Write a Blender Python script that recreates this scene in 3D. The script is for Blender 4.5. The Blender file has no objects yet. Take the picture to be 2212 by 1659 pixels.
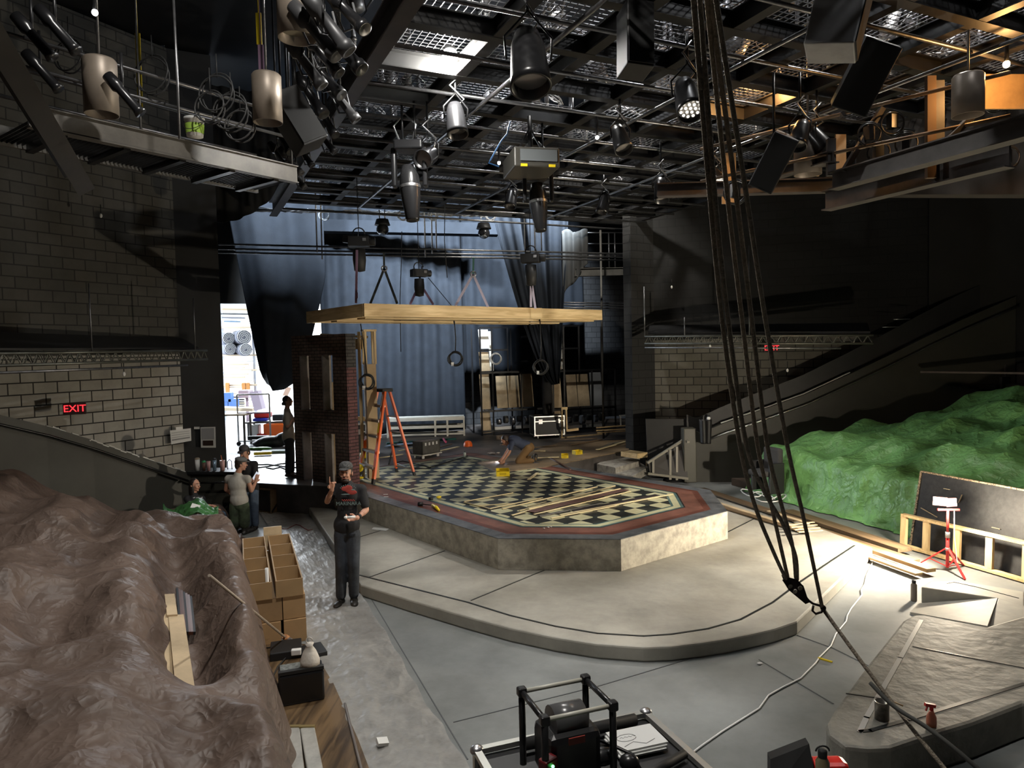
import bpy, bmesh, math, random
from mathutils import Vector, Matrix, Euler
from math import sin, cos, pi, radians as R
random.seed(7)
SC = bpy.context.scene
COL = SC.collection
# ---------------------------------------------------------------- camera
FPX, PITCH, ROLL, H = 1534.0, 0.046, -0.0225, 3.2
cF = Vector((0, cos(PITCH), -sin(PITCH)))
_r0 = Vector((1, 0, 0)); _u0 = _r0.cross(cF)
cR = _r0 * cos(ROLL) + _u0 * sin(ROLL)
cU = -_r0 * sin(ROLL) + _u0 * cos(ROLL)
cd = bpy.data.cameras.new('camera'); cam = bpy.data.objects.new('camera', cd); COL.objects.link(cam)
cd.sensor_width = 36; cd.lens = FPX / 2212 * 36; cd.clip_end = 200; cd.clip_start = 0.05
m = Matrix((cR, cU, -cF)).transposed().to_4x4(); m.translation = (0, 0, H)
cam.matrix_world = m; SC.camera = cam
def ray(x, y): return cF + cR * ((x - 1106) / FPX) - cU * ((y - 829.5) / FPX)
def on(x, y, z):
    d = ray(x, y); t = (z - H) / d.z; return Vector((0, 0, H)) + d * t
def at(x, y, Y):
    d = ray(x, y); t = Y / d.y; return Vector((0, 0, H)) + d * t
# ---------------------------------------------------------------- world, exposure
SC.view_settings.view_transform = 'Standard'; SC.view_settings.look = 'None'
SC.view_settings.exposure = 1.0; SC.view_settings.gamma = 1; SC.view_settings.use_curve_mapping = False
w = bpy.data.worlds.new('world'); SC.world = w; w.use_nodes = True
w.node_tree.nodes['Background'].inputs[0].default_value = (.75, .85, 1, 1)
w.node_tree.nodes['Background'].inputs[1].default_value = 0.010
SC.cycles.use_denoising = True
SC.cycles.max_bounces = 6; SC.cycles.diffuse_bounces = 3; SC.cycles.glossy_bounces = 3; SC.cycles.transmission_bounces = 4
SC.cycles.transparent_max_bounces = 8; SC.cycles.sample_clamp_indirect = 3; SC.cycles.sample_clamp_direct = 0
SC.cycles.caustics_reflective = False; SC.cycles.caustics_refractive = False
# ---------------------------------------------------------------- lights (visible lamp heads belong to fixtures built below; fill lights have none)
def light(name, kind, loc, power, col=(1, 1, 1), size=.1, aim=None, **k):
    d = bpy.data.lights.new(name, kind); d.energy = power; d.color = col
    if kind == 'AREA':
        d.size = size
        if 'sy' in k: d.shape = 'RECTANGLE'; d.size_y = k['sy']
    else: d.shadow_soft_size = size
    if kind == 'SPOT': d.spot_size = R(k.get('cone', 100)); d.spot_blend = k.get('blend', .6)
    o = bpy.data.objects.new(name, d); COL.objects.link(o); o.location = loc
    if aim is not None: o.rotation_euler = (Vector(aim) - Vector(loc)).to_track_quat('-Z', 'Y').to_euler()
    return o
WORKLAMP = Vector((6.02, 9.78, 0))
L_KEY = on(972, 122, 6.56)
light('key_lamp_light', 'POINT', L_KEY + Vector((0, 0, -.11)), 235, (1, .98, .93), .06)
light('overhead_lamp_and_fill', 'SPOT', (.6, 10.6, 8.9), 300, (1, .97, .92), .12, (.6, 9.6, 0), cone=100)
light('overhead_lamp_and_fill', 'SPOT', (2.6, 13.2, 8.9), 650, (1, .97, .92), .12, (2.2, 11.5, 0), cone=96)
light('overhead_lamp_and_fill', 'SPOT', (5.4, 9.4, 8.9), 300, (1, .97, .92), .12, (4.4, 8, 0), cone=96)
light('overhead_lamp_and_fill', 'SPOT', (-.6, 3.4, 8.9), 650, (1, .96, .9), .12, (-1.6, 6.0, 0), cone=108)  # unseen fill spot added above the seats, brightens platform fronts and floor
light('halogen_light', 'POINT', WORKLAMP + Vector((-.05, -.12, 1.0)), 130, (1, .86, .66), .06)
light('halogen_light', 'SPOT', WORKLAMP + Vector((-.16, -.12, 1.0)), 520, (1, .88, .70), .06, WORKLAMP + Vector((-4, 2.4, .5)), cone=165, blend=.7)
light('bulb_light', 'POINT', on(1648, 192, 6.62) + Vector((0, 0, -.02)), 30, (1, .5, .16), .05)
light('bulb_light', 'POINT', on(2174, 153, 6.1), 22, (1, .52, .18), .05)
for _k in range(4): light('fly_lamp_light', 'SPOT', (-5.2 + 2.35 * _k, 16.7 + .85 * _k, 9.0), 5200, (.76, .88, 1), .15, (-6.0 + 2.15 * _k, 20.3 + .8 * _k, 6.8), cone=68, blend=.7)
for _p in ((2.2, 8.2, 8.1), (-.4, 12.6, 8.1), (4.6, 5.2, 8.1)): light('grid_fill_light', 'POINT', _p, 75, (.95, .97, 1), .08)  # point lights added above the mesh to brighten the clutter there
light('stage_lamp_light', 'SPOT', (1.5, 16.0, 8.8), 700, (1, .95, .86), .15, (1.6, 21, 1.0), cone=95)
light('shop_daylight', 'AREA', (-11.5, 33.0, 6.4), 2600, (.86, .93, 1), 6, (-11.0, 31, 0), sy=6)
light('shop_daylight', 'AREA', (-15.5, 27.5, 4.2), 1100, (.80, .90, 1), 4, (-4.6, 16.5, .2), sy=4)
# ---------------------------------------------------------------- materials
MT = {}
def mat(name, col, rough=.7, metal=0, var=0, vs=3., bump=0, bs=20., spec=None, emit=None, es=0, stretch=None, alpha=None, trans=0, col2=None, coat=0, crumple=0):
    if name in MT: return MT[name]
    mm = bpy.data.materials.new(name); mm.use_nodes = True; MT[name] = mm
    nt = mm.node_tree; b = nt.nodes['Principled BSDF']; N = nt.nodes.new; L = nt.links.new
    c4 = (*col, 1); b.inputs['Base Color'].default_value = c4
    b.inputs['Roughness'].default_value = rough; b.inputs['Metallic'].default_value = metal
    if spec is not None: b.inputs['Specular IOR Level'].default_value = spec
    if emit: b.inputs['Emission Color'].default_value = (*emit, 1); b.inputs['Emission Strength'].default_value = es
    if alpha is not None: b.inputs['Alpha'].default_value = alpha
    if trans: b.inputs['Transmission Weight'].default_value = trans
    if coat: b.inputs['Coat Weight'].default_value = coat
    if var or bump or crumple:
        tc = N('ShaderNodeTexCoord'); mp = N('ShaderNodeMapping'); L(tc.outputs['Object'], mp.inputs[0])
        if stretch: mp.inputs['Scale'].default_value = stretch
        if var:
            n = N('ShaderNodeTexNoise'); n.inputs['Scale'].default_value = vs; n.inputs['Detail'].default_value = 6; n.inputs['Roughness'].default_value = .65
            L(mp.outputs[0], n.inputs['Vector'])
            cr = N('ShaderNodeValToRGB'); e = cr.color_ramp.elements
            a = tuple(max(0, c * (1 - var)) for c in col) if col2 is None else col2
            e[0].position = .35; e[0].color = (*a, 1); e[1].position = .65; e[1].color = (*[min(1, c * (1 + var * .6)) for c in col], 1)
            L(n.outputs[0], cr.inputs[0]); L(cr.outputs[0], b.inputs['Base Color'])
        if crumple:
            hs_ = []
            for sc_, am in ((1.1, 1.0), (2.7, .55), (6.5, .28), (15., .12)):
                wv = N('ShaderNodeTexNoise'); wv.inputs['Scale'].default_value = sc_; wv.inputs['Detail'].default_value = 0; wv.inputs['Distortion'].default_value = .9; L(mp.outputs[0], wv.inputs['Vector'])
                su = N('ShaderNodeMath'); su.operation = 'SUBTRACT'; L(wv.outputs[0], su.inputs[0]); su.inputs[1].default_value = .5
                ab = N('ShaderNodeMath'); ab.operation = 'ABSOLUTE'; L(su.outputs[0], ab.inputs[0])
                mu = N('ShaderNodeMath'); mu.operation = 'MULTIPLY'; L(ab.outputs[0], mu.inputs[0]); mu.inputs[1].default_value = -am * .5; hs_.append(mu)
            sm_ = hs_[0]
            for q_ in hs_[1:]:
                ad = N('ShaderNodeMath'); L(sm_.outputs[0], ad.inputs[0]); L(q_.outputs[0], ad.inputs[1]); sm_ = ad
            bp = N('ShaderNodeBump'); bp.inputs['Strength'].default_value = crumple; bp.inputs['Distance'].default_value = .5; L(sm_.outputs[0], bp.inputs['Height']); L(bp.outputs[0], b.inputs['Normal'])
        if bump:
            n2 = N('ShaderNodeTexNoise'); n2.inputs['Scale'].default_value = bs; n2.inputs['Detail'].default_value = 5
            L(mp.outputs[0], n2.inputs['Vector']); bp = N('ShaderNodeBump'); bp.inputs['Strength'].default_value = bump; bp.inputs['Distance'].default_value = .02
            
            if crumple: L(b.inputs['Normal'].links[0].from_socket, bp.inputs['Normal'])
            L(n2.outputs[0], bp.inputs['Height']); L(bp.outputs[0], b.inputs['Normal'])
    return mm
def brickmat(name, c1, c2, mortar, bw, bh, axes, rough=.85, ms=.012, bump=.5, noise=.35):
    """block courses laid out along a wall: axes = (ux, uy) unit direction of the wall in plan"""
    mm = bpy.data.materials.new(name); mm.use_nodes = True; MT[name] = mm
    nt = mm.node_tree; b = nt.nodes['Principled BSDF']; N = nt.nodes.new; L = nt.links.new
    tc = N('ShaderNodeNewGeometry'); sep = N('ShaderNodeSeparateXYZ')
    L(tc.outputs['Position'], sep.inputs[0])
    d = N('ShaderNodeVectorMath'); d.operation = 'DOT_PRODUCT'; d.inputs[1].default_value = (axes[0], axes[1], 0); L(tc.outputs['Position'], d.inputs[0])
    cb = N('ShaderNodeCombineXYZ'); L(d.outputs['Value'], cb.inputs[0]); L(sep.outputs[2], cb.inputs[1])
    br = N('ShaderNodeTexBrick'); L(cb.outputs[0], br.inputs['Vector'])
    br.inputs['Color1'].default_value = (*c1, 1); br.inputs['Color2'].default_value = (*c2, 1); br.inputs['Mortar'].default_value = (*mortar, 1)
    br.inputs['Scale'].default_value = 1; br.inputs['Mortar Size'].default_value = ms; br.inputs['Mortar Smooth'].default_value = .2
    br.inputs['Brick Width'].default_value = bw; br.inputs['Row Height'].default_value = bh; br.inputs['Bias'].default_value = 0
    n = N('ShaderNodeTexNoise'); n.inputs['Scale'].default_value = 1.3 if bw > .3 else 5; n.inputs['Detail'].default_value = 8; n.inputs['Roughness'].default_value = .7; L(tc.outputs['Position'], n.inputs['Vector'])
    mx = N('ShaderNodeMix'); mx.data_type = 'RGBA'; mx.blend_type = 'MULTIPLY'; mx.inputs[0].default_value = 1
    cr = N('ShaderNodeValToRGB'); cr.color_ramp.elements[0].position = .3; cr.color_ramp.elements[1].position = .7
    cr.color_ramp.elements[0].color = (1 - noise,) * 3 + (1,); cr.color_ramp.elements[1].color = (1, 1, 1, 1)
    L(n.outputs[0], cr.inputs[0]); L(br.outputs['Color'], mx.inputs[6]); L(cr.outputs[0], mx.inputs[7]); L(mx.outputs[2], b.inputs['Base Color'])
    b.inputs['Roughness'].default_value = rough
    n2 = N('ShaderNodeTexNoise'); n2.inputs['Scale'].default_value = 45; L(tc.outputs['Position'], n2.inputs['Vector'])
    ad = N('ShaderNodeMath'); ad.operation = 'MULTIPLY_ADD'; L(n2.outputs[0], ad.inputs[0]); ad.inputs[1].default_value = .25
    inv = N('ShaderNodeMath'); inv.operation = 'SUBTRACT'; inv.inputs[0].default_value = 1; L(br.outputs['Fac'], inv.inputs[1]); L(inv.outputs[0], ad.inputs[2])
    bp = N('ShaderNodeBump'); bp.inputs['Strength'].default_value = bump; bp.inputs['Distance'].default_value = .012
    L(ad.outputs[0], bp.inputs['Height']); L(bp.outputs[0], b.inputs['Normal'])
    return mm
def woodmat(name, c1, c2, rough=.6, axis=0, sc=1.0, bump=.15):
    mm = bpy.data.materials.new(name); mm.use_nodes = True; MT[name] = mm
    nt = mm.node_tree; b = nt.nodes['Principled BSDF']; N = nt.nodes.new; L = nt.links.new
    tc = N('ShaderNodeTexCoord'); mp = N('ShaderNodeMapping'); s = [9 * sc, 9 * sc, 9 * sc]; s[axis] = .9 * sc
    mp.inputs['Scale'].default_value = s; L(tc.outputs['Object'], mp.inputs[0])
    n = N('ShaderNodeTexNoise'); n.inputs['Scale'].default_value = 1.6; n.inputs['Detail'].default_value = 7; n.inputs['Distortion'].default_value = .9; L(mp.outputs[0], n.inputs['Vector'])
    cr = N('ShaderNodeValToRGB'); e = cr.color_ramp.elements; e[0].position = .38; e[0].color = (*c1, 1); e[1].position = .62; e[1].color = (*c2, 1)
    L(n.outputs[0], cr.inputs[0]); L(cr.outputs[0], b.inputs['Base Color']); b.inputs['Roughness'].default_value = rough
    bp = N('ShaderNodeBump'); bp.inputs['Strength'].default_value = bump; bp.inputs['Distance'].default_value = .005; L(n.outputs[0], bp.inputs['Height']); L(bp.outputs[0], b.inputs['Normal'])
    return mm
# ---------------------------------------------------------------- mesh collector
def basis(d, up=(0, 0, 1)):
    d = Vector(d).normalized(); up = Vector(up)
    if abs(d.dot(up)) > .98: up = Vector((0, 1, 0))
    x = up.cross(d).normalized(); y = d.cross(x).normalized(); return x, y, d
class MB:
    def __init__(s): s.v = []; s.f = []; s.sm = []
    def add(s, vs, fs, smooth=False):
        n = len(s.v); s.v += [Vector(v) for v in vs]; s.f += [tuple(i + n for i in f) for f in fs]; s.sm += [smooth] * len(fs); return s
    def box(s, c, sz, rz=0, M=None):
        c = Vector(c); a, b, d = [q / 2 for q in sz]; vs = [Vector((x, y, z)) for x in (-a, a) for y in (-b, b) for z in (-d, d)]
        if M is None: M = Matrix.Rotation(rz, 3, 'Z')
        return s.add([M @ v + c for v in vs], [(0, 1, 3, 2), (4, 6, 7, 5), (0, 4, 5, 1), (2, 3, 7, 6), (0, 2, 6, 4), (1, 5, 7, 3)])
    def beam(s, p, q, w, h, up=(0, 0, 1)):
        p, q = Vector(p), Vector(q); x, y, d = basis(q - p, up)
        vs = [o + x * (a * w / 2) + y * (b * h / 2) for o in (p, q) for a, b in ((-1, -1), (1, -1), (1, 1), (-1, 1))]
        return s.add(vs, [(0, 3, 2, 1), (4, 5, 6, 7), (0, 1, 5, 4), (1, 2, 6, 5), (2, 3, 7, 6), (3, 0, 4, 7)])
    def cyl(s, p, q, r, r2=None, n=14, cap=True):
        p, q = Vector(p), Vector(q); r2 = r if r2 is None else r2; x, y, d = basis(q - p)
        vs = [o + (x * cos(2 * pi * i / n) + y * sin(2 * pi * i / n)) * rr for o, rr in ((p, r), (q, r2)) for i in range(n)]
        s.add(vs, [(i, (i + 1) % n, n + (i + 1) % n, n + i) for i in range(n)], True)
        if cap:
            k = len(s.v) - 2 * n
            s.f += [tuple(k + i for i in reversed(range(n))), tuple(k + n + i for i in range(n))]; s.sm += [False, False]
        return s
    def tube(s, pts, r, n=8, closed=False):
        pts = [Vector(p) for p in pts]; m_ = len(pts); rs = r if hasattr(r, '__len__') else [r] * m_
        px = None; rings = []
        for i, p in enumerate(pts):
            a = pts[(i - 1) % m_] if (i or closed) else p; b = pts[(i + 1) % m_] if (i < m_ - 1 or closed) else p
            d = (b - a)
            if d.length < 1e-9: d = Vector((0, 0, 1))
            d.normalize()
            if px is None: px = basis(d)[0]
            px = (px - d * px.dot(d));
            if px.length < 1e-6: px = basis(d)[0]
            px.normalize(); py = d.cross(px)
            rings.append([p + (px * cos(2 * pi * k / n) + py * sin(2 * pi * k / n)) * rs[i] for k in range(n)])
        vs = [v for g in rings for v in g]; fs = []
        for i in range(m_ if closed else m_ - 1):
            j = (i + 1) % m_
            fs += [(i * n + k, i * n + (k + 1) % n, j * n + (k + 1) % n, j * n + k) for k in range(n)]
        if not closed: fs += [tuple(reversed(range(n))), tuple((m_ - 1) * n + k for k in range(n))]
        return s.add(vs, fs, True)
    def lathe(s, prof, base=(0, 0, 0), ax=(0, 0, 1), n=20, flip=False):
        x, y, d = basis(ax); base = Vector(base); vs = []; fs = []
        for (r, z) in prof: vs += [base + d * z + (x * cos(2 * pi * k / n) + y * sin(2 * pi * k / n)) * max(r, 1e-4) for k in range(n)]
        for i in range(len(prof) - 1): fs += [(i * n + k, i * n + (k + 1) % n, (i + 1) * n + (k + 1) % n, (i + 1) * n + k) for k in range(n)]
        return s.add(vs, fs, True)
    def prism(s, pts, z0, z1):
        n = len(pts); a = sum(pts[i][0] * pts[(i + 1) % n][1] - pts[(i + 1) % n][0] * pts[i][1] for i in range(n))
        if a < 0: pts = list(reversed(pts))
        vs = [(p[0], p[1], z0) for p in pts] + [(p[0], p[1], z1) for p in pts]
        return s.add(vs, [tuple(reversed(range(n))), tuple(range(n, 2 * n))] + [(i, (i + 1) % n, n + (i + 1) % n, n + i) for i in range(n)])
    def slab(s, pts, d):
        """flat polygon (3-D points) given thickness vector d"""
        n = len(pts); pts = [Vector(p) for p in pts]; d = Vector(d)
        return s.add(pts + [p + d for p in pts], [tuple(reversed(range(n))), tuple(range(n, 2 * n))] + [(i, (i + 1) % n, n + (i + 1) % n, n + i) for i in range(n)])
    def ring2(s, o, i_, z0, z1):
        n = len(o); vs = [(p[0], p[1], z) for z in (z0, z1) for q in (o, i_) for p in q]
        fs = []
        for k in range(n):
            j = (k + 1) % n
            fs += [(2 * n + k, 2 * n + j, 3 * n + j, 3 * n + k), (k, j, 2 * n + j, 2 * n + k), (n + j, n + k, 3 * n + k, 3 * n + j), (k, n + k, n + j, j)]
        return s.add(vs, fs)
    def ell(s, c, r, M=None, n=14, m_=9):
        c = Vector(c); M = M or Matrix.Identity(3); r = r if hasattr(r, '__len__') else (r, r, r)
        vs = [c + M @ Vector((0, 0, -r[2]))]
        for i in range(1, m_):
            t = pi * i / m_ - pi / 2
            vs += [c + M @ Vector((r[0] * cos(t) * cos(2 * pi * k / n), r[1] * cos(t) * sin(2 * pi * k / n), r[2] * sin(t))) for k in range(n)]
        vs.append(c + M @ Vector((0, 0, r[2])))
        fs = [(0, 1 + (k + 1) % n, 1 + k) for k in range(n)]
        for i in range(m_ - 2): fs += [(1 + i * n + k, 1 + i * n + (k + 1) % n, 1 + (i + 1) * n + (k + 1) % n, 1 + (i + 1) * n + k) for k in range(n)]
        e = len(vs) - 1; b = 1 + (m_ - 2) * n; fs += [(b + k, b + (k + 1) % n, e) for k in range(n)]
        return s.add(vs, fs, True)
    def limb(s, p, q, r, r2):
        p, q = Vector(p), Vector(q); s.cyl(p, q, r, r2, 14); s.ell(p, r, n=12, m_=8); s.ell(q, r2, n=12, m_=8); return s
    def chain(s, pts, rs):
        for i in range(len(pts) - 1): s.limb(pts[i], pts[i + 1], rs[i], rs[i + 1])
        return s
    def grid(s, fn, nu, nv, smooth=True):
        vs = [fn(i / nu, j / nv) for i in range(nu + 1) for j in range(nv + 1)]; k = nv + 1
        return s.add(vs, [(i * k + j, (i + 1) * k + j, (i + 1) * k + j + 1, i * k + j + 1) for i in range(nu) for j in range(nv)], smooth)
    def mesh(s, name, inv=None):
        me = bpy.data.meshes.new(name); vs = s.v if inv is None else [inv @ v for v in s.v]
        me.from_pydata([tuple(v) for v in vs], [], s.f); me.polygons.foreach_set('use_smooth', s.sm); me.update(); return me
    def build(s, name, m_, parent=None, local=False, bevel=0, remesh=0, smooth=0):
        if parent is not None:
            inv = None if local else WM[parent.name].inverted(); o = bpy.data.objects.new(name, s.mesh(name, inv)); o.parent = parent; WM[o.name] = WM[parent.name].copy()
        else:
            xs = [v.x for v in s.v]; ys = [v.y for v in s.v]; zs = [v.z for v in s.v]
            T = Matrix.Translation(((min(xs) + max(xs)) / 2, (min(ys) + max(ys)) / 2, min(zs)))
            o = bpy.data.objects.new(name, s.mesh(name, T.inverted())); o.location = T.translation; WM[o.name] = T
        COL.objects.link(o)
        if m_ is not None: o.data.materials.append(m_)
        if bevel:
            md = o.modifiers.new('b', 'BEVEL'); md.width = bevel; md.segments = 2; md.limit_method = 'ANGLE'
        if remesh:
            md = o.modifiers.new('r', 'REMESH'); md.mode = 'VOXEL'; md.voxel_size = remesh; md.use_smooth_shade = True
            md = o.modifiers.new('s', 'SMOOTH'); md.iterations = smooth or 3; md.factor = .5
        return o
WM = {}
def thing(name, label, cat, loc=(0, 0, 0), rz=0, group=None):
    o = bpy.data.objects.new(name, None); COL.objects.link(o); o.empty_display_size = .1
    o.location = loc; o.rotation_euler = (0, 0, rz); WM[o.name] = Matrix.Translation(Vector(loc)) @ Matrix.Rotation(rz, 4, 'Z')
    o['label'] = label; o['category'] = cat
    if group: o['group'] = group
    return o
def tag(o, label, cat, group=None, kind=None):
    o['label'] = label; o['category'] = cat
    if group: o['group'] = group
    if kind: o['kind'] = kind
    return o
def struct(o): o['kind'] = 'structure'; return o
def dup(root, M, label=None, group=None):
    """copy a thing and its parts; M = world matrix of the copy"""
    r = root.copy(); COL.objects.link(r); r.matrix_world = M; WM[r.name] = M
    if label: r['label'] = label
    if group: r['group'] = group
    for ch in list(root.children):
        c = ch.copy(); COL.objects.link(c); c.parent = r
        for g in list(ch.children):
            d = g.copy(); COL.objects.link(d); d.parent = c
    return r
def text(s, size, ext=.002):
    cu = bpy.data.curves.new('t', 'FONT'); cu.body = s; cu.size = size; cu.extrude = ext; cu.align_x = 'CENTER'; cu.align_y = 'CENTER'; cu.resolution_u = 2
    o = bpy.data.objects.new('t', cu); COL.objects.link(o); bpy.context.view_layer.update()
    me = bpy.data.meshes.new_from_object(o.evaluated_get(bpy.context.evaluated_depsgraph_get())); bpy.data.objects.remove(o)
    mb = MB(); mb.add([v.co.copy() for v in me.vertices], [tuple(p.vertices) for p in me.polygons]); return mb
def placed(mb, c, x, y):
    """move a flat text mesh: its +X along x, +Y along y"""
    x = Vector(x).normalized(); y = Vector(y).normalized(); z = x.cross(y); c = Vector(c)
    mb.v = [c + x * v.x + y * v.y + z * v.z for v in mb.v]; return mb
def sag(p, q, d, n=14, wob=0):
    p, q = Vector(p), Vector(q); out = []
    for i in range(n + 1):
        t = i / n; v = p.lerp(q, t) - Vector((0, 0, d * 4 * t * (1 - t)))
        if wob and 0 < i < n: v += Vector((random.uniform(-wob, wob), random.uniform(-wob, wob), random.uniform(-wob, wob)))
        out.append(v)
    return out
def coil(c, r, n, ax=(0, 1, 0), w=.05, seg=22, jit=.12):
    x, y, d = basis(ax); c = Vector(c)
    return [c + x * cos(t) * rr + y * sin(t) * rr + d * dd for i in range(n * seg) for t, rr, dd in [(2 * pi * i / seg, r * (1 + jit * sin(i * .37)), w * sin(i * .23))]]
# shared materials
BLACK = mat('black_paint', (.012, .012, .013), .55, var=.3)
BLKMET = mat('black_metal', (.014, .014, .015), .38, .3)
STEEL = mat('bare_steel', (.45, .45, .46), .33, .9, var=.2, vs=8)
PIPE = mat('pipe_steel', (.20, .20, .205), .38, .8, var=.35, vs=6)
PINE = woodmat('pine', (.52, .36, .17), (.70, .53, .28), axis=0)
PINEY = woodmat('pine_along_y', (.52, .36, .17), (.70, .53, .28), axis=1)
PINEZ = woodmat('pine_upright', (.52, .36, .17), (.70, .53, .28), axis=2)
PLY = mat('plywood', (.52, .40, .25), .7, var=.25, vs=2.2)
WHITEP = mat('white_plastic', (.75, .75, .73), .4)
YELP = mat('yellow_plastic', (.75, .56, .02), .35)
REDP = mat('red_plastic', (.65, .03, .02), .35)
ORANP = mat('orange_plastic', (.85, .14, .02), .4)
RUBBER = mat('rubber', (.015, .015, .015), .6)
GREYMET = mat('grey_painted_steel', (.10, .095, .085), .55, var=.3, vs=4)
PAPER = mat('paper', (.72, .72, .70), .8)
CARD = mat('cardboard', (.40, .25, .12), .8, var=.18, vs=1.5)
# ================================================================ SETTING
AN = R(-6.6); E1 = Vector((cos(AN), sin(AN), 0)); E2 = Vector((-sin(AN), cos(AN), 0))
T1 = (E1 + E2).normalized(); T2 = (E2 - E1).normalized()
OA = on(1075, 1162.5, .606); OA.z = 0
def TT(a, b, z=0): v = OA + T1 * a + T2 * b; v.z = z; return v
def octa(d):
    return [TT(a, b)[:2] for a, b in ((d, .414 * d), (1.2 + .414 * d, -1.2 + d), (3.65 - .414 * d, -1.2 + d), (4.85 - d, .414 * d), (4.85 - d, 7.45 - d), (d, 7.45 - d))]
CONC = mat('painted_concrete', (.34, .325, .28), .62, var=.2, vs=1.7, bump=.25, bs=6)
FLOORM = mat('blue_grey_floor_paint', (.21, .22, .215), .55, var=.22, vs=1.2, bump=.05, bs=30)
DECKM = mat('stage_deck', (.085, .075, .07), .5, var=.5, vs=1.4)
SHOPF = mat('shop_floor', (.42, .43, .46), .35, var=.15, vs=1)
mb = MB(); mb.prism([(-11, -2.5), (11, -2.5), (14, 19), (-14, 19)], -.12, 0); struct(mb.build('floor', FLOORM))
deckp = [(-14, 17.6), (-5.6, 14.68), (-4.3, 14.2), (-3.5, 13.95), TT(.3, 5.2)[:2], TT(4.5, 4.4)[:2], (.95, 16.1), (2.95, 17.95), (3.3, 18.9), (14, 18.9), (14, 26.5), (-14, 26.5)]
mb = MB(); mb.prism(deckp, 0.002, .6); o = mb.build('stage_deck', DECKM); tag(o, 'dark scuffed stage deck running back behind the octagonal platform', 'stage', kind='structure')
# bright painted strip of deck near the shop door
mb = MB(); mb.prism([(-14, 26.5), (-3.8, 26.5), (-1, 38), (-22, 38)], .45, .6); struct(mb.build('floor_shop', SHOPF))
mb = MB(); mb.prism([(-8.6, 15.8), (-5.62, 14.72), (-4.3, 14.24), (-3.62, 14.0), (-4.1, 15.5), (-5.0, 19.5), (-5.4, 26.45), (-12, 26.45)], .6005, .603); struct(mb.build('trim_1', mat('grey_deck_paint', (.30, .31, .33), .38, var=.25, vs=1.2)))
# octagonal platform
OCT = thing('octagonal_platform', 'raised octagonal platform with checkerboard floor inside stone coloured border', 'platform', TT(2.4, 2.5))
STONE = mat('marbled_stone_paint', (.38, .35, .285), .6, var=.35, vs=7, bump=.08, bs=14)
SLATE = mat('slate_paint', (.115, .12, .125), .4, var=.5, vs=5, col2=(.055, .06, .066))
TERRA = mat('terracotta_paint', (.20, .085, .06), .38, var=.3, vs=4)
TERRA2 = mat('dark_terracotta_paint', (.13, .045, .03), .38, var=.3, vs=4)
CREAM = mat('cream_paint', (.56, .54, .33), .4, var=.12, vs=5)
TEAL = mat('teal_paint', (.09, .16, .15), .4, var=.3, vs=6)
INK = mat('ink_paint', (.02, .022, .022), .35)
mb = MB(); mb.prism(octa(0), .162, .598); mb.build('skirt', STONE, OCT)
def band(d0, d1, name, m_, z=.606): mb = MB(); mb.ring2(octa(d0), octa(d1), .595, z); mb.build(name, m_, OCT)
band(0, .24, 'slate_border', SLATE); band(.24, .35, 'dark_terracotta_band', TERRA2); band(.35, .62, 'terracotta_band', TERRA)
band(.62, .645, 'black_line', INK, .6065); band(.645, .69, 'teal_line', TEAL, .6065); band(.69, .80, 'cream_band', CREAM, .607); band(.80, .84, 'teal_line', TEAL, .6065)
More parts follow.
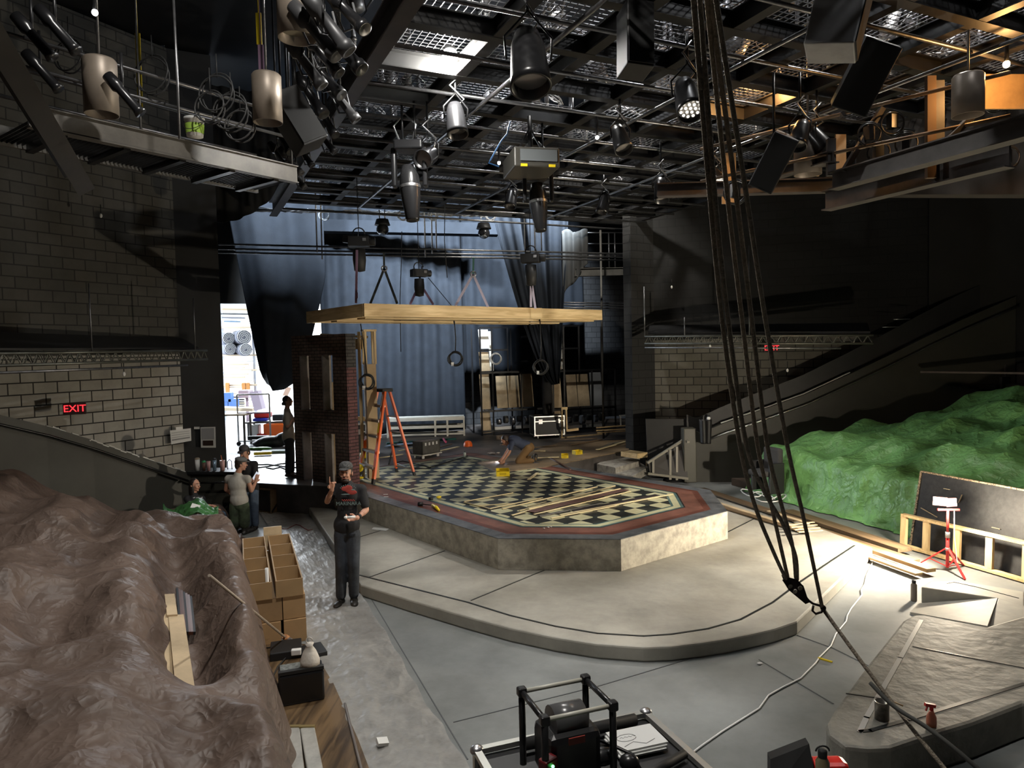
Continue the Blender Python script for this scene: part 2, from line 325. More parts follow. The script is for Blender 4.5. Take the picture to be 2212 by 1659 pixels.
def checker():
    mm = bpy.data.materials.new('checkerboard_paint'); mm.use_nodes = True; nt = mm.node_tree; b = nt.nodes['Principled BSDF']; N = nt.nodes.new; L = nt.links.new
    g = N('ShaderNodeNewGeometry'); o_ = N('ShaderNodeVectorMath'); o_.operation = 'SUBTRACT'; o_.inputs[1].default_value = OA; L(g.outputs['Position'], o_.inputs[0])
    def M(op, a, b_=None, c=None):
        n = N('ShaderNodeMath'); n.operation = op
        for i, v in enumerate((a, b_, c)):
            if v is None: continue
            if isinstance(v, (int, float)): n.inputs[i].default_value = v
            else: L(v, n.inputs[i])
        return n.outputs[0]
    def dot(v):
        n = N('ShaderNodeVectorMath'); n.operation = 'DOT_PRODUCT'; L(o_.outputs[0], n.inputs[0]); n.inputs[1].default_value = v; return n.outputs['Value']
    a, c_ = dot(T1), dot(T2); up = M('GREATER_THAN', c_, 4.0)
    C = .305
    pa = M('DIVIDE', M('SUBTRACT', a, M('MULTIPLY_ADD', up, 1.659 - 2.917 + .0, 2.917)), C); pb = M('DIVIDE', M('SUBTRACT', c_, M('MULTIPLY_ADD', up, 4.513 - 3.143, 3.143)), C)
    # cell index = round ; cream where the sum is even
    ra = M('ROUND', pa); rb = M('ROUND', pb); par = M('ABSOLUTE', M('MODULO', M('ADD', ra, rb), 2)); even = M('LESS_THAN', par, .5)
    fa = M('SUBTRACT', .5, M('ABSOLUTE', M('SUBTRACT', pa, ra))); fb = M('SUBTRACT', .5, M('ABSOLUTE', M('SUBTRACT', pb, rb)))
    # distance to the nearest cell corner
    dist = M('SQRT', M('ADD', M('MULTIPLY', fa, fa), M('MULTIPLY', fb, fb))); same = M('GREATER_THAN', M('MULTIPLY', M('SUBTRACT', pa, ra), M('SUBTRACT', pb, rb)), 0); vert = M('COMPARE', even, same, .1)
    near = M('LESS_THAN', dist, M('MULTIPLY_ADD', vert, -.09, .13))
    gap = M('LESS_THAN', M('MINIMUM', fa, fb), .008)
    n = N('ShaderNodeTexNoise'); n.inputs['Scale'].default_value = 7; n.inputs['Detail'].default_value = 6; L(g.outputs['Position'], n.inputs['Vector'])
    r1 = N('ShaderNodeValToRGB'); e = r1.color_ramp.elements; e[0].position = .3; e[0].color = (.50, .47, .27, 1); e[1].position = .7; e[1].color = (.66, .63, .40, 1); L(n.outputs[0], r1.inputs[0])
    r2 = N('ShaderNodeValToRGB'); e = r2.color_ramp.elements; e[0].position = .35; e[0].color = (.010, .012, .012, 1); e[1].position = .75; e[1].color = (.045, .048, .04, 1); L(n.outputs[0], r2.inputs[0])
    mx = N('ShaderNodeMix'); mx.data_type = 'RGBA'; L(even, mx.inputs[0]); L(r2.outputs[0], mx.inputs[6]); L(r1.outputs[0], mx.inputs[7])
    m2 = N('ShaderNodeMix'); m2.data_type = 'RGBA'; L(near, m2.inputs[0]); L(mx.outputs[2], m2.inputs[6]); m2.inputs[7].default_value = (.035, .05, .045, 1)
    m3 = N('ShaderNodeMix'); m3.data_type = 'RGBA'; L(gap, m3.inputs[0]); L(m2.outputs[2], m3.inputs[6]); m3.inputs[7].default_value = (.02, .025, .022, 1)
    L(m3.outputs[2], b.inputs['Base Color']); b.inputs['Roughness'].default_value = .38; return mm
mb = MB(); mb.prism(octa(.84), .596, .606); mb.build('checkerboard_floor', checker(), OCT)
mb = MB(); mb.box(TT(2.425, 4.0, .6065), (3.2, .09, .003), rz=math.atan2(T1.y, T1.x)); mb.build('cream_crossing_stripe', CREAM, OCT)
# low curved thrust platform
def zc(pts, z): return [on(x, y, z)[:2] for x, y in pts]
PLc = [(779.6, 1263), (890, 1297), (1000, 1329), (1100, 1356), (1200, 1377), (1290, 1391), (1390, 1398), (1450, 1396), (1516, 1388), (1570, 1380), (1620, 1370), (1672, 1358), (1722, 1341), (1885, 1183)]
PLp = zc([(667, 1095)], .16) + zc(PLc, .16) + [(4.9, 12.4), (4.35, 14.0), (3.4, 16.2), (1.0, 16.08), (-3.0, 14.0)]
mb = MB(); mb.prism(PLp, 0.001, .16); THR = mb.build('curved_platform', CONC, bevel=.02); tag(THR, 'low curved grey platform with black grooves around the octagon', 'platform')
def groove(pts, z, wd, name='groove', par=None, m_=None):
    P = [on(x, y, z + .002) for x, y in pts]; mb = MB()
    for a, b in zip(P[:-1], P[1:]):
        d = (b - a).normalized(); e = d * wd * .3; mb.beam(a - e, b + e, wd, .006)
    return mb.build(name, m_ or INK, par)
THRg = THR
groove([(767, 1240), (850, 1261), (930, 1281), (1010, 1301), (1100, 1329), (1200, 1353), (1290, 1368), (1390, 1374), (1450, 1370), (1530, 1358), (1600, 1338), (1670, 1301), (1730, 1256), (1790, 1215), (1846, 1178)], .16, .028, par=THR)
for q in ([(797, 1247), (960, 1190)], [(1018, 1297), (1175, 1232)], [(1573, 1149), (1646, 1112)], [(770, 1162), (822, 1146)]): groove(q, .16, .018, par=THR)
for q in ([(1722, 1372), (1800, 1400), (1900, 1450)], [(1640, 1425), (1800, 1520)], [(800, 1290), (1010, 1640)], [(980, 1560), (1300, 1480), (1500, 1420)]): groove(q, 0, .01, 'groove', None, mat('seam', (.10, .105, .11), .7))['kind'] = 'structure'
# right foreground platform with its track
P2c = [(2212, 1330), (2130, 1353), (2060, 1340), (1995, 1327), (1975, 1327), (1950, 1340), (1870, 1440), (1800, 1535), (1785, 1562), (1790, 1585), (1825, 1612), (1875, 1617), (1925, 1615), (2000, 1590), (2100, 1560), (2212, 1517)]
P2z = .3
p2 = [on(x, y, P2z)[:2] for x, y in P2c]
mb = MB(); mb.prism(p2 + [(7.5, 5.2), (7.5, 8.2)], .001, P2z); P2 = mb.build('corner_platform', mat('textured_concrete', (.24, .225, .19), .6, var=.3, vs=3, bump=.8, bs=7), bevel=.03)
tag(P2, 'textured grey platform with rounded corner at the lower right', 'platform')
o = groove([(1990, 1340), (1945, 1421), (1900, 1500), (1872, 1550), (1858, 1580)], P2z, .04, 'metal_track', P2, mat('bright_track', (.62, .60, .56), .3, .25))
o = groove([(1858, 1580), (1880, 1578), (1960, 1555), (2212, 1477)], P2z, .035, 'groove', P2)
o = groove([(1972, 1396), (2212, 1443)], P2z, .012, 'groove', P2)
o = groove([(1828, 1498), (1898, 1508)], P2z, .012, 'groove', P2)
# ramp and low ledge beyond it
mb = MB(); a, b, c, d = on(1966, 1322, .02), on(2133, 1352, .26), on(2155, 1291, .2), on(1984, 1303, .02)
fl = lambda v: Vector((v.x, v.y, .001))
mb.add([fl(a), fl(b), fl(c), fl(d), a, b, c, d], [(3, 2, 1, 0), (4, 5, 6, 7), (0, 1, 5, 4), (1, 2, 6, 5), (2, 3, 7, 6), (3, 0, 4, 7)])
tag(mb.build('ramp', CONC), 'small pale ramp between the low ledge and the corner platform', 'ramp')
LZ = .2
mb = MB(); led = [on(x, y, LZ)[:2] for x, y in ((1990, 1268), (2155, 1292), (2212, 1310), (2212, 1278), (2120, 1262), (2060, 1254), (2010, 1256))]
mb.prism(led, .001, LZ); mb.prism([on(*q, LZ)[:2] for q in ((2156, 1292), (2260, 1322), (2260, 1392), (2134, 1352))], .001, LZ); LED = mb.build('low_ledge', CONC, bevel=.01); tag(LED, 'low pale ledge beside the red work lamp tripod', 'ledge')
groove([(2046, 1260), (2060, 1257), (2110, 1268), (2200, 1292)], LZ, .012, 'groove', LED)
# ---------------- walls
UW = Vector((cos(R(20)), sin(R(20)), 0)); WW = Vector((-sin(R(20)), cos(R(20)), 0))
def wall(name, p, q, z0, z1, m_, th=.2, away=None):
    p = Vector((p[0], p[1], 0)); q = Vector((q[0], q[1], 0)); d = (q - p).normalized(); n = Vector((-d.y, d.x, 0))
    if away is not None and n.dot(Vector(away)) < 0: n = -n
    mb = MB(); mb.prism([p[:2], q[:2], (q + n * th)[:2], (p + n * th)[:2]], z0, z1); return mb.build(name, m_)
dL = Vector((-sin(R(28.5)), -cos(R(28.5)), 0)); dRt = Vector((.95, -.31, 0)).normalized()
WL0 = Vector((-6.97, 14.95, 0)); WR0 = Vector((3.73, 18.5, 0))
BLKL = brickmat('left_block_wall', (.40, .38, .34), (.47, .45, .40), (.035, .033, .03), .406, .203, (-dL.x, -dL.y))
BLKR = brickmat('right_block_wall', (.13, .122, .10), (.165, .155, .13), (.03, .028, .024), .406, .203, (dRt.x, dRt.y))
DARKW = mat('dark_wall_paint', (.018, .018, .018), .75, var=.35, vs=.8)
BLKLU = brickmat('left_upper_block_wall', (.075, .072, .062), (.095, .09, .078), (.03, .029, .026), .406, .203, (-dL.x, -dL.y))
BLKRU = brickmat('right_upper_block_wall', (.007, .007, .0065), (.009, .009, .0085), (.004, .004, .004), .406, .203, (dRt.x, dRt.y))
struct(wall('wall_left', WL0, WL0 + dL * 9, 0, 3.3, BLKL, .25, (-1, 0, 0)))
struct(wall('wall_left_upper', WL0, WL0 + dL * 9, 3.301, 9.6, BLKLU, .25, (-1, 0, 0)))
pe = at(486, 900, 15.35); struct(wall('wall_proscenium_left', WL0, (pe.x, pe.y), 0, 9.6, DARKW, .3, (0, 1, 0)))
pr0 = at(1366, 800, 18.1); struct(wall('wall_proscenium_right', (pr0.x, pr0.y), WR0, 0, 9.6, brickmat('pillar_block', (.026, .026, .026), (.032, .032, .031), (.013, .013, .013), .406, .203, (1, .1)), .3, (0, 1, 0)))
WR1 = WR0 + dRt * 6.27
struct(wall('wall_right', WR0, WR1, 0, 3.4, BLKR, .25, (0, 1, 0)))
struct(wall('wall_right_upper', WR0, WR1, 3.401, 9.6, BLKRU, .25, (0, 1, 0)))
struct(wall('wall_right_rear', WR1 + Vector((0, -.05, 0)), WR1 + Vector((7, -3.2, 0)), 0, 9.6, mat('charcoal_wall', (.008, .0078, .0066), .8, var=.3, vs=1), .25, (0, 1, 0)))
struct(wall('wall_far_left', WL0 + dL * 8.9, (-12.2, -2.5), 0, 9.6, DARKW, .25, (-1, 0, 0)))
struct(wall('wall_behind', (-12.3, -2.5), (15.8, -2.5), 0, 9.6, DARKW, .2, (0, -1, 0)))
struct(wall('wall_far_right', (15.8, -2.5), (15.8, 12.2), 0, 9.6, DARKW, .2, (1, 0, 0)))
mb = MB(); mb.box((0, 18, 9.75), (36, 42, .2)); struct(mb.build('ceiling', BLACK))
# backstage shell: back wall with the tall shop door
BW = Vector((-8.3, 23.0, 0))   # the back wall runs along UW through here
def bw(s, z=0): return BW + UW * s + Vector((0, 0, z))
dz = at(520, 657, 23.2).z
s0 = -2.2; s1 = 3.9
struct(wall('wall_back_left', bw(-9), bw(s0), .6, 9.6, DARKW, .25, (0, 1, 0)))
struct(wall('wall_back_lintel', bw(s0), bw(s1), dz, 9.6, DARKW, .25, (0, 1, 0)))
struct(wall('wall_back_right', bw(s1), bw(22), .6, 9.6, brickmat('backstage_block', (.035, .035, .037), (.05, .05, .052), (.015, .015, .016), .406, .203, (UW.x, UW.y)), .25, (0, 1, 0)))
# shop beyond
SHW = mat('shop_wall_paint', (.82, .82, .80), .8)
struct(wall('wall_shop_back', (-24, 34.5), (2, 37.5), .6, 8, SHW, .2, (0, 1, 0)))
struct(wall('wall_shop_left', (-24, 17.6), (-24, 34.6), .6, 8, SHW, .2, (-1, 0, 0)))
struct(wall('wall_shop_right', (-1.8, 26.2), (1, 37.5), .6, 8, SHW, .2, (1, 0, 0)))
mb = MB(); mb.prism([(-24, 20), (-12, 21.9), (-3.5, 25.4), (1, 38), (-24, 38)], 8, 8.15); struct(mb.build('ceiling_shop', SHW))
# ================================================================ STAGE SET AND BACKSTAGE
# brick facade flat
FD = .6
BRKF = None
f0 = on(640, 1035, FD); f1 = Vector((-3.25, 13.95, FD)); fd = (f1 - f0); fd.z = 0; fW = fd.length; fd.normalize(); fn = Vector((-fd.y, fd.x, 0))
BRKF = brickmat('facade_brick', (.17, .125, .10), (.20, .125, .10), (.035, .03, .028), .17, .066, (fd.x, fd.y), ms=.008, noise=.6)
BRKS = brickmat('facade_edge_brick', (.20, .085, .085), (.15, .07, .075), (.03, .02, .02), .3, .066, (fn.x, fn.y), ms=.008, noise=.4)
BRKG = brickmat('facade_edge_grey_brick', (.10, .095, .09), (.075, .07, .07), (.02, .02, .02), .3, .066, (fn.x, fn.y), ms=.008, noise=.4)
FL = thing('brick_facade_flat', 'tall dark brick patterned scenery flat with four narrow window openings', 'scenery flat', f0)
def ucol(x):  # pixel column -> distance along the flat
    d = ray(x, 900); # solve f0 + fd*u on ray plan
    return (f0.y * d.x - f0.x * d.y) / (fd.x * d.y - fd.y * d.x)
us = [0, ucol(653), ucol(671), ucol(701), ucol(722), fW]; ht = 3.62
zl = [(.6, 1.0), (1.0, 1.72), (1.72, 2.02), (2.02, 3.2), (3.2, ht)]
mb = MB()
def fbox(mb, ua, ub, za, zb, t0=0, t1=.2):
    a = f0 + fd * ua; b = f0 + fd * ub
    mb.prism([(a + fn * t0)[:2], (b + fn * t0)[:2], (b + fn * t1)[:2], (a + fn * t1)[:2]], za, zb)
for i in range(5):
    hole = i in (1, 3)
    if not hole: fbox(mb, us[i], us[i + 1], FD, ht)
    else:
        fbox(mb, us[i], us[i + 1], 1.62, 2.08); fbox(mb, us[i], us[i + 1], 3.2, ht)
mb.build('brick_face', BRKF, FL)
mb = MB(); fbox(mb, fW + .001, fW + .012, FD, 2.95, 0, .25); mb.build('brick_edge', BRKS, FL)
mb = MB(); fbox(mb, fW + .001, fW + .012, 2.95, ht, 0, .25); mb.build('grey_brick_edge', BRKG, FL)
for i in (1, 3):
    for (za, zb) in ((FD, 1.62), (2.08, 3.2)):
        mb = MB(); fbox(mb, us[i] - .02, us[i] + .010, za, zb, -.006, .206); mb.build('window_reveal', mat('grey_reveal', (.26, .23, .21), .6, var=.3), FL)
# post and header framing beside it
po = on(806, 1032, FD)
PT = thing('wooden_post', 'unpainted wooden boxed post with open stud top behind the orange ladder', 'post', po)
mb = MB(); mb.box((po.x, po.y, FD + 1.2), (.22, .22, 2.4), rz=R(25)); mb.build('boxed_shaft', mat('mdf_board', (.50, .36, .20), .6, var=.08), PT, bevel=.004)
for k, (a, b) in enumerate(((-.1, -.1), (.1, -.1), (.1, .1), (-.1, .1))):
    v = Matrix.Rotation(R(25), 3, 'Z') @ Vector((a, b, 0)); mb = MB(); mb.box((po.x + v.x, po.y + v.y, FD + 2.74), (.045, .07, .68), rz=R(25)); mb.build('stud', PINEZ, PT)
mb = MB(); mb.box((po.x, po.y, FD + 3.1), (.27, .27, .04), rz=R(25)); mb.build('top_plate', PINE, PT)
a = at(694, 723, 15.6); b = at(792, 728, 15.05)
mb = MB(); mb.beam(a, b, .09, .05); mb.beam(at(752, 742, 15.2), at(790, 744, 15.0), .05, .22); H_ = mb.build('header', PINE, PT)
mb = MB(); mb.beam(at(752, 903, 15.3), at(790, 905, 15.1), .04, .09); mb.build('rail', PINE, PT)
mb = MB(); a = at(788, 800, 14.9); mb.beam(Vector((a.x - .1, a.y, .6)), Vector((a.x - .1, a.y, 3.68)), .05, .09); mb.build('side_stud', PINEZ, PT)
mb = MB(); a = on(708, 1046, FD); mb.beam(a + Vector((.02, .35, 0)), a + Vector((.02, .35, 2.05)), .14, .02); tag(mb.build('plywood_strip', PLY), 'strip of bare plywood leaning behind the lower right opening of the brick flat', 'board')
# step ladder
LAD = thing('step_ladder', 'orange fiberglass step ladder with aluminium steps and black top cap', 'ladder', on(830, 1035, FD))
lf, rf, rb, lb = on(772, 1033, FD), on(806, 1046, FD), on(896, 1028, FD), on(857, 1020, FD)
topc = (lf + rf + rb + lb) / 4; topc.z = FD + 1.82
wv = ((rf - lf) * .5 + (rb - lb) * .5).normalized(); dv = ((rb - rf) + (lb - lf)).normalized()
tl, tr = topc - wv * .17 - dv * .06, topc + wv * .17 - dv * .06; tbl, tbr = topc - wv * .15 + dv * .08, topc + wv * .15 + dv * .08
for a, b in ((lf, tl), (rf, tr)):
    mb = MB(); mb.beam(a + (b - a) * .05, b, .045, .10, up=wv); mb.build('front_rail', ORANP, LAD)
    mb = MB(); mb.beam(a, a + (b - a) * .055, .05, .09, up=wv); mb.build('foot', RUBBER, LAD)
for a, b in ((lb, tbl), (rb, tbr)):
    mb = MB(); mb.beam(a + (b - a) * .05, b, .04, .07, up=wv); mb.build('rear_rail', ORANP, LAD)
    mb = MB(); mb.beam(a, a + (b - a) * .055, .045, .07, up=wv); mb.build('foot', RUBBER, LAD)
for k in range(1, 6):
    t = k * .168; a, b = lf.lerp(tl, t), rf.lerp(tr, t); mb = MB(); mb.beam(a, b, .11, .05); mb.build('step', mat('aluminium', (.36, .31, .27), .4, .7), LAD)
for t in (.08, .35, .52, .7):
    a, b = lb.lerp(tbl, t), rb.lerp(tbr, t); mb = MB(); mb.beam(a, b, .02, .03); mb.build('rear_brace', MT['aluminium'], LAD)
for a, b in ((lf.lerp(tl, .168), lf.lerp(tl, .05)), (rf.lerp(tr, .168), rf.lerp(tr, .05))):
    c = a.lerp(b, 0); e = (rf - lf).normalized() * (.16 if a.x < topc.x - .2 else -.16); mb = MB(); mb.beam(c + e, b + Vector((0, 0, .03)), .02, .02); mb.build('brace', RUBBER, LAD)
mb = MB(); mb.box(topc + Vector((0, 0, .03)), (.42, .24, .07), rz=math.atan2(wv.y, wv.x)); mb.build('top_cap', RUBBER, LAD, bevel=.01)
a, b = rf.lerp(tr, .83), rf.lerp(tr, .98); off = -dv * .045
for t0, t1, m_ in ((.84, .97, WHITEP), (.70, .78, WHITEP), (.55, .66, YELP), (.28, .38, mat('pink_sticker', (.7, .12, .10), .5))):
    mb = MB(); mb.beam(rf.lerp(tr, t0) + off, rf.lerp(tr, t1) + off, .003, .055, up=wv); mb.v = [v for v in mb.v]; mb.build('warning_sticker', m_, LAD)
# hanging timber frame
CZ = 4.06; bc = at(785, 658, 12.0); bc.z = CZ
HF = thing('hanging_timber_frame', 'pine timber frame hung level from straps above the octagonal platform', 'timber frame', bc - Vector((0, 0, .22)))
def hb(a0, b0, a1, b1, nm, w=.05, h=.22, m_=None, dz_=0):
    p = bc + T1 * a0 + T2 * b0; q = bc + T1 * a1 + T2 * b1; p.z = q.z = CZ - .11 + dz_
    d = (q - p); L_ = d.length; mb = MB(); mb.box((L_ / 2, 0, 0), (L_, w, h)); o = mb.build(nm, m_ or PINE, HF, local=True)
    o.matrix_local = WM[HF.name].inverted() @ (Matrix.Translation(p) @ Matrix.Rotation(math.atan2(d.y, d.x), 4, 'Z')); return o
hb(0, 0, 3.95, 0, 'front_beam'); hb(3.9, .07, 5.75, .07, 'front_beam'); hb(.03, .05, .03, 2.45, 'side_beam'); hb(.1, 2.4, 5.6, 2.4, 'rear_beam')
hb(5.7, .1, 5.7, 2.4, 'side_beam'); hb(1.9, .1, 1.9, 2.35, 'cross_beam'); hb(3.9, .1, 3.9, 2.35, 'cross_beam')
hb(.1, .3, 5.6, .3, 'lower_plank', .3, .03, None, -.125); hb(.1, 1.4, 5.6, 1.4, 'lower_plank', .25, .03, None, -.125)
# lifting slings
PURP = mat('purple_sling', (.22, .13, .20), .8); PALES = mat('pale_lilac_sling', (.50, .45, .55), .8); DKS = mat('dark_sling', (.03, .035, .03), .8)
def sling(apx, ends, Yd, m_, label, top):
    a = at(*apx, Yd); t = thing('lifting_sling', label, 'sling', a)
    for e in ends:
        q = at(*e, Yd); q.z = max(q.z, CZ - .02); mb = MB(); mb.beam(a, q, .045, .012, up=(0, 1, 0)); mb.build('strap', m_, t)
    mb = MB(); mb.tube([a + Vector((.05 * cos(k * pi / 6), 0, .05 * sin(k * pi / 6))) for k in range(12)], .014, 6, True); mb.build('shackle', STEEL, t)
    mb = MB(); mb.beam(a, at(*top, Yd), .035, .012, up=(0, 1, 0)); mb.build('hanging_strap', DKS if m_ is not PALES else mat('green_strap', (.05, .14, .11), .8), t)
sling((830, 580), ((800, 656), (858, 656)), 13.6, DKS, 'dark sling hanging in an inverted V left above the timber frame', (829, 545))
sling((907, 612), ((886, 657), (936, 658)), 14.4, PURP, 'muted purple sling below the middle chain hoist', (907, 590))
sling((1022, 592), ((984, 660), (1054, 663)), 13.4, PALES, 'pale lilac sling in an inverted V above the timber frame', (1023, 556))
sling((1147, 600), ((1147, 663), (1157, 690)), 14.2, PALES, 'pale sling below the right hand chain hoist', (1146, 578))
a = at(771, 540, 12.6); mb = MB(); mb.beam(a, at(769, 655, 12.6), .04, .012, up=(0, 1, 0)); mb.beam(at(770, 632, 12.58), at(770, 644, 12.58), .045, .02, up=(0, 1, 0)); tag(mb.build('sling', PURP), 'muted purple sling below the left hand hoist', 'sling')
def hoist(x, y, Yd, label, s=1.0, rz=.2, arm=True):
    c = at(x, y, Yd); t = thing('chain_hoist', label, 'hoist', c, rz)
    mb = MB(); mb.box((0, 0, 0), (.34 * s, .2 * s, .16 * s)); mb.cyl((.17 * s, 0, 0), (.27 * s, 0, 0), .07 * s); mb.build('motor_body', BLACK, t, local=True, bevel=.01)
    mb = MB(); mb.lathe([(0, -.5 * s), (.09 * s, -.48 * s), (.11 * s, -.3 * s), (.10 * s, -.12 * s), (0, -.12 * s)], (0, 0, 0)); mb.build('chain_bag', RUBBER, t, local=True)
    mb = MB(); mb.tube([(.1 * cos(k * .5) * s, .02 * k * s / 4, .13 * s + .1 * sin(k * .5) * s) for k in range(14)], .012, 6); mb.build('cable_loop', RUBBER, t, local=True)
    mb = MB(); mb.cyl((0, 0, .08 * s), (0, 0, 6.6 - c.z), .008, n=6); mb.build('chain', BLKMET, t, local=True)
    mb = MB(); mb.box((.1 * s, -.11 * s, .02 * s), (.06, .02, .05)); mb.build('metal_plate', STEEL, t, local=True)
    return t
hoist(775, 522, 13, 'black chain hoist at the left end of the hanging frame', 1.1, .1)
mb = MB(); mb.beam(at(741, 516, 13), at(800, 522, 13), .1, .13); tag(mb.build('hoist_bar', BLACK), 'short black bar above the left chain hoist', 'bar')
hoist(905, 590, 14.4, 'black chain hoist with white tags over the middle of the hanging frame', .95, .5)
hoist(1146, 558, 14.2, 'black chain hoist at the right end of the hanging frame', 1.1, -.2)
# coiled cables hanging from the frame
def hang_cable(x, y0, x1, y1, Yd, r, label, par=None):
    a = at(x, y0, Yd); b = at(x1, y1, Yd); t = thing('hanging_cable', label, 'cable', b)
    mb = MB(); mb.tube([a, a.lerp(b, .5) + Vector((.02, -.02, 0)), b + Vector((0, 0, r))], .011, 6); mb.build('drop', RUBBER, t)
    mb = MB(); mb.tube(coil(b - Vector((0, 0, r * .2)), r, 4, (.2, 1, 0), .05), .012, 6); mb.build('coil', RUBBER, t)
    mb = MB(); mb.box(b + Vector((-.06, -.02, -r)), (.05, .04, .07)); mb.build('plug', WHITEP, t)
hang_cable(779, 700, 793, 822, 13.2, .13, 'coiled black cable hanging beside the wooden post')
hang_cable(981, 690, 984, 772, 14.0, .13, 'coiled black cable hanging below the middle of the timber frame')
hang_cable(1166, 690, 1168, 790, 14.6, .14, 'coiled black cable hanging below the right part of the timber frame')
for q, lb_ in (([(925, 600), (950, 630), (975, 660), (981, 700)], 'loose black cable from the middle hoist to the timber frame'), ([(868, 500), (867, 560), (864, 650), (866, 760)], 'thin black line hanging left of the middle hoist'),
               ([(961, 440), (960, 520), (966, 600)], 'thin black line hanging over the stage curtain')):
    P = [at(x, y, 14.2) for x, y in q]; mb = MB(); mb.tube(P, .008, 6); tag(mb.build('line', RUBBER), lb_, 'line')
# -------------------------------- curtains
VEL = mat('black_velour', (.009, .0115, .016), .85, var=.2, vs=3, bump=.2, bs=60, spec=.2)
def curtain(name, fl, fr, z0, z1, folds, amp, label, nu=None, bulge=0, th=.02, m_=None):
    nu = nu or int(folds * 8)
    def fn(u, v):
        z = z0 + (z1 - z0) * v; a = fl(v); b = fr(v); p = a.lerp(b, u)
        d = (b - a).normalized(); n = Vector((-d.y, d.x, 0)); off = amp * (sin(u * folds * 2 * pi + 1.7 * sin(v * 2 + u * 5)) + .45 * sin(u * folds * 4.7 + 2)) - bulge * sin(pi * u)
        p = p + n * off; p.z = z; return p
    mb = MB(); mb.grid(fn, nu, 24); o = mb.build(name, m_ or VEL); md = o.modifiers.new('s', 'SOLIDIFY'); md.thickness = th; return tag(o, label, 'curtain')
cA = at(694, 700, 22.3); cA.z = 0; cB = Vector((-.95, 22.55, 0)) + UW * .3
curtain('stage_curtain', lambda v: cA, lambda v: cA + UW * 4.6, .62, 9.3, 9, .07, 'full height black curtain hanging behind the timber frame', bulge=0)
curtain('stage_curtain', lambda v: cA + UW * 4.7 + WW * .25, lambda v: cA + UW * 9.2 + WW * .25, 2.5, 9.3, 8, .06, 'black curtain behind the scenery racks at the right')
def lft(v):   # hanging leg: top edge wide, gathered into a bag at the bottom
    z = 2.35 + v * 4.6; v = min(1, v * 1.52); x = 566 - 66 * v ** .9; p = at(x, 700, 18.9); p.z = 0; return p
def rgt(v):
    x = 632 + (706 - 632) * min(1, v * 2.4) ** .8; p = at(x, 700, 19.5); p.z = 0; return p
def legfn(u, v):
    k = min(1, v / .08); sq = math.sqrt(max(0, 1 - (1 - k) ** 2)); a, b = lft(v), rgt(v); c = (a + b) / 2
    p = c.lerp(a.lerp(b, u), .25 + .75 * sq); off = .075 * sin(u * 15 + v * 1.5) + .02 * sin(u * 33 + 1) ; p = p + Vector((.1, 1, 0)) * (off * (.35 + .65 * v)) + Vector((0, -.55 * sin(pi * u) * (1 - v) ** 1.5, 0)); p.z = 2.3 + v * 7.25; return p
mb = MB(); mb.grid(legfn, 90, 40); o = mb.build('side_curtain', VEL); md = o.modifiers.new('s', 'SOLIDIFY'); md.thickness = .02; tag(o, 'black side curtain gathered up into a bag in front of the bright shop door', 'curtain')
def legfn2(u, v):
    a = at(1190 - 125 * v ** .7, 700, 20.6); b = at(1205 + 28 * v, 700, 21.2); p = a.lerp(b, u); p.y += .1 * sin(u * 22) + .06 * sin(u * 41); p.z = 2.2 + v * 5.3; return p
mb = MB(); mb.grid(legfn2, 70, 30); o = mb.build('side_curtain', VEL); md = o.modifiers.new('s', 'SOLIDIFY'); md.thickness = .02; tag(o, 'black side curtain pulled aside in front of the backstage platform at the right', 'curtain')
# black border at top left of the opening
def bord(u, v):
    p = at(462, 300, 15.9).lerp(at(668, 300, 17.0), u); zb = at(462, 480, 15.9).z + (1 - cos(min(1, u * 1.15) * pi / 2)) * 1.35; p.z = zb + (9.2 - zb) * v; p.y += .05 * sin(u * 40); return p
mb = MB(); mb.grid(bord, 60, 8); o = mb.build('border_curtain', mat('dull_black_cloth', (.008, .008, .008), .95)); md = o.modifiers.new('s', 'SOLIDIFY'); md.thickness = .02; tag(o, 'dull black border curtain with curved hem at the top left of the stage opening', 'curtain')
mb = MB(); mb.beam(at(640, 488, 21.8), at(1075, 497, 22.4), .5, .35); tag(mb.build('rolled_border', VEL), 'rolled black cloth border across the top of the tall curtain', 'curtain')
# -------------------------------- pipes over the stage
def pipe(a, b, r, label, name='batten_pipe', m_=PIPE, group=None):
    mb = MB(); mb.cyl(a, b, r, n=10); return tag(mb.build(name, m_), label, 'pipe', group)
for y0, y1, yd, lb_ in ((527, 549, 0, 'uppermost of the three long pipes crossing the stage opening'), (537, 557, .15, 'middle of the three long pipes crossing the stage opening'), (545, 563, .05, 'lowest of the three long pipes crossing the stage opening')):
    pipe(at(462, y0, 16.6 + yd), at(1372, y1, 19.6 + yd), .024, lb_)
for k, y in enumerate((653, 658, 664)):
    pipe(at(1196, y, 21.5), at(1372, y + 3, 22.4), .022, 'grey pipe of three low pipes beside the right proscenium', group='low pipes at the right')
pipe(at(1120, 467, 19.8), at(1288, 474, 20.4), .03, 'short bright pipe right of the upper cable batten')
BAT = thing('cable_batten', 'bright batten wrapped with white cables above the blue curtains', 'batten', at(850, 458, 18.2))
a, b = at(515, 452, 17.6), at(1130, 468, 19.4); mb = MB(); mb.cyl(a, b, .03, n=10); mb.build('pipe', STEEL, BAT)
for k in range(5):
    mb = MB(); P = [a.lerp(b, i / 40) + Vector((random.uniform(-.03, .03), random.uniform(-.05, .05), random.uniform(-.05, .07))) for i in range(41)]; mb.tube(P, .012, 6); mb.build('wrapped_cable', mat('pale_cable', (.5, .52, .55), .5), BAT)
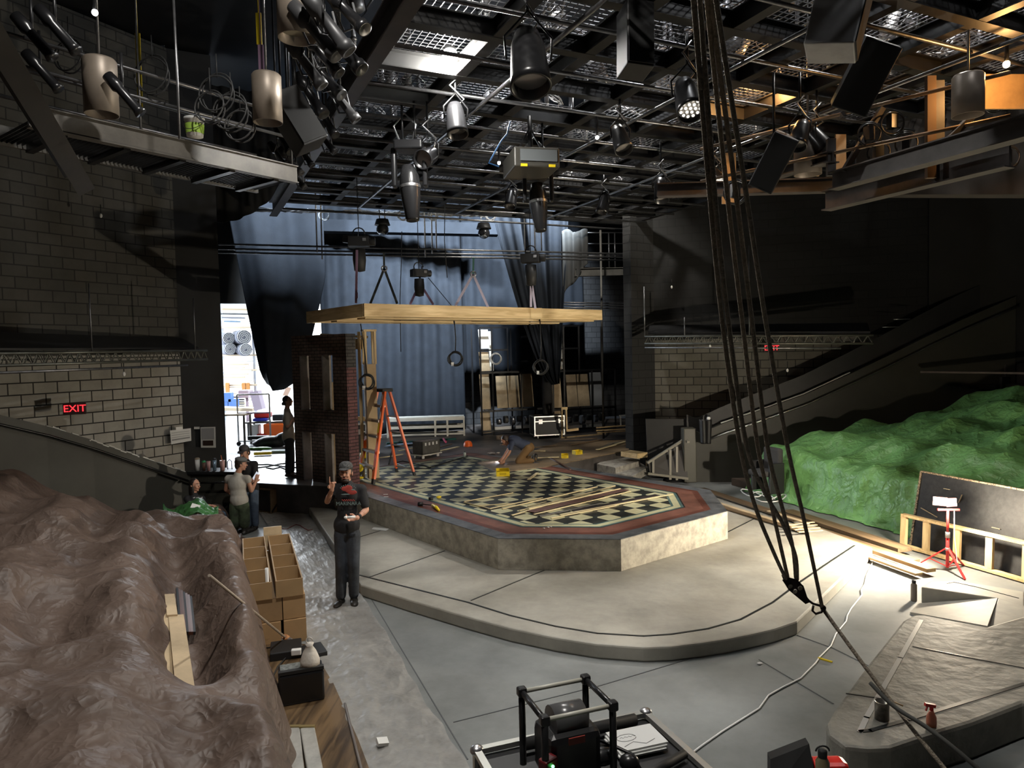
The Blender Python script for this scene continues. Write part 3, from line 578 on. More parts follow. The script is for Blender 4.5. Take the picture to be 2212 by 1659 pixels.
for xx in (700, 870, 935, 1060):
    p = at(xx, 458, 18.4); mb = MB(); mb.tube(coil(p - Vector((0, 0, .08)), .12, 3, (.1, 1, 0), .05), .010, 6); mb.build('cable_loops', MT['pale_cable'], BAT)
for x0, ya, yb, yd in ((683, 432, 545, 17.3), (694, 432, 560, 17.5), (917, 440, 556, 18.0), (932, 440, 548, 18.1), (941, 440, 540, 18.4), (1132, 452, 545, 18.9), (1154, 468, 552, 18.9), (1168, 455, 545, 19.1)):
    _t = at(x0, ya, yd); _t.z = 9.62; pipe(_t, at(x0 + 2, yb, yd), .018, 'bright vertical drop pipe hanging in front of the curtains', 'drop_pipe', STEEL, 'vertical drop pipes over the stage')
def dome(x, y, yd, label):
    c = at(x, y, yd); t = thing('moving_head_light', label, 'stage light', c)
    mb = MB(); mb.lathe([(0, .13), (.15, .12), (.19, .0), (.2, -.03), (0, -.03)], c); mb.build('base', BLACK, t)
    mb = MB(); mb.ell(c - Vector((0, 0, .14)), (.16, .16, .15)); mb.build('head', mat('gloss_black', (.02, .02, .022), .15), t)
    mb = MB(); mb.lathe([(0, -.005), (.08, 0), (.085, .01), (0, .01)], c - Vector((0, .1, .25)), (0, -.5, -1)); mb.build('lens', mat('lens_glass', (.35, .38, .42), .08, .6), t)
    for s_ in (-.07, .07):
        mb = MB(); mb.cyl(c + Vector((s_, 0, .12)), c + Vector((s_, 0, .36)), .015, n=6); mb.build('clamp', STEEL, t)
dome(826, 484, 18.3, 'dark moving head light hanging left below the cable batten'); dome(1045, 492, 19.0, 'dark moving head light hanging right below the cable batten')
# backstage balcony at right
BG = thing('backstage_balcony', 'black steel balcony with cloth over its rail behind the right of the opening', 'balcony', at(1300, 598, 21.5))
p, q = at(1240, 589, 21.3), at(1372, 586, 22.1)
mb = MB(); mb.beam(p, q, .16, .22); mb.beam(p + Vector((0, -.02, -.11)), q + Vector((0, -.02, -.11)), .22, .02); mb.beam(p + Vector((0, -.02, .11)), q + Vector((0, -.02, .11)), .22, .02); mb.build('floor_beam', GREYMET, BG)
mb = MB(); mb.prism([p[:2], q[:2], (q + WW * 2)[:2], (p + WW * 2)[:2]], p.z + .13, p.z + .18); mb.build('floor_plate', BLACK, BG)
for xx in (1243, 1297, 1315, 1328): mb = MB(); e = p.lerp(q, (xx - 1240) / 132); mb.cyl(e, e + Vector((0, 0, 1.2)), .02, n=8); mb.build('post', PIPE, BG)
for zz in (.5, .85, 1.18): mb = MB(); mb.cyl(p + Vector((0, 0, zz)), q + Vector((0, 0, zz)), .02, n=8); mb.build('rail', PIPE, BG)
def clo(u, v): e = p + Vector((-.35 + u * .75, -.1 - .08 * sin(v * 5), 0)); e.z = p.z + 1.22 - v * (1.9 - .9 * u) + .05 * sin(u * 9); e.y += .06 * sin(u * 18); return e
mb = MB(); mb.grid(clo, 24, 16); o = mb.build('dark_cloth', mat('dark_grey_cloth', (.04, .04, .038), .95)); o.modifiers.new('s', 'SOLIDIFY').thickness = .02; tag(o, 'dark grey cloth draped over the balcony rail backstage', 'cloth')
pipe(at(1297, 497, 20.6), Vector((at(1303, 900, 20.6).x, 20.6, .6)), .03, 'tall thin dark pole standing right of the scenery racks', 'pole', GREYMET)
# -------------------------------- scenery racks
def rack(x0, label, big=True):
    b0 = on(x0, 941 if x0 < 1100 else 938, FD); b0.z = FD; t = thing('scenery_rack', label, 'rack', b0)
    def P(s, d, z): v = b0 + UW * s + WW * d; v.z = FD + z; return v
    Wd, Dp, Ht = 2.15, .9, 3.35
    for s in (0, .38, Wd * .62, Wd):
        for d in (0, Dp): mb = MB(); mb.beam(P(s, d, 0), P(s, d, Ht if s < .5 or d else 1.95), .05, .05); mb.build('upright', BLKMET, t)
    for z in (.12, .75, 1.95): mb = MB(); mb.beam(P(0, 0, z), P(Wd, 0, z), .05, .06); mb.build('crossbar', BLKMET, t)
    for z in (2.65, Ht): mb = MB(); mb.beam(P(0, 0, z), P(.9, 0, z), .05, .05); mb.build('crossbar', BLKMET, t)
    mb = MB(); mb.beam(P(.9, 0, 1.95), P(.9, 0, Ht), .05, .05); mb.build('upright', BLKMET, t)
    for s, wd, z0, z1, d, m_ in ((.03, .33, 0.05, .72, .15, PLY), (.03, .33, .8, 1.9, .15, PLY), (.03, .33, 2.0, 2.6, .15, PLY), (.03, .33, 2.7, 3.3, .15, mat('white_board', (.62, .60, .54), .7, var=.1)),
                                 (.62, .36, .8, 1.82, .3, PLY), (1.0, .4, .8, 1.82, .3, PLY), (1.45, .42, .8, 1.86, .3, PLY if x0 < 1100 else mat('grey_board', (.28, .29, .30), .6)), (.42, .12, 2.0, 3.25, .35, MT['white_board'])):
        mb = MB(); mb.slab([P(s, d, z0), P(s + wd, d, z0), P(s + wd * .96, d + .12, z1), P(s, d + .12, z1)], WW * .02); mb.build('stored_panel', m_, t)
    for k in range(6):
        c = P(.6 + k * .23, .3, .38 + .05 * (k % 2)); mb = MB(); mb.cyl(c, c + UW * .12, .1 + .02 * (k % 3), n=12); mb.build('winch_drum', GREYMET if k % 2 else STEEL, t)
    for s in (.7, 1.4): mb = MB(); mb.box(P(s, .05, .17), (.55, .06, .14), rz=R(20)); mb.build('white_box', WHITEP, t)
rack(1042, 'left black steel rack holding plywood panels behind the kneeling worker'); rack(1197, 'right black steel rack holding plywood and grey panels beside the proscenium')
mb = MB(); c = at(1184, 840, 21.0); mb.cyl(Vector((c.x, 21.5, .62)), Vector((c.x, 21.5, 3.4)), .17, .12, n=16); tag(mb.build('rolled_cloth', mat('charcoal_cloth', (.035, .035, .037), .9, var=.3, vs=4)), 'tall dark cloth roll standing between the two scenery racks', 'roll')
c = at(1071, 775, 21.6); mb = MB(); mb.tube(coil(c, .16, 4, (.2, 1, 0), .03), .012, 6); tag(mb.build('white_cable_coil', WHITEP), 'white cable coil hung on the left scenery rack', 'cable')
# flight case
def flight_case(loc, sz, rz, label, wheels=.1, open_=False):
    t = thing('flight_case', label, 'case', loc, rz); X, Y, Z = sz
    mb = MB(); mb.box((0, 0, wheels + Z / 2), (X, Y, Z)); mb.build('body', mat('case_black', (.02, .02, .022), .5), t, local=True)
    e = .035; mb = MB()
    for s in (-1, 1):
        for u in (-1, 1):
            mb.box((s * X / 2, u * Y / 2, wheels + Z / 2), (e, e, Z + .01)); mb.box((0, s * Y / 2, wheels + Z / 2 + u * Z / 2), (X + .01, e, e)); mb.box((s * X / 2, 0, wheels + Z / 2 + u * Z / 2), (e, Y + .01, e))
    mb.box((0, -Y / 2 - .002, wheels + Z * .74), (X, e, .03)); mb.build('metal_edges', mat('aluminium_trim', (.62, .62, .6), .35, .8), t, local=True)
    for s in (-.3, .3): mb = MB(); mb.box((s * X, -Y / 2 - .01, wheels + Z * .74), (.11, .02, .13)); mb.build('latch', STEEL, t, local=True)
    for s in (-.38, .38):
        for u in (-.36, .36): mb = MB(); mb.cyl((s * X - .02, u * Y, wheels / 2), (s * X + .02, u * Y, wheels / 2), wheels / 2, n=12); mb.build('caster', WHITEP, t, local=True)
    return t
flight_case(on(1176, 948, FD) + Vector((.1, .4, 0)), (.9, .6, .55), R(12), 'black flight case with aluminium edges on white casters by the scenery rack')
# white timber platform frame, hardhat, tool cart
WT = mat('whitewashed_timber', (.62, .60, .53), .7, var=.12, vs=4)
p, q = on(838, 946, FD), on(1003, 941, FD); dd = (q - p).normalized(); nn = Vector((-dd.y, dd.x, 0))
TF = thing('timber_platform_frame', 'whitewashed timber platform frame lying on the stage behind the ladder', 'timber frame', p)
for z in (.03, .26, .5):
    for off in (0, .55): mb = MB(); mb.beam(p + nn * off + Vector((0, 0, z + .04)), q + nn * off + Vector((0, 0, z + .04)), .04, .085 if z > .1 else .05); mb.build('rail', WT, TF)
for s in (0, .62, .78, 1):
    for off in (0, .55): mb = MB(); v = p.lerp(q, s) + nn * off; mb.beam(v, v + Vector((0, 0, .56)), .05, .07); mb.build('upright', WT, TF)
mb = MB(); mb.slab([p + Vector((0, 0, .585)), q + Vector((0, 0, .585)), q + nn * .57 + Vector((0, 0, .585)), p + nn * .57 + Vector((0, 0, .585))], (0, 0, .02)); mb.build('top_sheet', WT, TF)
ct = on(922, 988, FD); CT = thing('tool_cart', 'low grey tool cart with stickers and white casters behind the ladder', 'cart', ct, R(52))
mb = MB()
for s in ((-.3, 0, .02, .34), (.3, 0, .02, .34), (0, -.16, .62, .02), (0, .16, .62, .02)):
    mb.box((s[0], s[1], .1 + .17), (s[2], s[3], .33))
mb.box((0, 0, .12), (.62, .34, .03)); mb.build('open_box', GREYMET, CT, local=True)
mb = MB(); mb.box((0, 0, .095), (.7, .4, .025)); mb.build('pallet_board', WT, CT, local=True)
for s in (-.26, .26):
    for u in (-.13, .13): mb = MB(); mb.cyl((s, u - .015, .04), (s, u + .015, .04), .04, n=12); mb.build('caster', WHITEP, CT, local=True)
for k in range(4): mb = MB(); mb.box((-.2 + k * .13, -.173, .36), (.05, .004, .07)); mb.build('sticker', PAPER, CT, local=True)
mb = MB(); mb.box((0, 0, .38), (.55, .28, .1)); mb.build('contents', mat('brown_clutter', (.14, .09, .06), .8, var=.6, vs=25), CT, local=True)
c = on(1011, 964, FD); HHt = thing('hard_hat', 'orange hard hat resting on the stage floor', 'helmet', c)
mb = MB(); mb.lathe([(.125, 0), (.12, .07), (.09, .13), (.04, .155), (0, .16)], c); mb.build('shell', ORANP, HHt)
mb = MB(); mb.box(c + Vector((0, -.09, .02)), (.16, .1, .012)); mb.build('brim', ORANP, HHt, bevel=.004)
# wood frames at right of the rack
def lumber(pts, label, w=.09, h=.04, m_=PINE, name='timber_lengths', group=None):
    t = thing(name, label, 'timber', pts[0][0]);
    if group: t['group'] = group
    for a, b in pts: mb = MB(); mb.beam(a, b, w, h); mb.build('piece', m_, t)
    return t
yy = 20.4
lumber([(at(1214, 883, yy), on(1214, 946, FD)), (at(1223, 883, yy), at(1225, 932, yy)), (at(1213, 882, yy), at(1226, 882, yy)), (on(1212, 947, FD), on(1308, 938, FD)), (at(1225, 930, yy), at(1250, 927, yy))], 'pale timber frame standing on edge right of the flight case', .04, .07)
lumber([(at(1288, 924, 20.0), at(1364, 918, 20.3)), (at(1288, 930, 20.0), at(1364, 926, 20.3)), (at(1290, 935, 20.0), at(1364, 930, 20.6))], 'pale timber lengths stacked low beside the proscenium', .05, .03)
lumber([(at(1360, 842, 21), at(1362, 897, 21)), (at(1338, 898, 20.8), at(1363, 896, 21)), (at(1340, 898, 20.8), at(1341, 920, 20.8))], 'white bent pipe beside the right proscenium', .04, .04, WHITEP, 'white_pipe')
# ================================================================ LIGHTING GRID AND WHAT HANGS FROM IT
GA = R(25); GU = Vector((cos(GA), sin(GA), 0)); GW = Vector((-sin(GA), cos(GA), 0)); GZ = 6.5; GS = 1.085
def G(u, w_, z=GZ): v = GU * u + GW * w_; v.z = z; return v
GRID = thing('lighting_grid', 'black steel lighting grid with wire mesh panels covering the whole ceiling', 'lighting grid', G(5.8, 9))
GB = mat('grid_black_steel', (.010, .0095, .009), .5, .1, var=.4, vs=5)
GWM = mat('galvanised_wire', (.30, .30, .31), .35, .85)
us_ = [2.0 + GS * k for k in range(9)]; ws_ = [3.55 + GS * k for k in range(12)]
def ibeam(mb, a, b, w=.13, h=.18, t=.014):
    mb.beam(a, b, .02, h); mb.beam(a + Vector((0, 0, h / 2)), b + Vector((0, 0, h / 2)), w, t); mb.beam(a - Vector((0, 0, h / 2)), b - Vector((0, 0, h / 2)), w, t)
for k, u in enumerate(us_):
    mb = MB()
    if k == 0: ibeam(mb, G(u, 2.2, 6.46), G(u, 16.6, 6.46), .16, .3, .02)
    else: ibeam(mb, G(u, 2.2), G(u, ws_[-1]))
    mb.build('main_beam', GB if k else mat('brown_edge_steel', (.030, .022, .018), .45, .3, var=.4), GRID)
for w_ in ws_:
    mb = MB(); ibeam(mb, G(us_[0], w_, GZ - .004), G(us_[-1], w_, GZ - .004)); mb.build('cross_beam', GB, GRID)
    for s in (.22,): mb = MB(); mb.cyl(G(us_[0] + .1, w_ + .35, GZ - .16), G(us_[-1], w_ + .35, GZ - .16), .024, n=8); mb.build('pipe', PIPE, GRID)
for u in (us_[1] + .45, us_[3] + .45, us_[5] + .5): mb = MB(); mb.cyl(G(u, 2.6, GZ - .21), G(u, 15.0, GZ - .21), .024, n=8); mb.build('pipe', PIPE, GRID)
pm = None
for i in range(8):
    for j in range(11):
        if (i, j) in ((2, 4), (3, 7)): continue
        if pm is None:
            mb = MB(); n_ = 13
            for k in range(n_ + 1):
                c = -.5 * GS + GS * k / n_; mb.beam((c, -.5 * GS, 0), (c, .5 * GS, 0), .008, .008); mb.beam((-.5 * GS, c, .008), (.5 * GS, c, .008), .008, .008)
            pm = mb.build('mesh_panel', GWM, GRID, local=True); o = pm
        else: o = bpy.data.objects.new('mesh_panel', pm.data); COL.objects.link(o); o.parent = GRID
        o.matrix_local = WM[GRID.name].inverted() @ Matrix.Translation(G(us_[i] + GS / 2, ws_[j] + GS / 2, GZ + .16)) @ Matrix.Rotation(GA, 4, 'Z')
# clutter stored above the mesh
rs = random.Random(3)
def Mloc(p, rx=0, ry=0, rz=0, s=1): return Matrix.Translation(p) @ Euler((rx, ry, rz)).to_matrix().to_4x4() @ Matrix.Scale(s, 4)
def fixture_proto():
    t = thing('stored_spotlight', 'metal spotlight with dangling cables standing above the wire mesh of the grid', 'stage light', G(4, 8, 7.2), 0, 'spotlights above the mesh')
    mb = MB(); mb.lathe([(0, -.22), (.085, -.22), (.09, -.02), (.12, 0), (.12, .2), (.07, .24), (0, .24)], (0, 0, 0)); mb.build('housing', mat('worn_silver', (.36, .36, .365), .35, .8, var=.5, vs=9), t, local=True)
    mb = MB(); mb.tube([(-.14, 0, 0), (-.15, 0, .2), (0, 0, .36), (.15, 0, .2), (.14, 0, 0)], .012, 5); mb.build('yoke', BLKMET, t, local=True)
    mb = MB(); mb.tube([(0, .05, .24), (.1, .12, .42), (.22, .04, .3), (.2, -.1, .02), (.3, -.16, -.15)], .014, 5); mb.build('cable', mat('shiny_cable', (.16, .16, .165), .25), t, local=True)
    return t
fp = fixture_proto(); first = True
def cellpt(r_): return G(us_[0] + rs.random() * 8.4, 4 + rs.random() * 11.3, r_)
for k in range(95):
    p = cellpt(6.95 + rs.random() * 1.0)
    if (p.xy - L_KEY.xy).length < .5: continue
    M = Mloc(p, rs.uniform(-.5, .5) + (pi if rs.random() < .4 else 0), rs.uniform(-.5, .5), rs.uniform(0, 6), rs.uniform(.7, 1.15))
    if first: fp.matrix_world = M; first = False
    else: dup(fp, M)
cp = None
for k in range(80):
    p = cellpt(6.75)
    if cp is None:
        mb = MB(); mb.cyl((0, 0, 0), (0, 0, 1.9), .035, n=8); mb.cyl((0, 0, .6), (0, 0, .68), .05, n=8); mb.cyl((0, 0, 1.3), (0, 0, 1.36), .05, n=8); cp = mb.build('conduit', mat('galvanised_conduit', (.42, .42, .44), .3, .8)); tag(cp, 'galvanised vertical pipe rising above the wire mesh of the grid', 'pipe', 'vertical pipes above the mesh'); o = cp
    else: o = cp.copy(); COL.objects.link(o)
    o.location = p; o.scale = (rs.uniform(.5, 1.4),) * 2 + (rs.uniform(.5, 1),); o.rotation_euler = (rs.uniform(-.05, .05), rs.uniform(-.05, .05), 0)
cp = None
for k in range(70):
    p = cellpt(6.8 + rs.random() * .5)
    if cp is None:
        mb = MB(); P = [(.35 * cos(t * .55) * (1 + .4 * sin(t * 1.3)), .3 * sin(t * .55) * (1 + .4 * cos(t * .9)), .12 * sin(t * .8)) for t in range(34)]; mb.tube(P, .016, 6); cp = mb.build('cable_tangle', mat('pale_grey_cable', (.36, .36, .37), .3)); tag(cp, 'tangled cable lying on the wire mesh of the grid', 'cable', 'cables lying on the mesh'); o = cp
    else: o = cp.copy(); COL.objects.link(o)
    o.location = p; o.rotation_euler = (rs.uniform(-.6, .6), rs.uniform(-.6, .6), rs.uniform(0, 6)); o.scale = (rs.uniform(.5, 1.2),) * 3
# lamps that are on
def bulb(p, r, col, es, label, name='ceiling_lamp', up=.5):
    t = thing(name, label, 'lamp', p)
    mb = MB(); mb.ell(p + Vector((0, 0, .0)), (r, r, r * 1.1)); o = mb.build('bulb', mat('lit_bulb_' + name, col, .5, emit=col, es=es), t)
    mb = MB(); mb.lathe([(.0, .0), (r * .7, 0), (r * .6, .12), (.02, .16), (.015, up)], p + Vector((0, 0, r * .7))); mb.build('socket', BLKMET, t)
    o.visible_shadow = True; return t
bulb(L_KEY, .09, (1, .98, .9), 90, 'very bright white lamp shining inside the grid', up=.1)
bulb(on(1648, 192, 6.62) + Vector((0, 0, .07)), .035, (1, .55, .2), 60, 'small orange bulb glowing under the grid right of the ropes', 'orange_bulb', .3)
bulb(on(2174, 153, 6.1) + Vector((0, 0, .07)), .035, (1, .6, .25), 60, 'orange bulb glowing near the right edge by the plywood panel', 'orange_bulb', .6)
for x, y in ((1078, 352), (1290, 297), (205, 467 - 440)):
    p = on(x, y, 6.15); bulb(p, .025, (1, 1, 1), 12, {1078: 'tiny white lamp glowing left of the projector', 1290: 'tiny white lamp glowing right of the projector', 205: 'small white lamp at the top left above the catwalk'}[x], 'small_lamp', .3)
# fixtures under the grid
def orient(d, roll=0):
    q = Vector(d).to_track_quat('Z', 'Y'); return q.to_matrix().to_4x4() @ Matrix.Rotation(roll, 4, 'Z')
def hook(mb, p, ztop): mb.cyl(p, Vector((p.x, p.y, max(ztop, 6.45))), .016, n=6)
GLOSSB = mat('gloss_black_housing', (.012, .012, .013), .28)
def par_can(x, y, z, d, s, label, led=False, ztop=GZ - .1, m_=None):
    p = on(x, y, z); t = thing('par_can', label, 'stage light', p); d = Vector(d).normalized()
    mb = MB(); mb.lathe([(0, -.2 * s), (.08 * s, -.19 * s), (.105 * s, -.1 * s), (.125 * s, .15 * s), (.13 * s, .2 * s), (.115 * s, .2 * s), (.11 * s, .12 * s), (0, .1 * s)], p, d); mb.build('can', m_ or GLOSSB, t)
    mb = MB(); mb.lathe([(0, .135 * s), (.11 * s, .13 * s)], p, d); mb.build('lens', mat('par_lens', (.32, .30, .28), .2, .5), t)
    if led:
        x_, y_, dd = basis(d)
        for k in range(19):
            rr, aa = (0, 0) if k == 0 else ((.045 * s, k * pi / 3) if k < 7 else (.088 * s, k * pi / 6)); c = p + d * .15 * s + x_ * rr * cos(aa) + y_ * rr * sin(aa)
            mb = MB(); mb.lathe([(0, .012), (.014 * s, .008), (.015 * s, 0)], c, d, n=8); mb.build('led', mat('led_lens', (.8, .8, .75), .1, emit=(1, .95, .85), es=.6), t)
    sx = basis(d)[0]; mb = MB(); mb.tube([p + sx * .14 * s, p + sx * .15 * s + Vector((0, 0, .14 * s)), p + Vector((0, 0, .3 * s)), p - sx * .15 * s + Vector((0, 0, .14 * s)), p - sx * .14 * s], .011, 6); hook(mb, p + Vector((0, 0, .3 * s)), ztop); mb.build('yoke', BLKMET, t)
    mb = MB(); mb.tube([p - d * .15 * s, p + Vector((.1, .05, .25 * s)), p + Vector((-.06, -.06, .38 * s)), p + Vector((.05, 0, .5 * s))], .012, 5); mb.build('cable', STEEL, t)
    return t
par_can(1142, 130, 5.9, (.05, -.35, -1), 1.5, 'large black can light below the grid left of the hanging speaker')
par_can(985, 258, 5.95, (.1, -.25, -1), 1.0, 'black can light just below the big bright lamp', ztop=GZ - .1)
par_can(1485, 210, 5.8, (.05, -.65, -1), 1.15, 'black can light with a honeycomb of small round lenses beside the ropes', True)
par_can(1340, 300, 5.9, (.2, -.5, -1), .95, 'can light with a shiny clamp right of the projector')
par_can(1545, 378, 5.8, (.3, -.6, -.8), .8, 'small can light with dotted lenses behind the ropes', True)
par_can(1428, 410, 5.7, (.0, -.3, -1), .95, 'black can light right above the right proscenium')
par_can(1728, 290, 5.7, (-.4, -.4, -1), .9, 'can light aiming down left of the right catwalk')
par_can(1765, 300, 5.8, (.5, -.3, -.8), .9, 'black can light tucked behind the one aiming down at right')
par_can(1305, 440, 5.9, (-.3, -.2, -1), .9, 'black can light at the far right corner of the grid')
par_can(925, 338, 5.75, (-.3, -.9, -.45), 1.0, 'black round light facing the seats left of the projector')
par_can(1105, 428, 6.0, (-.2, -.3, -1), .9, 'can light at the back of the grid beside the right moving head')
def moving_head(x, y, z, s, label):
    p = on(x, y, z); t = thing('moving_head_spotlight', label, 'stage light', p); c = p
    mb = MB(); mb.box(c + Vector((0, 0, .52 * s)), (.36 * s, .3 * s, .12 * s)); mb.build('base', GLOSSB, t, bevel=.02)
    for k in (-1, 1): mb = MB(); mb.beam(c + Vector((k * .2 * s, 0, .5 * s)), c + Vector((k * .2 * s, 0, 0)), .14 * s, .06 * s, up=(1, 0, 0)); mb.build('yoke_arm', GLOSSB, t, bevel=.02)
    mb = MB(); mb.lathe([(0, .3 * s), (.09 * s, .28 * s), (.125 * s, .15 * s), (.135 * s, 0), (.12 * s, -.18 * s), (.10 * s, -.3 * s), (.09 * s, -.42 * s), (.08 * s, -.44 * s), (0, -.42 * s)], c, (-.06, .1, 1)); mb.build('head', mat('dark_grey_housing', (.018, .018, .019), .25), t)
    mb = MB(); mb.lathe([(.137 * s, -.02), (.14 * s, 0), (.137 * s, .02)], c, (-.06, .1, 1)); mb.build('trim_ring', STEEL, t)
    mb = MB(); hook(mb, c + Vector((.08 * s, 0, .58 * s)), GZ - .1); hook(mb, c + Vector((-.08 * s, 0, .58 * s)), GZ - .1); mb.build('clamp', BLKMET, t)
    mb = MB(); mb.tube([c + Vector((-.12, 0, .6 * s)), c + Vector((-.2, .05, .8 * s)), c + Vector((-.05, 0, .95 * s)), c + Vector((.1, 0, .8 * s)), c + Vector((.05, 0, .62 * s))], .014, 6); mb.build('cable', STEEL, t)
moving_head(886, 405, 5.35, 1.0, 'large moving head light hanging lowest at centre left of the grid'); moving_head(1163, 437, 5.3, .95, 'moving head light hanging below the projector at the back of the grid')
# projector
p = on(1146, 355, 5.75); PJ = thing('projector', 'big dark projector with a grey lens window and yellow stickers under the grid', 'projector', p, R(12))
mb = MB(); mb.box((0, 0, 0), (.62, .75, .26)); mb.build('housing', mat('projector_grey', (.045, .042, .035), .4), PJ, local=True, bevel=.02)
mb = MB(); mb.box((.02, -.38, .02), (.5, .02, .15)); mb.build('front_window', mat('window_grey', (.12, .13, .135), .15), PJ, local=True)
for s in (-.18, .2): mb = MB(); mb.box((s, -.377, -.11), (.09, .012, .035)); mb.build('yellow_sticker', YELP, PJ, local=True)
mb = MB(); mb.cyl((0, 0, .13), (0, 0, GZ - .1 - p.z), .03, n=8); mb.beam((-.2, 0, .13), (0, 0, .5), .02, .02); mb.beam((.2, 0, .13), (0, 0, .5), .02, .02); mb.build('bracket', BLKMET, PJ, local=True)
def speaker(x, y, z, sz, e, label, m_=None, cone=True, ztop=GZ - .05):
    p = on(x, y, z); t = thing('loudspeaker', label, 'loudspeaker', p); Mt = Euler(tuple(R(q) for q in e)).to_matrix(); X, Y, Z = sz
    mb = MB(); mb.box(p, sz, M=Mt); mb.build('cabinet', m_ or BLACK, t, bevel=.012)
    mb = MB(); mb.box(p + Mt @ Vector((0, -Y / 2 - .006, 0)), (X * .92, .012, Z * .94), M=Mt); mb.build('grille', mat('speaker_grille', (.004, .004, .004), .8), t)
    mb = MB(); c = p + Vector((0, 0, Z * .4)); hook(mb, c, ztop); mb.build('hanger', BLKMET, t)
speaker(1372, 88, 6.0, (.26, .28, .62), (-8, 4, 12), 'black loudspeaker hanging high left of the ropes')
speaker(1868, 165, 5.9, (.36, .3, .68), (28, 24, -10), 'black loudspeaker tilted over the right side of the grid')
speaker(1672, 350, 5.4, (.30, .3, .66), (22, 28, -15), 'black loudspeaker leaning near the right catwalk')
speaker(640, 262, 5.75, (.32, .32, .62), (-12, -28, 38), 'black loudspeaker tilted at the left edge of the grid', ztop=6.4)
speaker(1812, 36, 6.0, (.34, .40, .66), (12, 10, 62), 'pale grey loudspeaker cut by the top edge at right', mat('pale_speaker', (.34, .34, .34), .6, var=.2))
# house light cans
def pendant(x, y, z, r, h, label, top=9.4, tilt=(0, 0, 1)):
    p = on(x, y, z); t = thing('house_light', label, 'ceiling light', p)
    mb = MB(); mb.lathe([(0, h / 2), (r * .9, h / 2), (r, h / 2 - .02), (r, -h / 2), (r * .94, -h / 2), (r * .92, -h / 2 + .08), (0, -h / 2 + .12)], p, tilt, n=28); mb.build('can', mat('beige_can', (.23, .19, .15), .45, .3, var=.15), t)
    mb = MB(); mb.lathe([(0, -h / 2 + .085), (r * .9, -h / 2 + .08)], p, tilt); mb.build('diffuser', mat('diffuser_glass', (.3, .27, .2), .4), t)
    mb = MB(); mb.cyl(p + Vector((0, 0, h / 2)), Vector((p.x, p.y, top)), .012, n=8); mb.build('stem', PIPE, t)
pendant(217, 188, 5.7, .145, .5, 'brown cylindrical house light hanging over the left catwalk'); pendant(577, 213, 5.9, .15, .5, 'beige cylindrical house light beside the left edge of the grid')
pendant(640, 22, 6.3, .17, .5, 'beige cylindrical house light cut by the top of the picture'); pendant(2091, 206, 5.75, .15, .42, 'grey cylindrical house light below the orange bulb at right')
pendant(1745, 342, 5.6, .17, .42, 'pale cylindrical house light behind the right catwalk rail')
# bank of profile spotlights on the left edge
def profile(x, y, z, d, s, label, m_):
    s *= .8
    p = on(x, y, z); t = thing('profile_spotlight', label, 'stage light', p, 0, 'profile spotlights banked at the left edge of the grid'); d = Vector(d).normalized()
    mb = MB(); mb.lathe([(0, -.34 * s), (.08 * s, -.33 * s), (.1 * s, -.1 * s), (.06 * s, -.06 * s), (.075 * s, .3 * s), (.095 * s, .32 * s), (.095 * s, .42 * s), (.08 * s, .42 * s), (0, .4 * s)], p, d); mb.build('body', m_, t)
    sx = basis(d)[0]; mb = MB(); mb.tube([p + sx * .12 * s, p + Vector((0, 0, .25 * s)), p - sx * .12 * s], .011, 6); hook(mb, p + Vector((0, 0, .25 * s)), 9.6); mb.build('yoke', BLKMET, t)
    mb = MB(); mb.tube([p - d * .34 * s, p - d * .5 * s + Vector((.05, .1, -.1)), p - d * .3 * s + Vector((.1, .05, -.3)), p + Vector((.12, 0, -.15)), p + Vector((.05, .1, .1))], .011, 5); mb.build('cable', MT['shiny_cable'], t)
for k, (x, y, s) in enumerate(((700, 40, 1.0), (735, 100, 1.0), (700, 165, .95), (735, 215, .85), (668, 200, .95), (705, 260, .8), (655, 130, .9), (690, 110, .9), (600, 330, .8), (625, 345, .8), (655, 330, .7), (610, 300, .8), (640, 380, .7), (700, 300, .7), (745, 20, .9), (675, 60, 1.0))):
    profile(x, y, 6.05 + .1 * (k % 3), (.55 + .1 * sin(k), -.1 + .2 * cos(k * 2), -.75), s, 'profile spotlight crowded among others along the left edge of the grid', mat('dull_housing', (.05, .05, .052), .45, .3) if k % 3 == 0 else GLOSSB)
for k, (x, y) in enumerate(((70, 75), (120, 60), (88, 150), (265, 200))):
    p = on(x, y, 5.9 if k < 3 else 5.6); t = thing('catwalk_spotlight', ['dark profile spotlight at the far upper left above the catwalk', 'second dark profile spotlight at the upper left slanting down', 'dark spotlight lowest of the three at the upper left', 'dark spotlight clamped on the catwalk rail beside the yellow strap'][k], 'stage light', p)
    d = Vector((.6, .1, -.75)).normalized(); mb = MB(); mb.lathe([(0, -.19), (.05, -.19), (.058, -.06), (.04, -.03), (.045, .19), (.056, .23), (0, .23)], p, d); mb.build('body', GLOSSB, t)
    mb = MB(); mb.cyl(p, Vector((p.x, p.y, p.z + .35)), .015, n=6); mb.build('yoke', BLKMET, t)
# straps
def strap(x, y0, y1, z, m_, label):
    a = on(x, y0, z); b = at(x + (y1 - y0) * .04, y1, a.y); mb = MB(); mb.beam(a, b, .06, .012, up=(0, 1, 0)); mb.cyl(a, Vector((a.x, a.y, 9.4)), .006, n=5); tag(mb.build('strap', m_), label, 'strap')
strap(297, 72, 240, 7.2, YELP, 'long yellow strap hanging behind the left catwalk'); strap(558, 28, 96, 7.0, YELP, 'short yellow strap hanging near the beige house light')
strap(563, 97, 168, 6.6, PURP, 'purple strap under the short yellow strap')
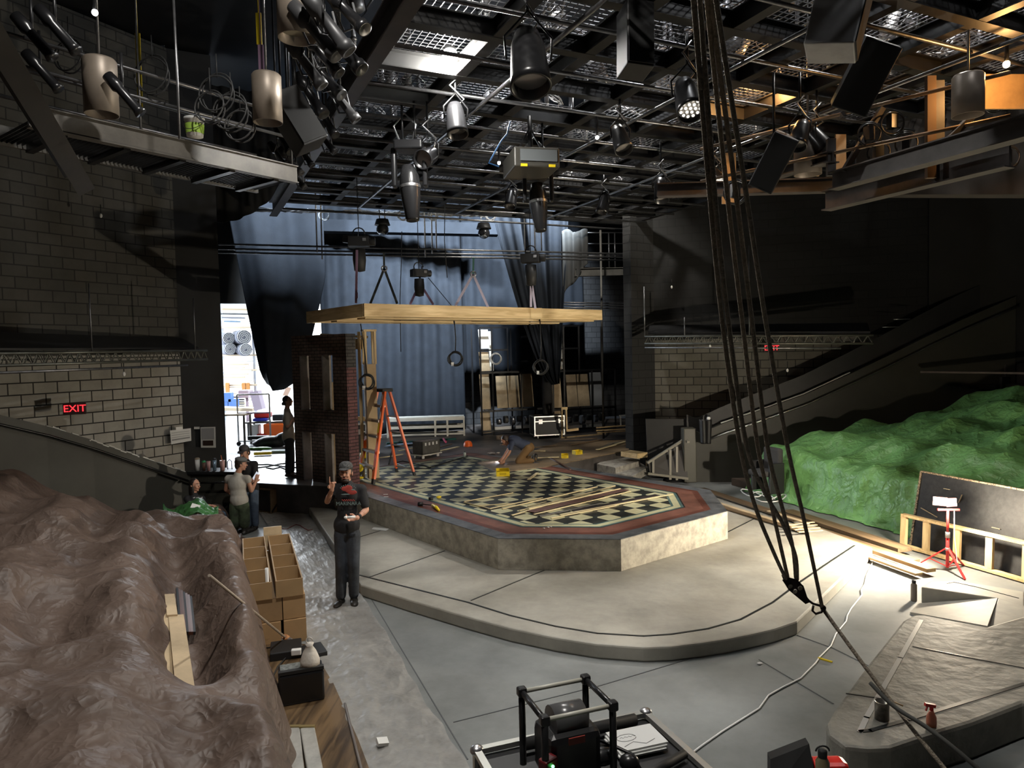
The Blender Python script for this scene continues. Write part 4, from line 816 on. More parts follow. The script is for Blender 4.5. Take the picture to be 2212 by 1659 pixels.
# -------------------------------- left catwalk
cw0, cw1 = on(112, 262, 5.5), on(640, 378, 5.5)
cwd = (cw1 - cw0).normalized(); cwn = Vector((-cwd.y, cwd.x, 0)); 
if cwn.x > 0: cwn = -cwn
CWT = thing('catwalk', 'steel catwalk with pipe rails along the upper left wall', 'catwalk', cw0)
cwm = mat('pale_grey_beam', (.13, .12, .105), .5, var=.3, vs=3)
a0 = cw0 - cwd * .2
mb = MB(); mb.beam(a0, cw1, .04, .2); mb.beam(a0 + Vector((0, 0, .1)), cw1 + Vector((0, 0, .1)), .1, .012); mb.beam(a0 - Vector((0, 0, .1)), cw1 - Vector((0, 0, .1)), .1, .012); mb.build('edge_beam', cwm, CWT)
mb = MB(); mb.beam(a0 + cwn * .85, cw1 + cwn * .85, .05, .2); mb.build('edge_beam', GREYMET, CWT)
L_ = (cw1 - a0).length
mb = MB()
for k in range(int(L_ / .045)): p = a0 + cwd * (k * .045); mb.beam(p + Vector((0, 0, -.06)), p + cwn * .85 + Vector((0, 0, -.06)), .006, .03)
mb.build('grating', BLKMET, CWT)
for k in range(5): mb = MB(); p = a0 + cwd * (L_ * (k + .5) / 5); mb.beam(p + Vector((0, 0, -.09)), p + cwn * .85 + Vector((0, 0, -.09)), .07, .08); mb.build('joist', BLKMET, CWT)
for off, hs in ((0, (.35, .62)), (.85, (.3, .62, .95))):
    for h in hs: mb = MB(); mb.cyl(a0 + cwn * off + Vector((0, 0, .1 + h)), cw1 + cwn * off + Vector((0, 0, .1 + h)), .02, n=8); mb.build('rail', PIPE, CWT)
for k in (0.35, .98): mb = MB(); p = a0 + cwd * L_ * k; mb.cyl(p, p + Vector((0, 0, 3.8)), .013, n=6); mb.build('hanger_rod', PIPE, CWT)
p = on(434, 291, 5.62) ; BK = thing('bucket', 'white plastic bucket with green label standing on the left catwalk', 'bucket', p + cwn * .12 - Vector((0, 0, 0)))
c = p + cwn * .12; mb = MB(); mb.lathe([(0, 0), (.085, 0), (.1, .17), (.108, .17), (.108, .2), (.1, .2), (.1, .18), (0, .05)], c); mb.build('body', WHITEP, BK)
mb = MB(); mb.lathe([(.091, .03), (.1, .13)], c + Vector((0, 0, 0))); mb.build('label_band', mat('lime_label', (.35, .55, .08), .6), BK)
mb = MB(); mb.tube([c + Vector((.105 * cos(t), .105 * sin(t) - .02, .16 - .12 * sin((t + pi) / 1) if 0 else .15 - .1 * sin(-t))) for t in [-pi + pi * k / 10 for k in range(11)]], .004, 5); mb.build('handle', RUBBER, BK)
mb = MB(); a = at(-60, 10, 4.6); b = at(172, 395, 6.9); mb.beam(a, b, .03, .18); x_ = (b - a).normalized().cross(Vector((0, 1, 0))).normalized()
mb.beam(a + x_ * .11, b + x_ * .11, .16, .012, up=x_); mb.beam(a - x_ * .11, b - x_ * .11, .16, .012, up=x_); tag(mb.build('diagonal_beam', mat('brown_beam', (.022, .018, .013), .45, var=.3)), 'brown steel beam slanting down across the upper left corner', 'beam')
mb = MB(); P = [at(x, y, 6.6) for x, y in ((375, 0), (382, 150), (388, 300))]; mb.tube(P, .012, 6); tag(mb.build('hanging_rod', PIPE), 'thin rod hanging in front of the left catwalk', 'rod')
for k, (x, y) in enumerate(((150, 120), (330, 160), (455, 230), (500, 240), (520, 270), (470, 200))):
    p = at(x, y, 7.6); mb = MB(); mb.tube(coil(p, .16 + .03 * (k % 2), 2, (.3, 1, 0), .03), .009, 5); mb.cyl(p + Vector((0, 0, .15)), p + Vector((0, 0, .4)), .006, n=5); tag(mb.build('cable_loop', mat('dark_cable', (.05, .05, .05), .5)), 'dark cable loop hanging from the left catwalk rails', 'cable', 'cable loops on the left catwalk')
# -------------------------------- right catwalk
RC = thing('catwalk', 'heavy steel catwalk with diagonal braces along the upper right wall', 'catwalk', on(1800, 385, 5.2))
q0, q1, q2 = on(1380, 420, 5.55), on(1800, 392, 5.2), on(2260, 262, 5.2)
gm = mat('grey_girder', (.085, .075, .07), .5, .2, var=.3)
def girder(a, b, h, par, m_): mb = MB(); mb.beam(a, b, .03, h); mb.beam(a + Vector((0, 0, h / 2)), b + Vector((0, 0, h / 2)), .18, .015); mb.beam(a - Vector((0, 0, h / 2)), b - Vector((0, 0, h / 2)), .18, .015); return mb.build('girder', m_, par)
girder(q1, q2, .2, RC, gm); nrm = Vector((.35, 1.0, 0)).normalized() * 1.0
girder(q1 + nrm - Vector((0, 0, .05)), q2 + nrm - Vector((0, 0, .05)), .25, RC, gm)
girder(on(1640, 385, 5.6), q1 + Vector((0, 0, .3)), .12, RC, gm); girder(on(1420, 412, 5.6), on(1810, 400, 5.45), .18, RC, gm)
for x0, y0, x1, y1, yd in ((1822, 372, 1905, 235, 8.7), (2040, 310, 2112, 240, 7.9), (2010, 385, 2010, 165, 8.2), (2028, 385, 2028, 175, 8.3), (1795, 380, 1795, 300, 8.9), (1815, 250, 1900, 190, 8.8)):
    mb = MB(); mb.beam(at(x0, y0, yd), at(x1, y1, yd), .1, .06); mb.build('brace', gm if x0 != 2010 else mat('rusty_pipe', (.16, .10, .06), .5, .4), RC)
for z in (.35, .8): mb = MB(); mb.cyl(q1 + nrm + Vector((-1.6, .4, z)), q2 + nrm + Vector((0, 0, z)), .022, n=8); mb.build('rail', mat('rusty_pipe2', (.20, .14, .09), .45, .4), RC)
OPL = mat('warm_plywood', (.50, .33, .17), .7, var=.25, vs=2)
for (x0, y0, x1, y1, yd, lb_) in ((2090, 160, 2215, 235, 8.4, 'plywood panel glowing orange beside the bulb at the right edge'), (1745, 290, 1770, 380, 10.4, 'narrow plywood panel left of the right catwalk brace'), (1560, 330, 1590, 440, 11.0, 'plywood strip behind the ropes near the right catwalk'), (1805, 290, 1828, 375, 10.2, 'plywood upright behind the right catwalk brace')):
    a, b, c, d = at(x0, y1, yd), at(x1, y1, yd), at(x1, y0, yd), at(x0, y0, yd); mb = MB(); mb.slab([a, b, c, d], (0, .03, 0)); tag(mb.build('plywood_sheet', OPL), lb_, 'panel')
mb = MB(); a, b = at(2025, 300, 10.5), at(1880, 300, 11.5); mb.slab([at(1850, 420, 11.3), at(2250, 420, 9.6), at(2250, 60, 9.6), at(1850, 60, 11.3)], (.1, .25, 0)); tag(mb.build('gallery_wall', mat('dark_panel', (.03, .024, .02), .8, var=.3)), 'dark panelling behind the right catwalk', 'panel')
for k, (x, y) in enumerate(((1900, 330), (1960, 310), (2150, 215), (2130, 190), (2180, 340), (1880, 290), (1690, 320), (1590, 415), (1930, 265))):
    p = at(x, y, 8.6); mb = MB(); mb.tube(coil(p, .13, 2, (.3, 1, .2), .06), .010, 5); mb.box(p + Vector((0, .03, .02)), (.1, .08, .16), rz=k); tag(mb.build('catwalk_clutter', mat('dark_shiny', (.03, .03, .03), .3)), 'dark clamp and cable bundle on the right catwalk', 'cable', 'cable bundles on the right catwalk')
# truss over the left vestibule wall and the right one
def truss(a, b, h, label, n_, soffit=None, rods=()):
    t = thing('lighting_truss', label, 'truss', a); up = Vector((0, 0, h)); dr = (b - a).normalized(); nn = Vector((-dr.y, dr.x, 0)) * h
    tm = mat('truss_metal', (.13, .13, .11), .4, .6, var=.3)
    for o_ in (Vector(), up, nn, nn + up): mb = MB(); mb.cyl(a + o_, b + o_, .022, n=8); mb.build('chord', tm, t)
    mb = MB(); mc = MB()
    for k in range(n_):
        p, q = a.lerp(b, k / n_), a.lerp(b, (k + 1) / n_); m_ = p.lerp(q, .5) + up; mb.cyl(p, m_, .009, n=5, cap=False); mb.cyl(m_, q, .009, n=5, cap=False); mc.cyl(p + nn, m_ + nn, .009, n=5, cap=False); mc.cyl(m_ + nn, q + nn, .009, n=5, cap=False)
    mb.build('lacing', tm, t); mc.build('lacing', tm, t)
    mb = MB(); mb.cyl(a.lerp(b, .0) - Vector((0, 0, .1)), a.lerp(b, .88) - Vector((0, 0, .1)), .02, n=8); mb.build('lower_pipe', PIPE, t)
    for s, hh in rods: mb = MB(); mb.cyl(a.lerp(b, s) + up, a.lerp(b, s) + up + Vector((0, 0, hh)), .014, n=6); mb.build('hanger_rod', PIPE, t)
    return t
ta, tb = at(-60, 792, 9.6), at(448, 776, 13.9); truss(ta, tb, .17, 'ladder truss hanging in front of the left block wall', 26, rods=((.42, 1.1), (.93, 1.0)))
mb = MB(); mb.slab([ta + Vector((.02, .1, .22)), tb + Vector((-.2, .1, .2)), tb + Vector((-.9, .9, .42)), ta + Vector((-.8, 1.6, .5))], (0, 0, .03)); tag(mb.build('canopy', BLACK), 'black flat canopy resting above the left truss', 'canopy')
ta, tb = at(1393, 742, 17.2), at(1885, 742, 14.6); truss(ta, tb, .17, 'ladder truss hanging in front of the right block wall', 26, rods=((.0, 1.2), (.2, .45), (.5, 2)))
mb = MB(); mb.slab([ta + Vector((.1, .1, .22)), tb + Vector((0, .1, .2)), tb + Vector((.3, .8, .4)), ta + Vector((.3, .9, .42))], (0, 0, .05)); tag(mb.build('canopy', BLACK), 'black flat canopy resting above the right truss', 'canopy')
# ================================================================ SEATING BANKS, TARPS, LOWER WALLS, FOREGROUND
from mathutils import noise
def ridg(p, o=3):
    s, a, f = 0, 1, 1
    for _ in range(o): s += a * (1 - abs(noise.noise(Vector(p) * f)) * 2) ** 3; a *= .5; f *= 2.1
    return s
def lin(p): return 1 - 2.2 * abs(noise.noise(Vector(p)))
def sm(a, b, x): t = max(0, min(1, (x - a) / (b - a))); return t * t * (3 - 2 * t)
OLIVE = mat('olive_wall_paint', (.036, .035, .027), .55, var=.15, vs=2)
# brown tarp
BP = Vector((-1.66, 5.2, 0)); BD = Vector((-.404, .915, 0)); BN = Vector((-.915, -.404, 0))
def brown(u, v):
    a = -.12 + 6.6 * u ** 1.25; bm = 9.35 - .47 * max(a, 0); b = -2.6 + (bm + 2.6) * v
    h = .80 * sm(-.12, .22, a + .06 * noise.noise(Vector((b * 1.3, 5, 0)))) + .20 * max(a, 0)
    h += (.075 * cos(2 * pi * (a - .22) / .98)) * sm(.1, .4, a) * (1 - .35 * noise.noise(Vector((b * .8, a * .5, 2))))
    far = 1 - .66 * sm(4.6, 8.0, b) * (1 - sm(1.2, 3.4, a)); win = sm(-.3, .6, b) * (1 - sm(3.6, 6.4, b)); h -= .42 * math.exp(-((a - .80 - .08 * (b - 2)) / .27) ** 2) * win
    w_ = lin((a * .45 + b * .30, b * 1.15 - a * .45, 1.7)); w2 = lin((a * 1.1 - b * .5, b * .9 + a * .7, 7)); w3 = lin((a * 2.6 + b * .9, b * 2.2 - a * 1.3, 3))
    h = h * far + (.17 * w_ + .08 * w2 + .03 * w3) * sm(-.1, .3, a) - .08 + .05 * lin((b * 2.3 + a * .5, a * .45, 5)) * sm(-.1, .3, a) * (1 - sm(1.4, 3.5, a)) + .05 * lin((a * .9 + b * 1.9, (a - b) * .25, 11)) * sm(.8, 2, a)
    h += .07 * noise.noise(Vector((a * .5, b * .4, 9)))
    h *= sm(-.4, .9, (bm - b) + .25) * .9 + .1
    sl = .09 * lin((b * 2.4, h * .8, 0)) + .08 * lin((b * 1.1, 3, 0)); sl *= (1 - sm(.0, .5, a))
    p = BP + BD * b + BN * (a + sl * .6); p.z = max(.012 + .02 * abs(noise.noise(Vector((b * 3, a * 3, 0)))), h); return p
mb = MB(); mb.grid(brown, 200, 380)
TB = mat('brown_tarp', (.125, .088, .070), .52, var=.15, vs=2.5, bump=.15, bs=9, crumple=.4)
tag(mb.build('tarpaulin', TB), 'huge wrinkled brown tarpaulin covering the seats at the lower left', 'tarp')
# green tarp
GP = Vector((7.05, 10.25, 0)); GD = Vector((-.325, .946, 0)); GN = Vector((.946, .325, 0))
def green(u, v):
    a = -.1 + 5.6 * u ** 1.2; bm = 5.75 - .40 * max(a, 0); b = -1.5 + (bm + 1.5) * v
    h = .84 * sm(-.1, .16, a) + .30 * max(a, 0) * (1 - .25 * sm(3, 7, a))
    h += .07 * cos(2 * pi * (a - .1) / 1.0) * sm(.1, .5, a)
    h += (.15 * lin((a * .5 + b * .5, b * 1.0 - a * .4, 4.7)) + .06 * lin((a * 1.4, b * 1.6, 8)) + .018 * lin((a * 4, b * 4.3, 2))) * sm(-.1, .3, a) - .03 + .1 * noise.noise(Vector((a * .6, b * .7, 1)))
    h *= sm(-.15, .45, bm - b) * .8 + .2
    sl = .09 * ridg((b * 1.8, h * 1.2, 0), 3) * (1 - sm(.1, .6, a)) * (1 - .6 * h)
    p = GP + GD * b + GN * (a - sl); p.z = max(.02, h); return p
mb = MB(); mb.grid(green, 150, 170); tag(mb.build('tarpaulin', mat('green_tarp', (.17, .38, .12), .42, var=.2, vs=2.2, bump=.15, bs=9, crumple=.5)), 'large crinkled green tarpaulin covering the seats on the right', 'tarp')
def greens(u, v):
    p = at(352 + 120 * u, 1096 + 30 * v + 10 * sin(u * 8) - 6 * u, 11.6 - .7 * v); p.z += .05 * ridg((u * 3, v * 3, 1), 2); return p
mb = MB(); mb.grid(greens, 40, 20); mb.build
o = mb.build('green_sheet', mat('deep_green_tarp', (.05, .17, .05), .45, crumple=.5)); o.modifiers.new('s', 'SOLIDIFY').thickness = .01; tag(o, 'small piece of green tarp lying on the brown tarp by the seated person', 'tarp')
p = at(420, 1108, 11.2); mb = MB(); mb.box(p + Vector((0, 0, .06)), (.13, .02, .17), M=Euler((R(-35), R(20), R(10))).to_matrix()); tag(mb.build('folded_paper', PAPER), 'folded white paper lying on the small green tarp', 'paper')
# risers on the right
RB = mat('brown_riser', (.075, .055, .042), .6, var=.35, vs=3)
for k in range(10):
    a = .02 + .5 * k; z = .17 * (k + 1); q = [GP + GD * (5.4 + .95 - .40 * a) + GN * a, GP + GD * (5.4 + .95 - .40 * (a + .5)) + GN * (a + .5), GP + GD * (4.4 - .4 * a) + GN * (a + .5), GP + GD * (4.4 - .4 * a) + GN * a]
    mb = MB(); mb.prism([v[:2] for v in q], .003, z); tag(mb.build('seating_step', RB, bevel=.01), 'brown step of the aisle stairs climbing beside the green tarp', 'step', 'aisle steps beside the green tarp')
def seat(p, rz, label):
    t = thing('theatre_seat', label, 'seat', p, rz, None)
    m_ = mat('grey_upholstery', (.045, .043, .042), .9, var=.2, vs=5)
    mb = MB(); mb.box((0, .2, .62), (.5, .12, .62)); mb.build('backrest', m_, t, local=True, bevel=.05)
    mb = MB(); mb.box((0, -.05, .42), (.48, .42, .12)); mb.build('cushion', m_, t, local=True, bevel=.04)
    for s in (-.27, .27): mb = MB(); mb.box((s, .05, .33), (.05, .36, .62)); mb.build('side_panel', BLACK, t, local=True, bevel=.01)
c = on(1622, 1040, .35); seat(Vector((c.x, c.y, .17)) + Vector((.2, -.3, 0)), R(-70), 'dark upholstered seat at the aisle left of the green tarp')
for k, x in enumerate((2140, 2205)): c = at(x, 830, 15.9 - .3 * k); seat(Vector((c.x, c.y, 1.75)), R(-60), ['grey upholstered seat above the green tarp near the dark wall', 'brown tinted seat cut by the right edge above the green tarp'][k])
mb = MB(); a, b = at(1990, 803, 15.6), at(2230, 806, 14.4); mb.beam(a, b, .3, .04); tag(mb.build('seat_row_edge', RB), 'long brown step edge running above the green tarp', 'step')
# right vestibule wall with handrail
def lineY(x, p, q):
    d = ray(x, 800); e = q - p; return (p.x * e.y - p.y * e.x) / (d.x * e.y - d.y * e.x) * d.y
vp, vq = Vector((4.16, 16.75, 0)), Vector((9.5, 16.0, 0))
tops = [(1489, 925), (1512, 936), (1560, 916), (1620, 895), (1740, 852), (1840, 806), (1920, 768), (2000, 728), (2080, 690), (2195, 640)]
T_ = [at(x, y, lineY(x, vp, vq)) for x, y in tops]; VR = thing('vestibule_wall', 'olive half wall with sloping top and handrail left of the aisle steps', 'half wall', T_[0])
th = Vector((.05, .22, 0)); mb = MB(); n = len(T_)
vs = [v for t in T_ for v in (t, t + th, Vector((t.x, t.y, .002)), Vector((t.x + th.x, t.y + th.y, .002)))]; fs = []
for i in range(n - 1): a = 4 * i; b = a + 4; fs += [(a, b, b + 1, a + 1), (a, a + 2, b + 2, b), (a + 1, b + 1, b + 3, a + 3), (a + 2, a + 3, b + 3, b + 2)]
fs += [(0, 1, 3, 2), (4 * n - 4, 4 * n - 2, 4 * n - 1, 4 * n - 3)]; mb.add(vs, fs); mb.build('wall_body', OLIVE, VR)
mb = MB(); a = T_[0] - Vector((.12, .02, 0)); mb.box((a.x + .12, a.y + .12, a.z / 2), (.30, .34, a.z)); mb.build('end_post', mat('olive_post', (.075, .072, .055), .5), VR, bevel=.02)
mb = MB(); mb.tube([t + Vector((0, -.1, -.22)) for t in T_[1:]], .022, 8); mb.build('handrail', mat('rail_metal', (.2, .2, .19), .25, .8), VR)
mb = MB(); P = [t + Vector((0, .1, .015)) for t in T_[2:6]]; 
for a, b in zip(P[:-1], P[1:]): mb.beam(a, b, .07, .02)
mb.build('white_edge_strip', mat('crinkled_white_tape', (.6, .6, .56), .4, bump=.9, bs=40), VR)
mb = MB()
for i in range(len(T_) - 1):
    a, b = T_[i] + Vector((0, .25, .30 + .03 * i)), T_[i + 1] + Vector((0, .25, .33 + .03 * i)); mb.add([a - Vector((0, 0, .6)), b - Vector((0, 0, .6)), b, a], [(0, 1, 2, 3)])
o = mb.build('black_back_panel', BLACK, VR); o.modifiers.new('s', 'SOLIDIFY').thickness = .03
# black screen and stage-side stair with white rail
mb = MB(); mb.slab([at(1395, 905, 17.3), at(1500, 905, 17.1), Vector((4.25, 17.15, .05)), Vector((3.3, 17.35, .05))], (0, .05, 0)); tag(mb.build('black_screen', BLACK), 'black screen panel standing between the block pillar and the half wall', 'screen')
ST = thing('stage_stairs', 'side stairs with pale handrail leading from the stage to the floor at right', 'stairs', on(1414, 1033, 0))
mb = MB(); mb.beam(at(1398, 1000, 16.6), at(1480, 948, 16.9), .06, .05); mb.beam(at(1480, 948, 16.9), at(1487, 955, 16.6), .06, .05); mb.build('handrail', mat('pale_rail_wood', (.30, .28, .23), .5), ST)
for x, y0, y1 in ((1411, 994, 1022), (1448, 972, 1036), (1462, 965, 1037)): mb = MB(); mb.beam(at(x, y0, 16.7), at(x, y1, 16.7), .05, .04); mb.build('baluster', MT['pale_rail_wood'], ST)
mb = MB(); mb.beam(at(1400, 1023, 16.6), at(1487, 1034, 16.4), .05, .05); mb.build('bottom_rail', MT['pale_rail_wood'], ST)
mb = MB(); mb.slab([at(1400, 1000, 16.75), at(1480, 950, 17.0), at(1486, 1034, 16.6), at(1405, 1024, 16.75)], (0, .02, 0)); mb.build('grey_infill', mat('dim_panel', (.07, .065, .06), .7), ST)
# unfinished block steps
for k, (pts, z0, z1, m_, lb_) in enumerate((([(1290, 1017), (1345, 983), (1383, 989), (1383, 1010), (1330, 1026)], .16, .46, mat('mottled_plaster', (.34, .32, .28), .8, var=.4, vs=9), 'mottled plaster step block against the stage corner'),
        ([(1330, 1026), (1383, 1002), (1400, 1012), (1368, 1032)], .16, .33, MT['mottled_plaster'], 'low plaster step block in front of the stage corner'),
        ([(1382, 985), (1398, 990), (1400, 1005), (1383, 1003)], .001, .58, MT['grey_board'], 'grey upright end block of the plaster steps'))):
    mb = MB(); mb.prism([on(x, y + 12, z0)[:2] for x, y in pts], z0 + .001, z1); tag(mb.build('step_block', m_), lb_, 'block')
mb = MB(); mb.beam(on(1352, 979, .62), on(1388, 984, .62), .35, .12); tag(mb.build('timber_block', PINE), 'pale timber block on the corner of the stage above the plaster steps', 'block')
c = on(1407, 1029, .02); mb = MB(); mb.box(c + Vector((0, .1, .19)), (.17, .2, .36), rz=.2); tag(mb.build('timber_block', PINEZ), 'upright timber block standing on the floor beside the plaster steps', 'block')
# osb decking at stage right
OSB = mat('worn_plywood_deck', (.22, .155, .09), .55, var=.4, vs=2.5, stretch=(1, 4, 1))
mb = MB(); mb.prism([on(x, y, .62)[:2] for x, y in ((1075, 1020), (1180, 1008), (1358, 972), (1364, 950), (1210, 955), (1140, 978), (1030, 1000))], .6035, .625); tag(mb.build('plywood_decking', OSB), 'worn plywood sheets laid on the stage behind the kneeling worker', 'decking')
mb = MB(); mb.prism([on(x, y, .61)[:2] for x, y in ((790, 1012), (905, 995), (1012, 978), (1085, 985), (1060, 968), (900, 970), (800, 990))], .6072, .6105); tag(mb.build('brown_floor_sheet', mat('brown_floor', (.12, .085, .075), .5, var=.35, vs=3)), 'brown painted sheet on the stage behind the checkerboard', 'decking')
# left vestibule wall
vl0, vl1 = at(425, 1018, 13.6), at(-40, 884, 10.8)
ztop = vl0.z
VL = thing('vestibule_wall', 'olive half wall with sloping top below the left block wall', 'half wall', vl0)
P = [at(x, y, Yv) for x, y, Yv in ((412, 1024, 13.5), (300, 985, 12.85), (200, 950, 12.3), (100, 920, 11.75), (0, 896, 11.2), (-120, 868, 10.6))]
mb = MB(); th = Vector((-.18, .1, 0)); vs = [v for t in P for v in (t, t + th, Vector((t.x, t.y, .002)), Vector((t.x + th.x, t.y + th.y, .002)))]; fs = []; n = len(P)
for i in range(n - 1): a = 4 * i; b = a + 4; fs += [(a, b, b + 1, a + 1), (a, a + 2, b + 2, b), (a + 1, b + 1, b + 3, a + 3), (a + 2, a + 3, b + 3, b + 2)]
fs += [(0, 1, 3, 2), (4 * n - 4, 4 * n - 2, 4 * n - 1, 4 * n - 3)]; mb.add(vs, fs); mb.build('wall_body', OLIVE, VL)
mb = MB(); q0 = at(410, 1021, 13.5); q1 = at(512, 1017, 13.35); mb.prism([q0[:2], q1[:2], (q1.x, q1.y + .35), (q0.x, q0.y + .35)], .002, ztop - .03); mb.build('front_wall', OLIVE, VL)
mb = MB(); mb.prism([(q0.x - .03, q0.y - .06), (q1.x + .03, q1.y - .06), (q1.x + .03, q1.y + .42), (q0.x - .03, q0.y + .42)], ztop - .03, ztop + .02); mb.build('ledge', BLACK, VL)
mb = MB(); mb.tube([t + Vector((.08, -.06, -.16)) for t in P], .022, 8); mb.build('handrail', mat('black_rail', (.03, .03, .03), .25, .6), VL)
mb = MB(); mb.tube([at(430, 1043, 13.2), at(505, 1042, 13.1)], .02, 8); mb.cyl(at(460, 1044, 13.2), at(460, 1044, 13.4), .03, n=8); mb.build('lower_handrail', MT['black_rail'], VL)
mb = MB()
for i in range(24):
    a = P[0].lerp(P[3], .03 + i / 25); b = P[0].lerp(P[3], .03 + (i + 1) / 25); o_ = Vector((-.06, .04, .02 + .012 * sin(i * 2.1))); mb.beam(a + o_, b + o_, .075 - .001 * i, .02)
mb.build('white_edge_strip', MT['crinkled_white_tape'], VL)
# wood strip and plastic sheet
WD = woodmat('dark_oak_boards', (.045, .027, .013), (.16, .10, .048), .45, 1, .8, .3)
wp = [on(x, y, .03)[:2] for x, y in ((545, 1385), (668, 1392), (720, 1475), (775, 1600), (850, 1800), (560, 1800))]
mb = MB(); mb.prism(wp, .001, .03); tag(mb.build('wooden_walkway', WD), 'dark wood grain boards lying between the brown tarp and the plastic sheet', 'floorboards')
Lp = [(556, 1105), (590, 1150), (640, 1250), (660, 1330), (664, 1390), (700, 1452), (735, 1525), (765, 1600), (790, 1659), (850, 1800)]
Rp = [(668, 1100), (700, 1160), (752, 1245), (790, 1303), (832, 1367), (868, 1430), (905, 1497), (960, 1580), (1012, 1659), (1100, 1800)]
def pl(P, t): i = min(int(t * 9), 8); f = t * 9 - i; return (P[i][0] + (P[i + 1][0] - P[i][0]) * f, P[i][1] + (P[i + 1][1] - P[i][1]) * f)
def plast(u, v):
    a, b = on(*pl(Lp, v), 0), on(*pl(Rp, v), 0); p = a.lerp(b, u); p.x += .012 * sin(v * 60) * (abs(u - .5) * 2) ** 6
    p.z = .006 + .016 * max(0, lin((p.x * 2.2 + p.y * .8, p.y * 1.3, 3))) + .009 * max(0, lin((p.x * 6, p.y * 5, 1))) + .005 * max(0, lin((p.x * 14, p.y * 9, 8))); return p
mb = MB(); mb.grid(plast, 130, 300)
tag(mb.build('plastic_sheet', mat('milky_plastic', (.36, .35, .33), .45, var=.2, vs=6, bump=.12, bs=20, crumple=.25, alpha=.72)), 'crumpled translucent plastic sheet laid along the left of the curved platform', 'plastic sheet')
# divided troughs and boxes
bd = Vector((-.36, .933, 0)).normalized(); bx = Vector((bd.y, -bd.x, 0)); BO = on(663, 1384, 0)
def Bx(s, l, z): v = BO - bx * s + bd * l; v.z = z; return v
def obox(mb, s0, s1, l0, l1, z0, z1): mb.prism([Bx(s0, l0, 0)[:2], Bx(s1, l0, 0)[:2], Bx(s1, l1, 0)[:2], Bx(s0, l1, 0)[:2]], z0, z1)
MDF = mat('brown_mdf', (.36, .235, .115), .65, var=.1, vs=3)
for k, s in enumerate((.02, .35)):
    t = thing('divided_trough', ['right open wooden trough with four compartments on top of the boxes', 'left open wooden trough with four compartments on top of the boxes'][k], 'box', Bx(s + .14, 1.2, .53)); W_, L_, z0, z1, e = .29, 2.15, .53, .72, .014
    mb = MB(); obox(mb, s, s + W_, 0, e, z0, z1); mb.build('front_panel', MDF, t); mb = MB(); obox(mb, s, s + W_, L_ - e, L_, z0, z1); mb.build('back_panel', MDF, t)
    for a in (s, s + W_ - e): mb = MB(); obox(mb, a, a + e, e, L_ - e, z0, z1); mb.build('side_panel', MDF, t)
    mb = MB(); obox(mb, s + e, s + W_ - e, e, L_ - e, z0, z0 + .012); mb.build('bottom', MDF, t)
    for j in (1, 2, 3): mb = MB(); l = L_ * j / 4; obox(mb, s + e, s + W_ - e, l, l + e, z0 + .012, z1 - .004); mb.build('divider', MDF, t)
for k, (s0, s1, z0, z1, lb_) in enumerate(((0, .24, 0, .26, 'right box of the bottom row below the wooden troughs'), (0, .24, .265, .525, 'right box of the upper row below the wooden troughs'), (.27, .60, 0, .26, 'left box of the bottom row below the wooden troughs'), (.25, .62, .265, .525, 'left box of the upper row below the wooden troughs'))):
    mb = MB(); obox(mb, s0, s1, .0 + .03 * (k % 2), 2.1, z0 + .002, z1); tag(mb.build('brown_box', CARD if k != 3 else mat('brown_card', (.30, .19, .095), .8, var=.2)), lb_, 'box')
mb = MB(); obox(mb, .12, .36, 2.22, 2.26, .5, .82); tag(mb.build('board_offcut', PLY), 'pale board offcut standing behind the wooden troughs', 'board')
a = on(583, 1375, .02); b = at(576, 1228, a.y - .25); mb = MB(); mb.cyl(a, b, .019, n=12); tag(mb.build('white_pipe', mat('white_gloss', (.7, .7, .68), .25)), 'white pipe leaning upright against the boxes', 'pipe')
BRM = thing('broom', 'broom with long wooden handle leaning from the brown tarp to the floor', 'broom', on(625, 1385, .03)); a, b = on(618, 1378, .1), at(452, 1243, 5.7)
mb = MB(); mb.cyl(a, b, .013, n=10); mb.build('handle', mat('pale_handle', (.36, .30, .24), .5), BRM)
mb = MB(); d = (a - b).normalized(); mb.cyl(a - d * .06, a + d * .04, .03, .04, n=12); mb.build('collar', mat('orange_wood', (.45, .20, .08), .5), BRM)
mb = MB(); e = on(632, 1400, .02); mb.lathe([(.03, 0), (.06, .08), (.10, .2), (.11, .26), (0, .26)], a + d * .02, (e - a)); mb.build('bristles', mat('grey_bristles', (.13, .12, .11), .9, var=.6, vs=40), BRM)
for i, q in enumerate((((333, 1322), (357, 1496), 6.6, 5.25, .16), ((368, 1330), (388, 1490), 6.55, 5.2, .13))):
    a = at(q[0][0] + 12, q[0][1], q[2]); b = at(q[1][0] + 12, q[1][1], q[3]); mb = MB(); mb.beam(a, b, q[4], .02, up=(.25, -.2, 1)); tag(mb.build('plywood_offcut', PLY), ['left pale plywood offcut lying in the fold of the brown tarp', 'right pale plywood offcut lying in the fold of the brown tarp'][i], 'board')
a, b = at(366, 1285, 7.05), at(372, 1330, 6.5); mb = MB(); mb.beam(a, b, .09, .02, up=(.25, -.2, 1)); tag(mb.build('plywood_offcut', PLY), 'short pale board standing behind the plywood offcuts in the brown tarp', 'board')
for k in range(7): a, b = at(382 + 5 * k, 1272 + k * 3, 7.4), at(390 + 5 * k, 1368, 6.4); mb = MB(); mb.beam(a, b, .02, .03, up=(.25, -.2, 1)); tag(mb.build('dark_trim_strip', mat('mahogany_strip', (.09, .03, .015), .4) if k % 3 else BLACK), 'thin dark strip bundled in the fold of the brown tarp', 'strip', 'trim strips in the tarp fold')
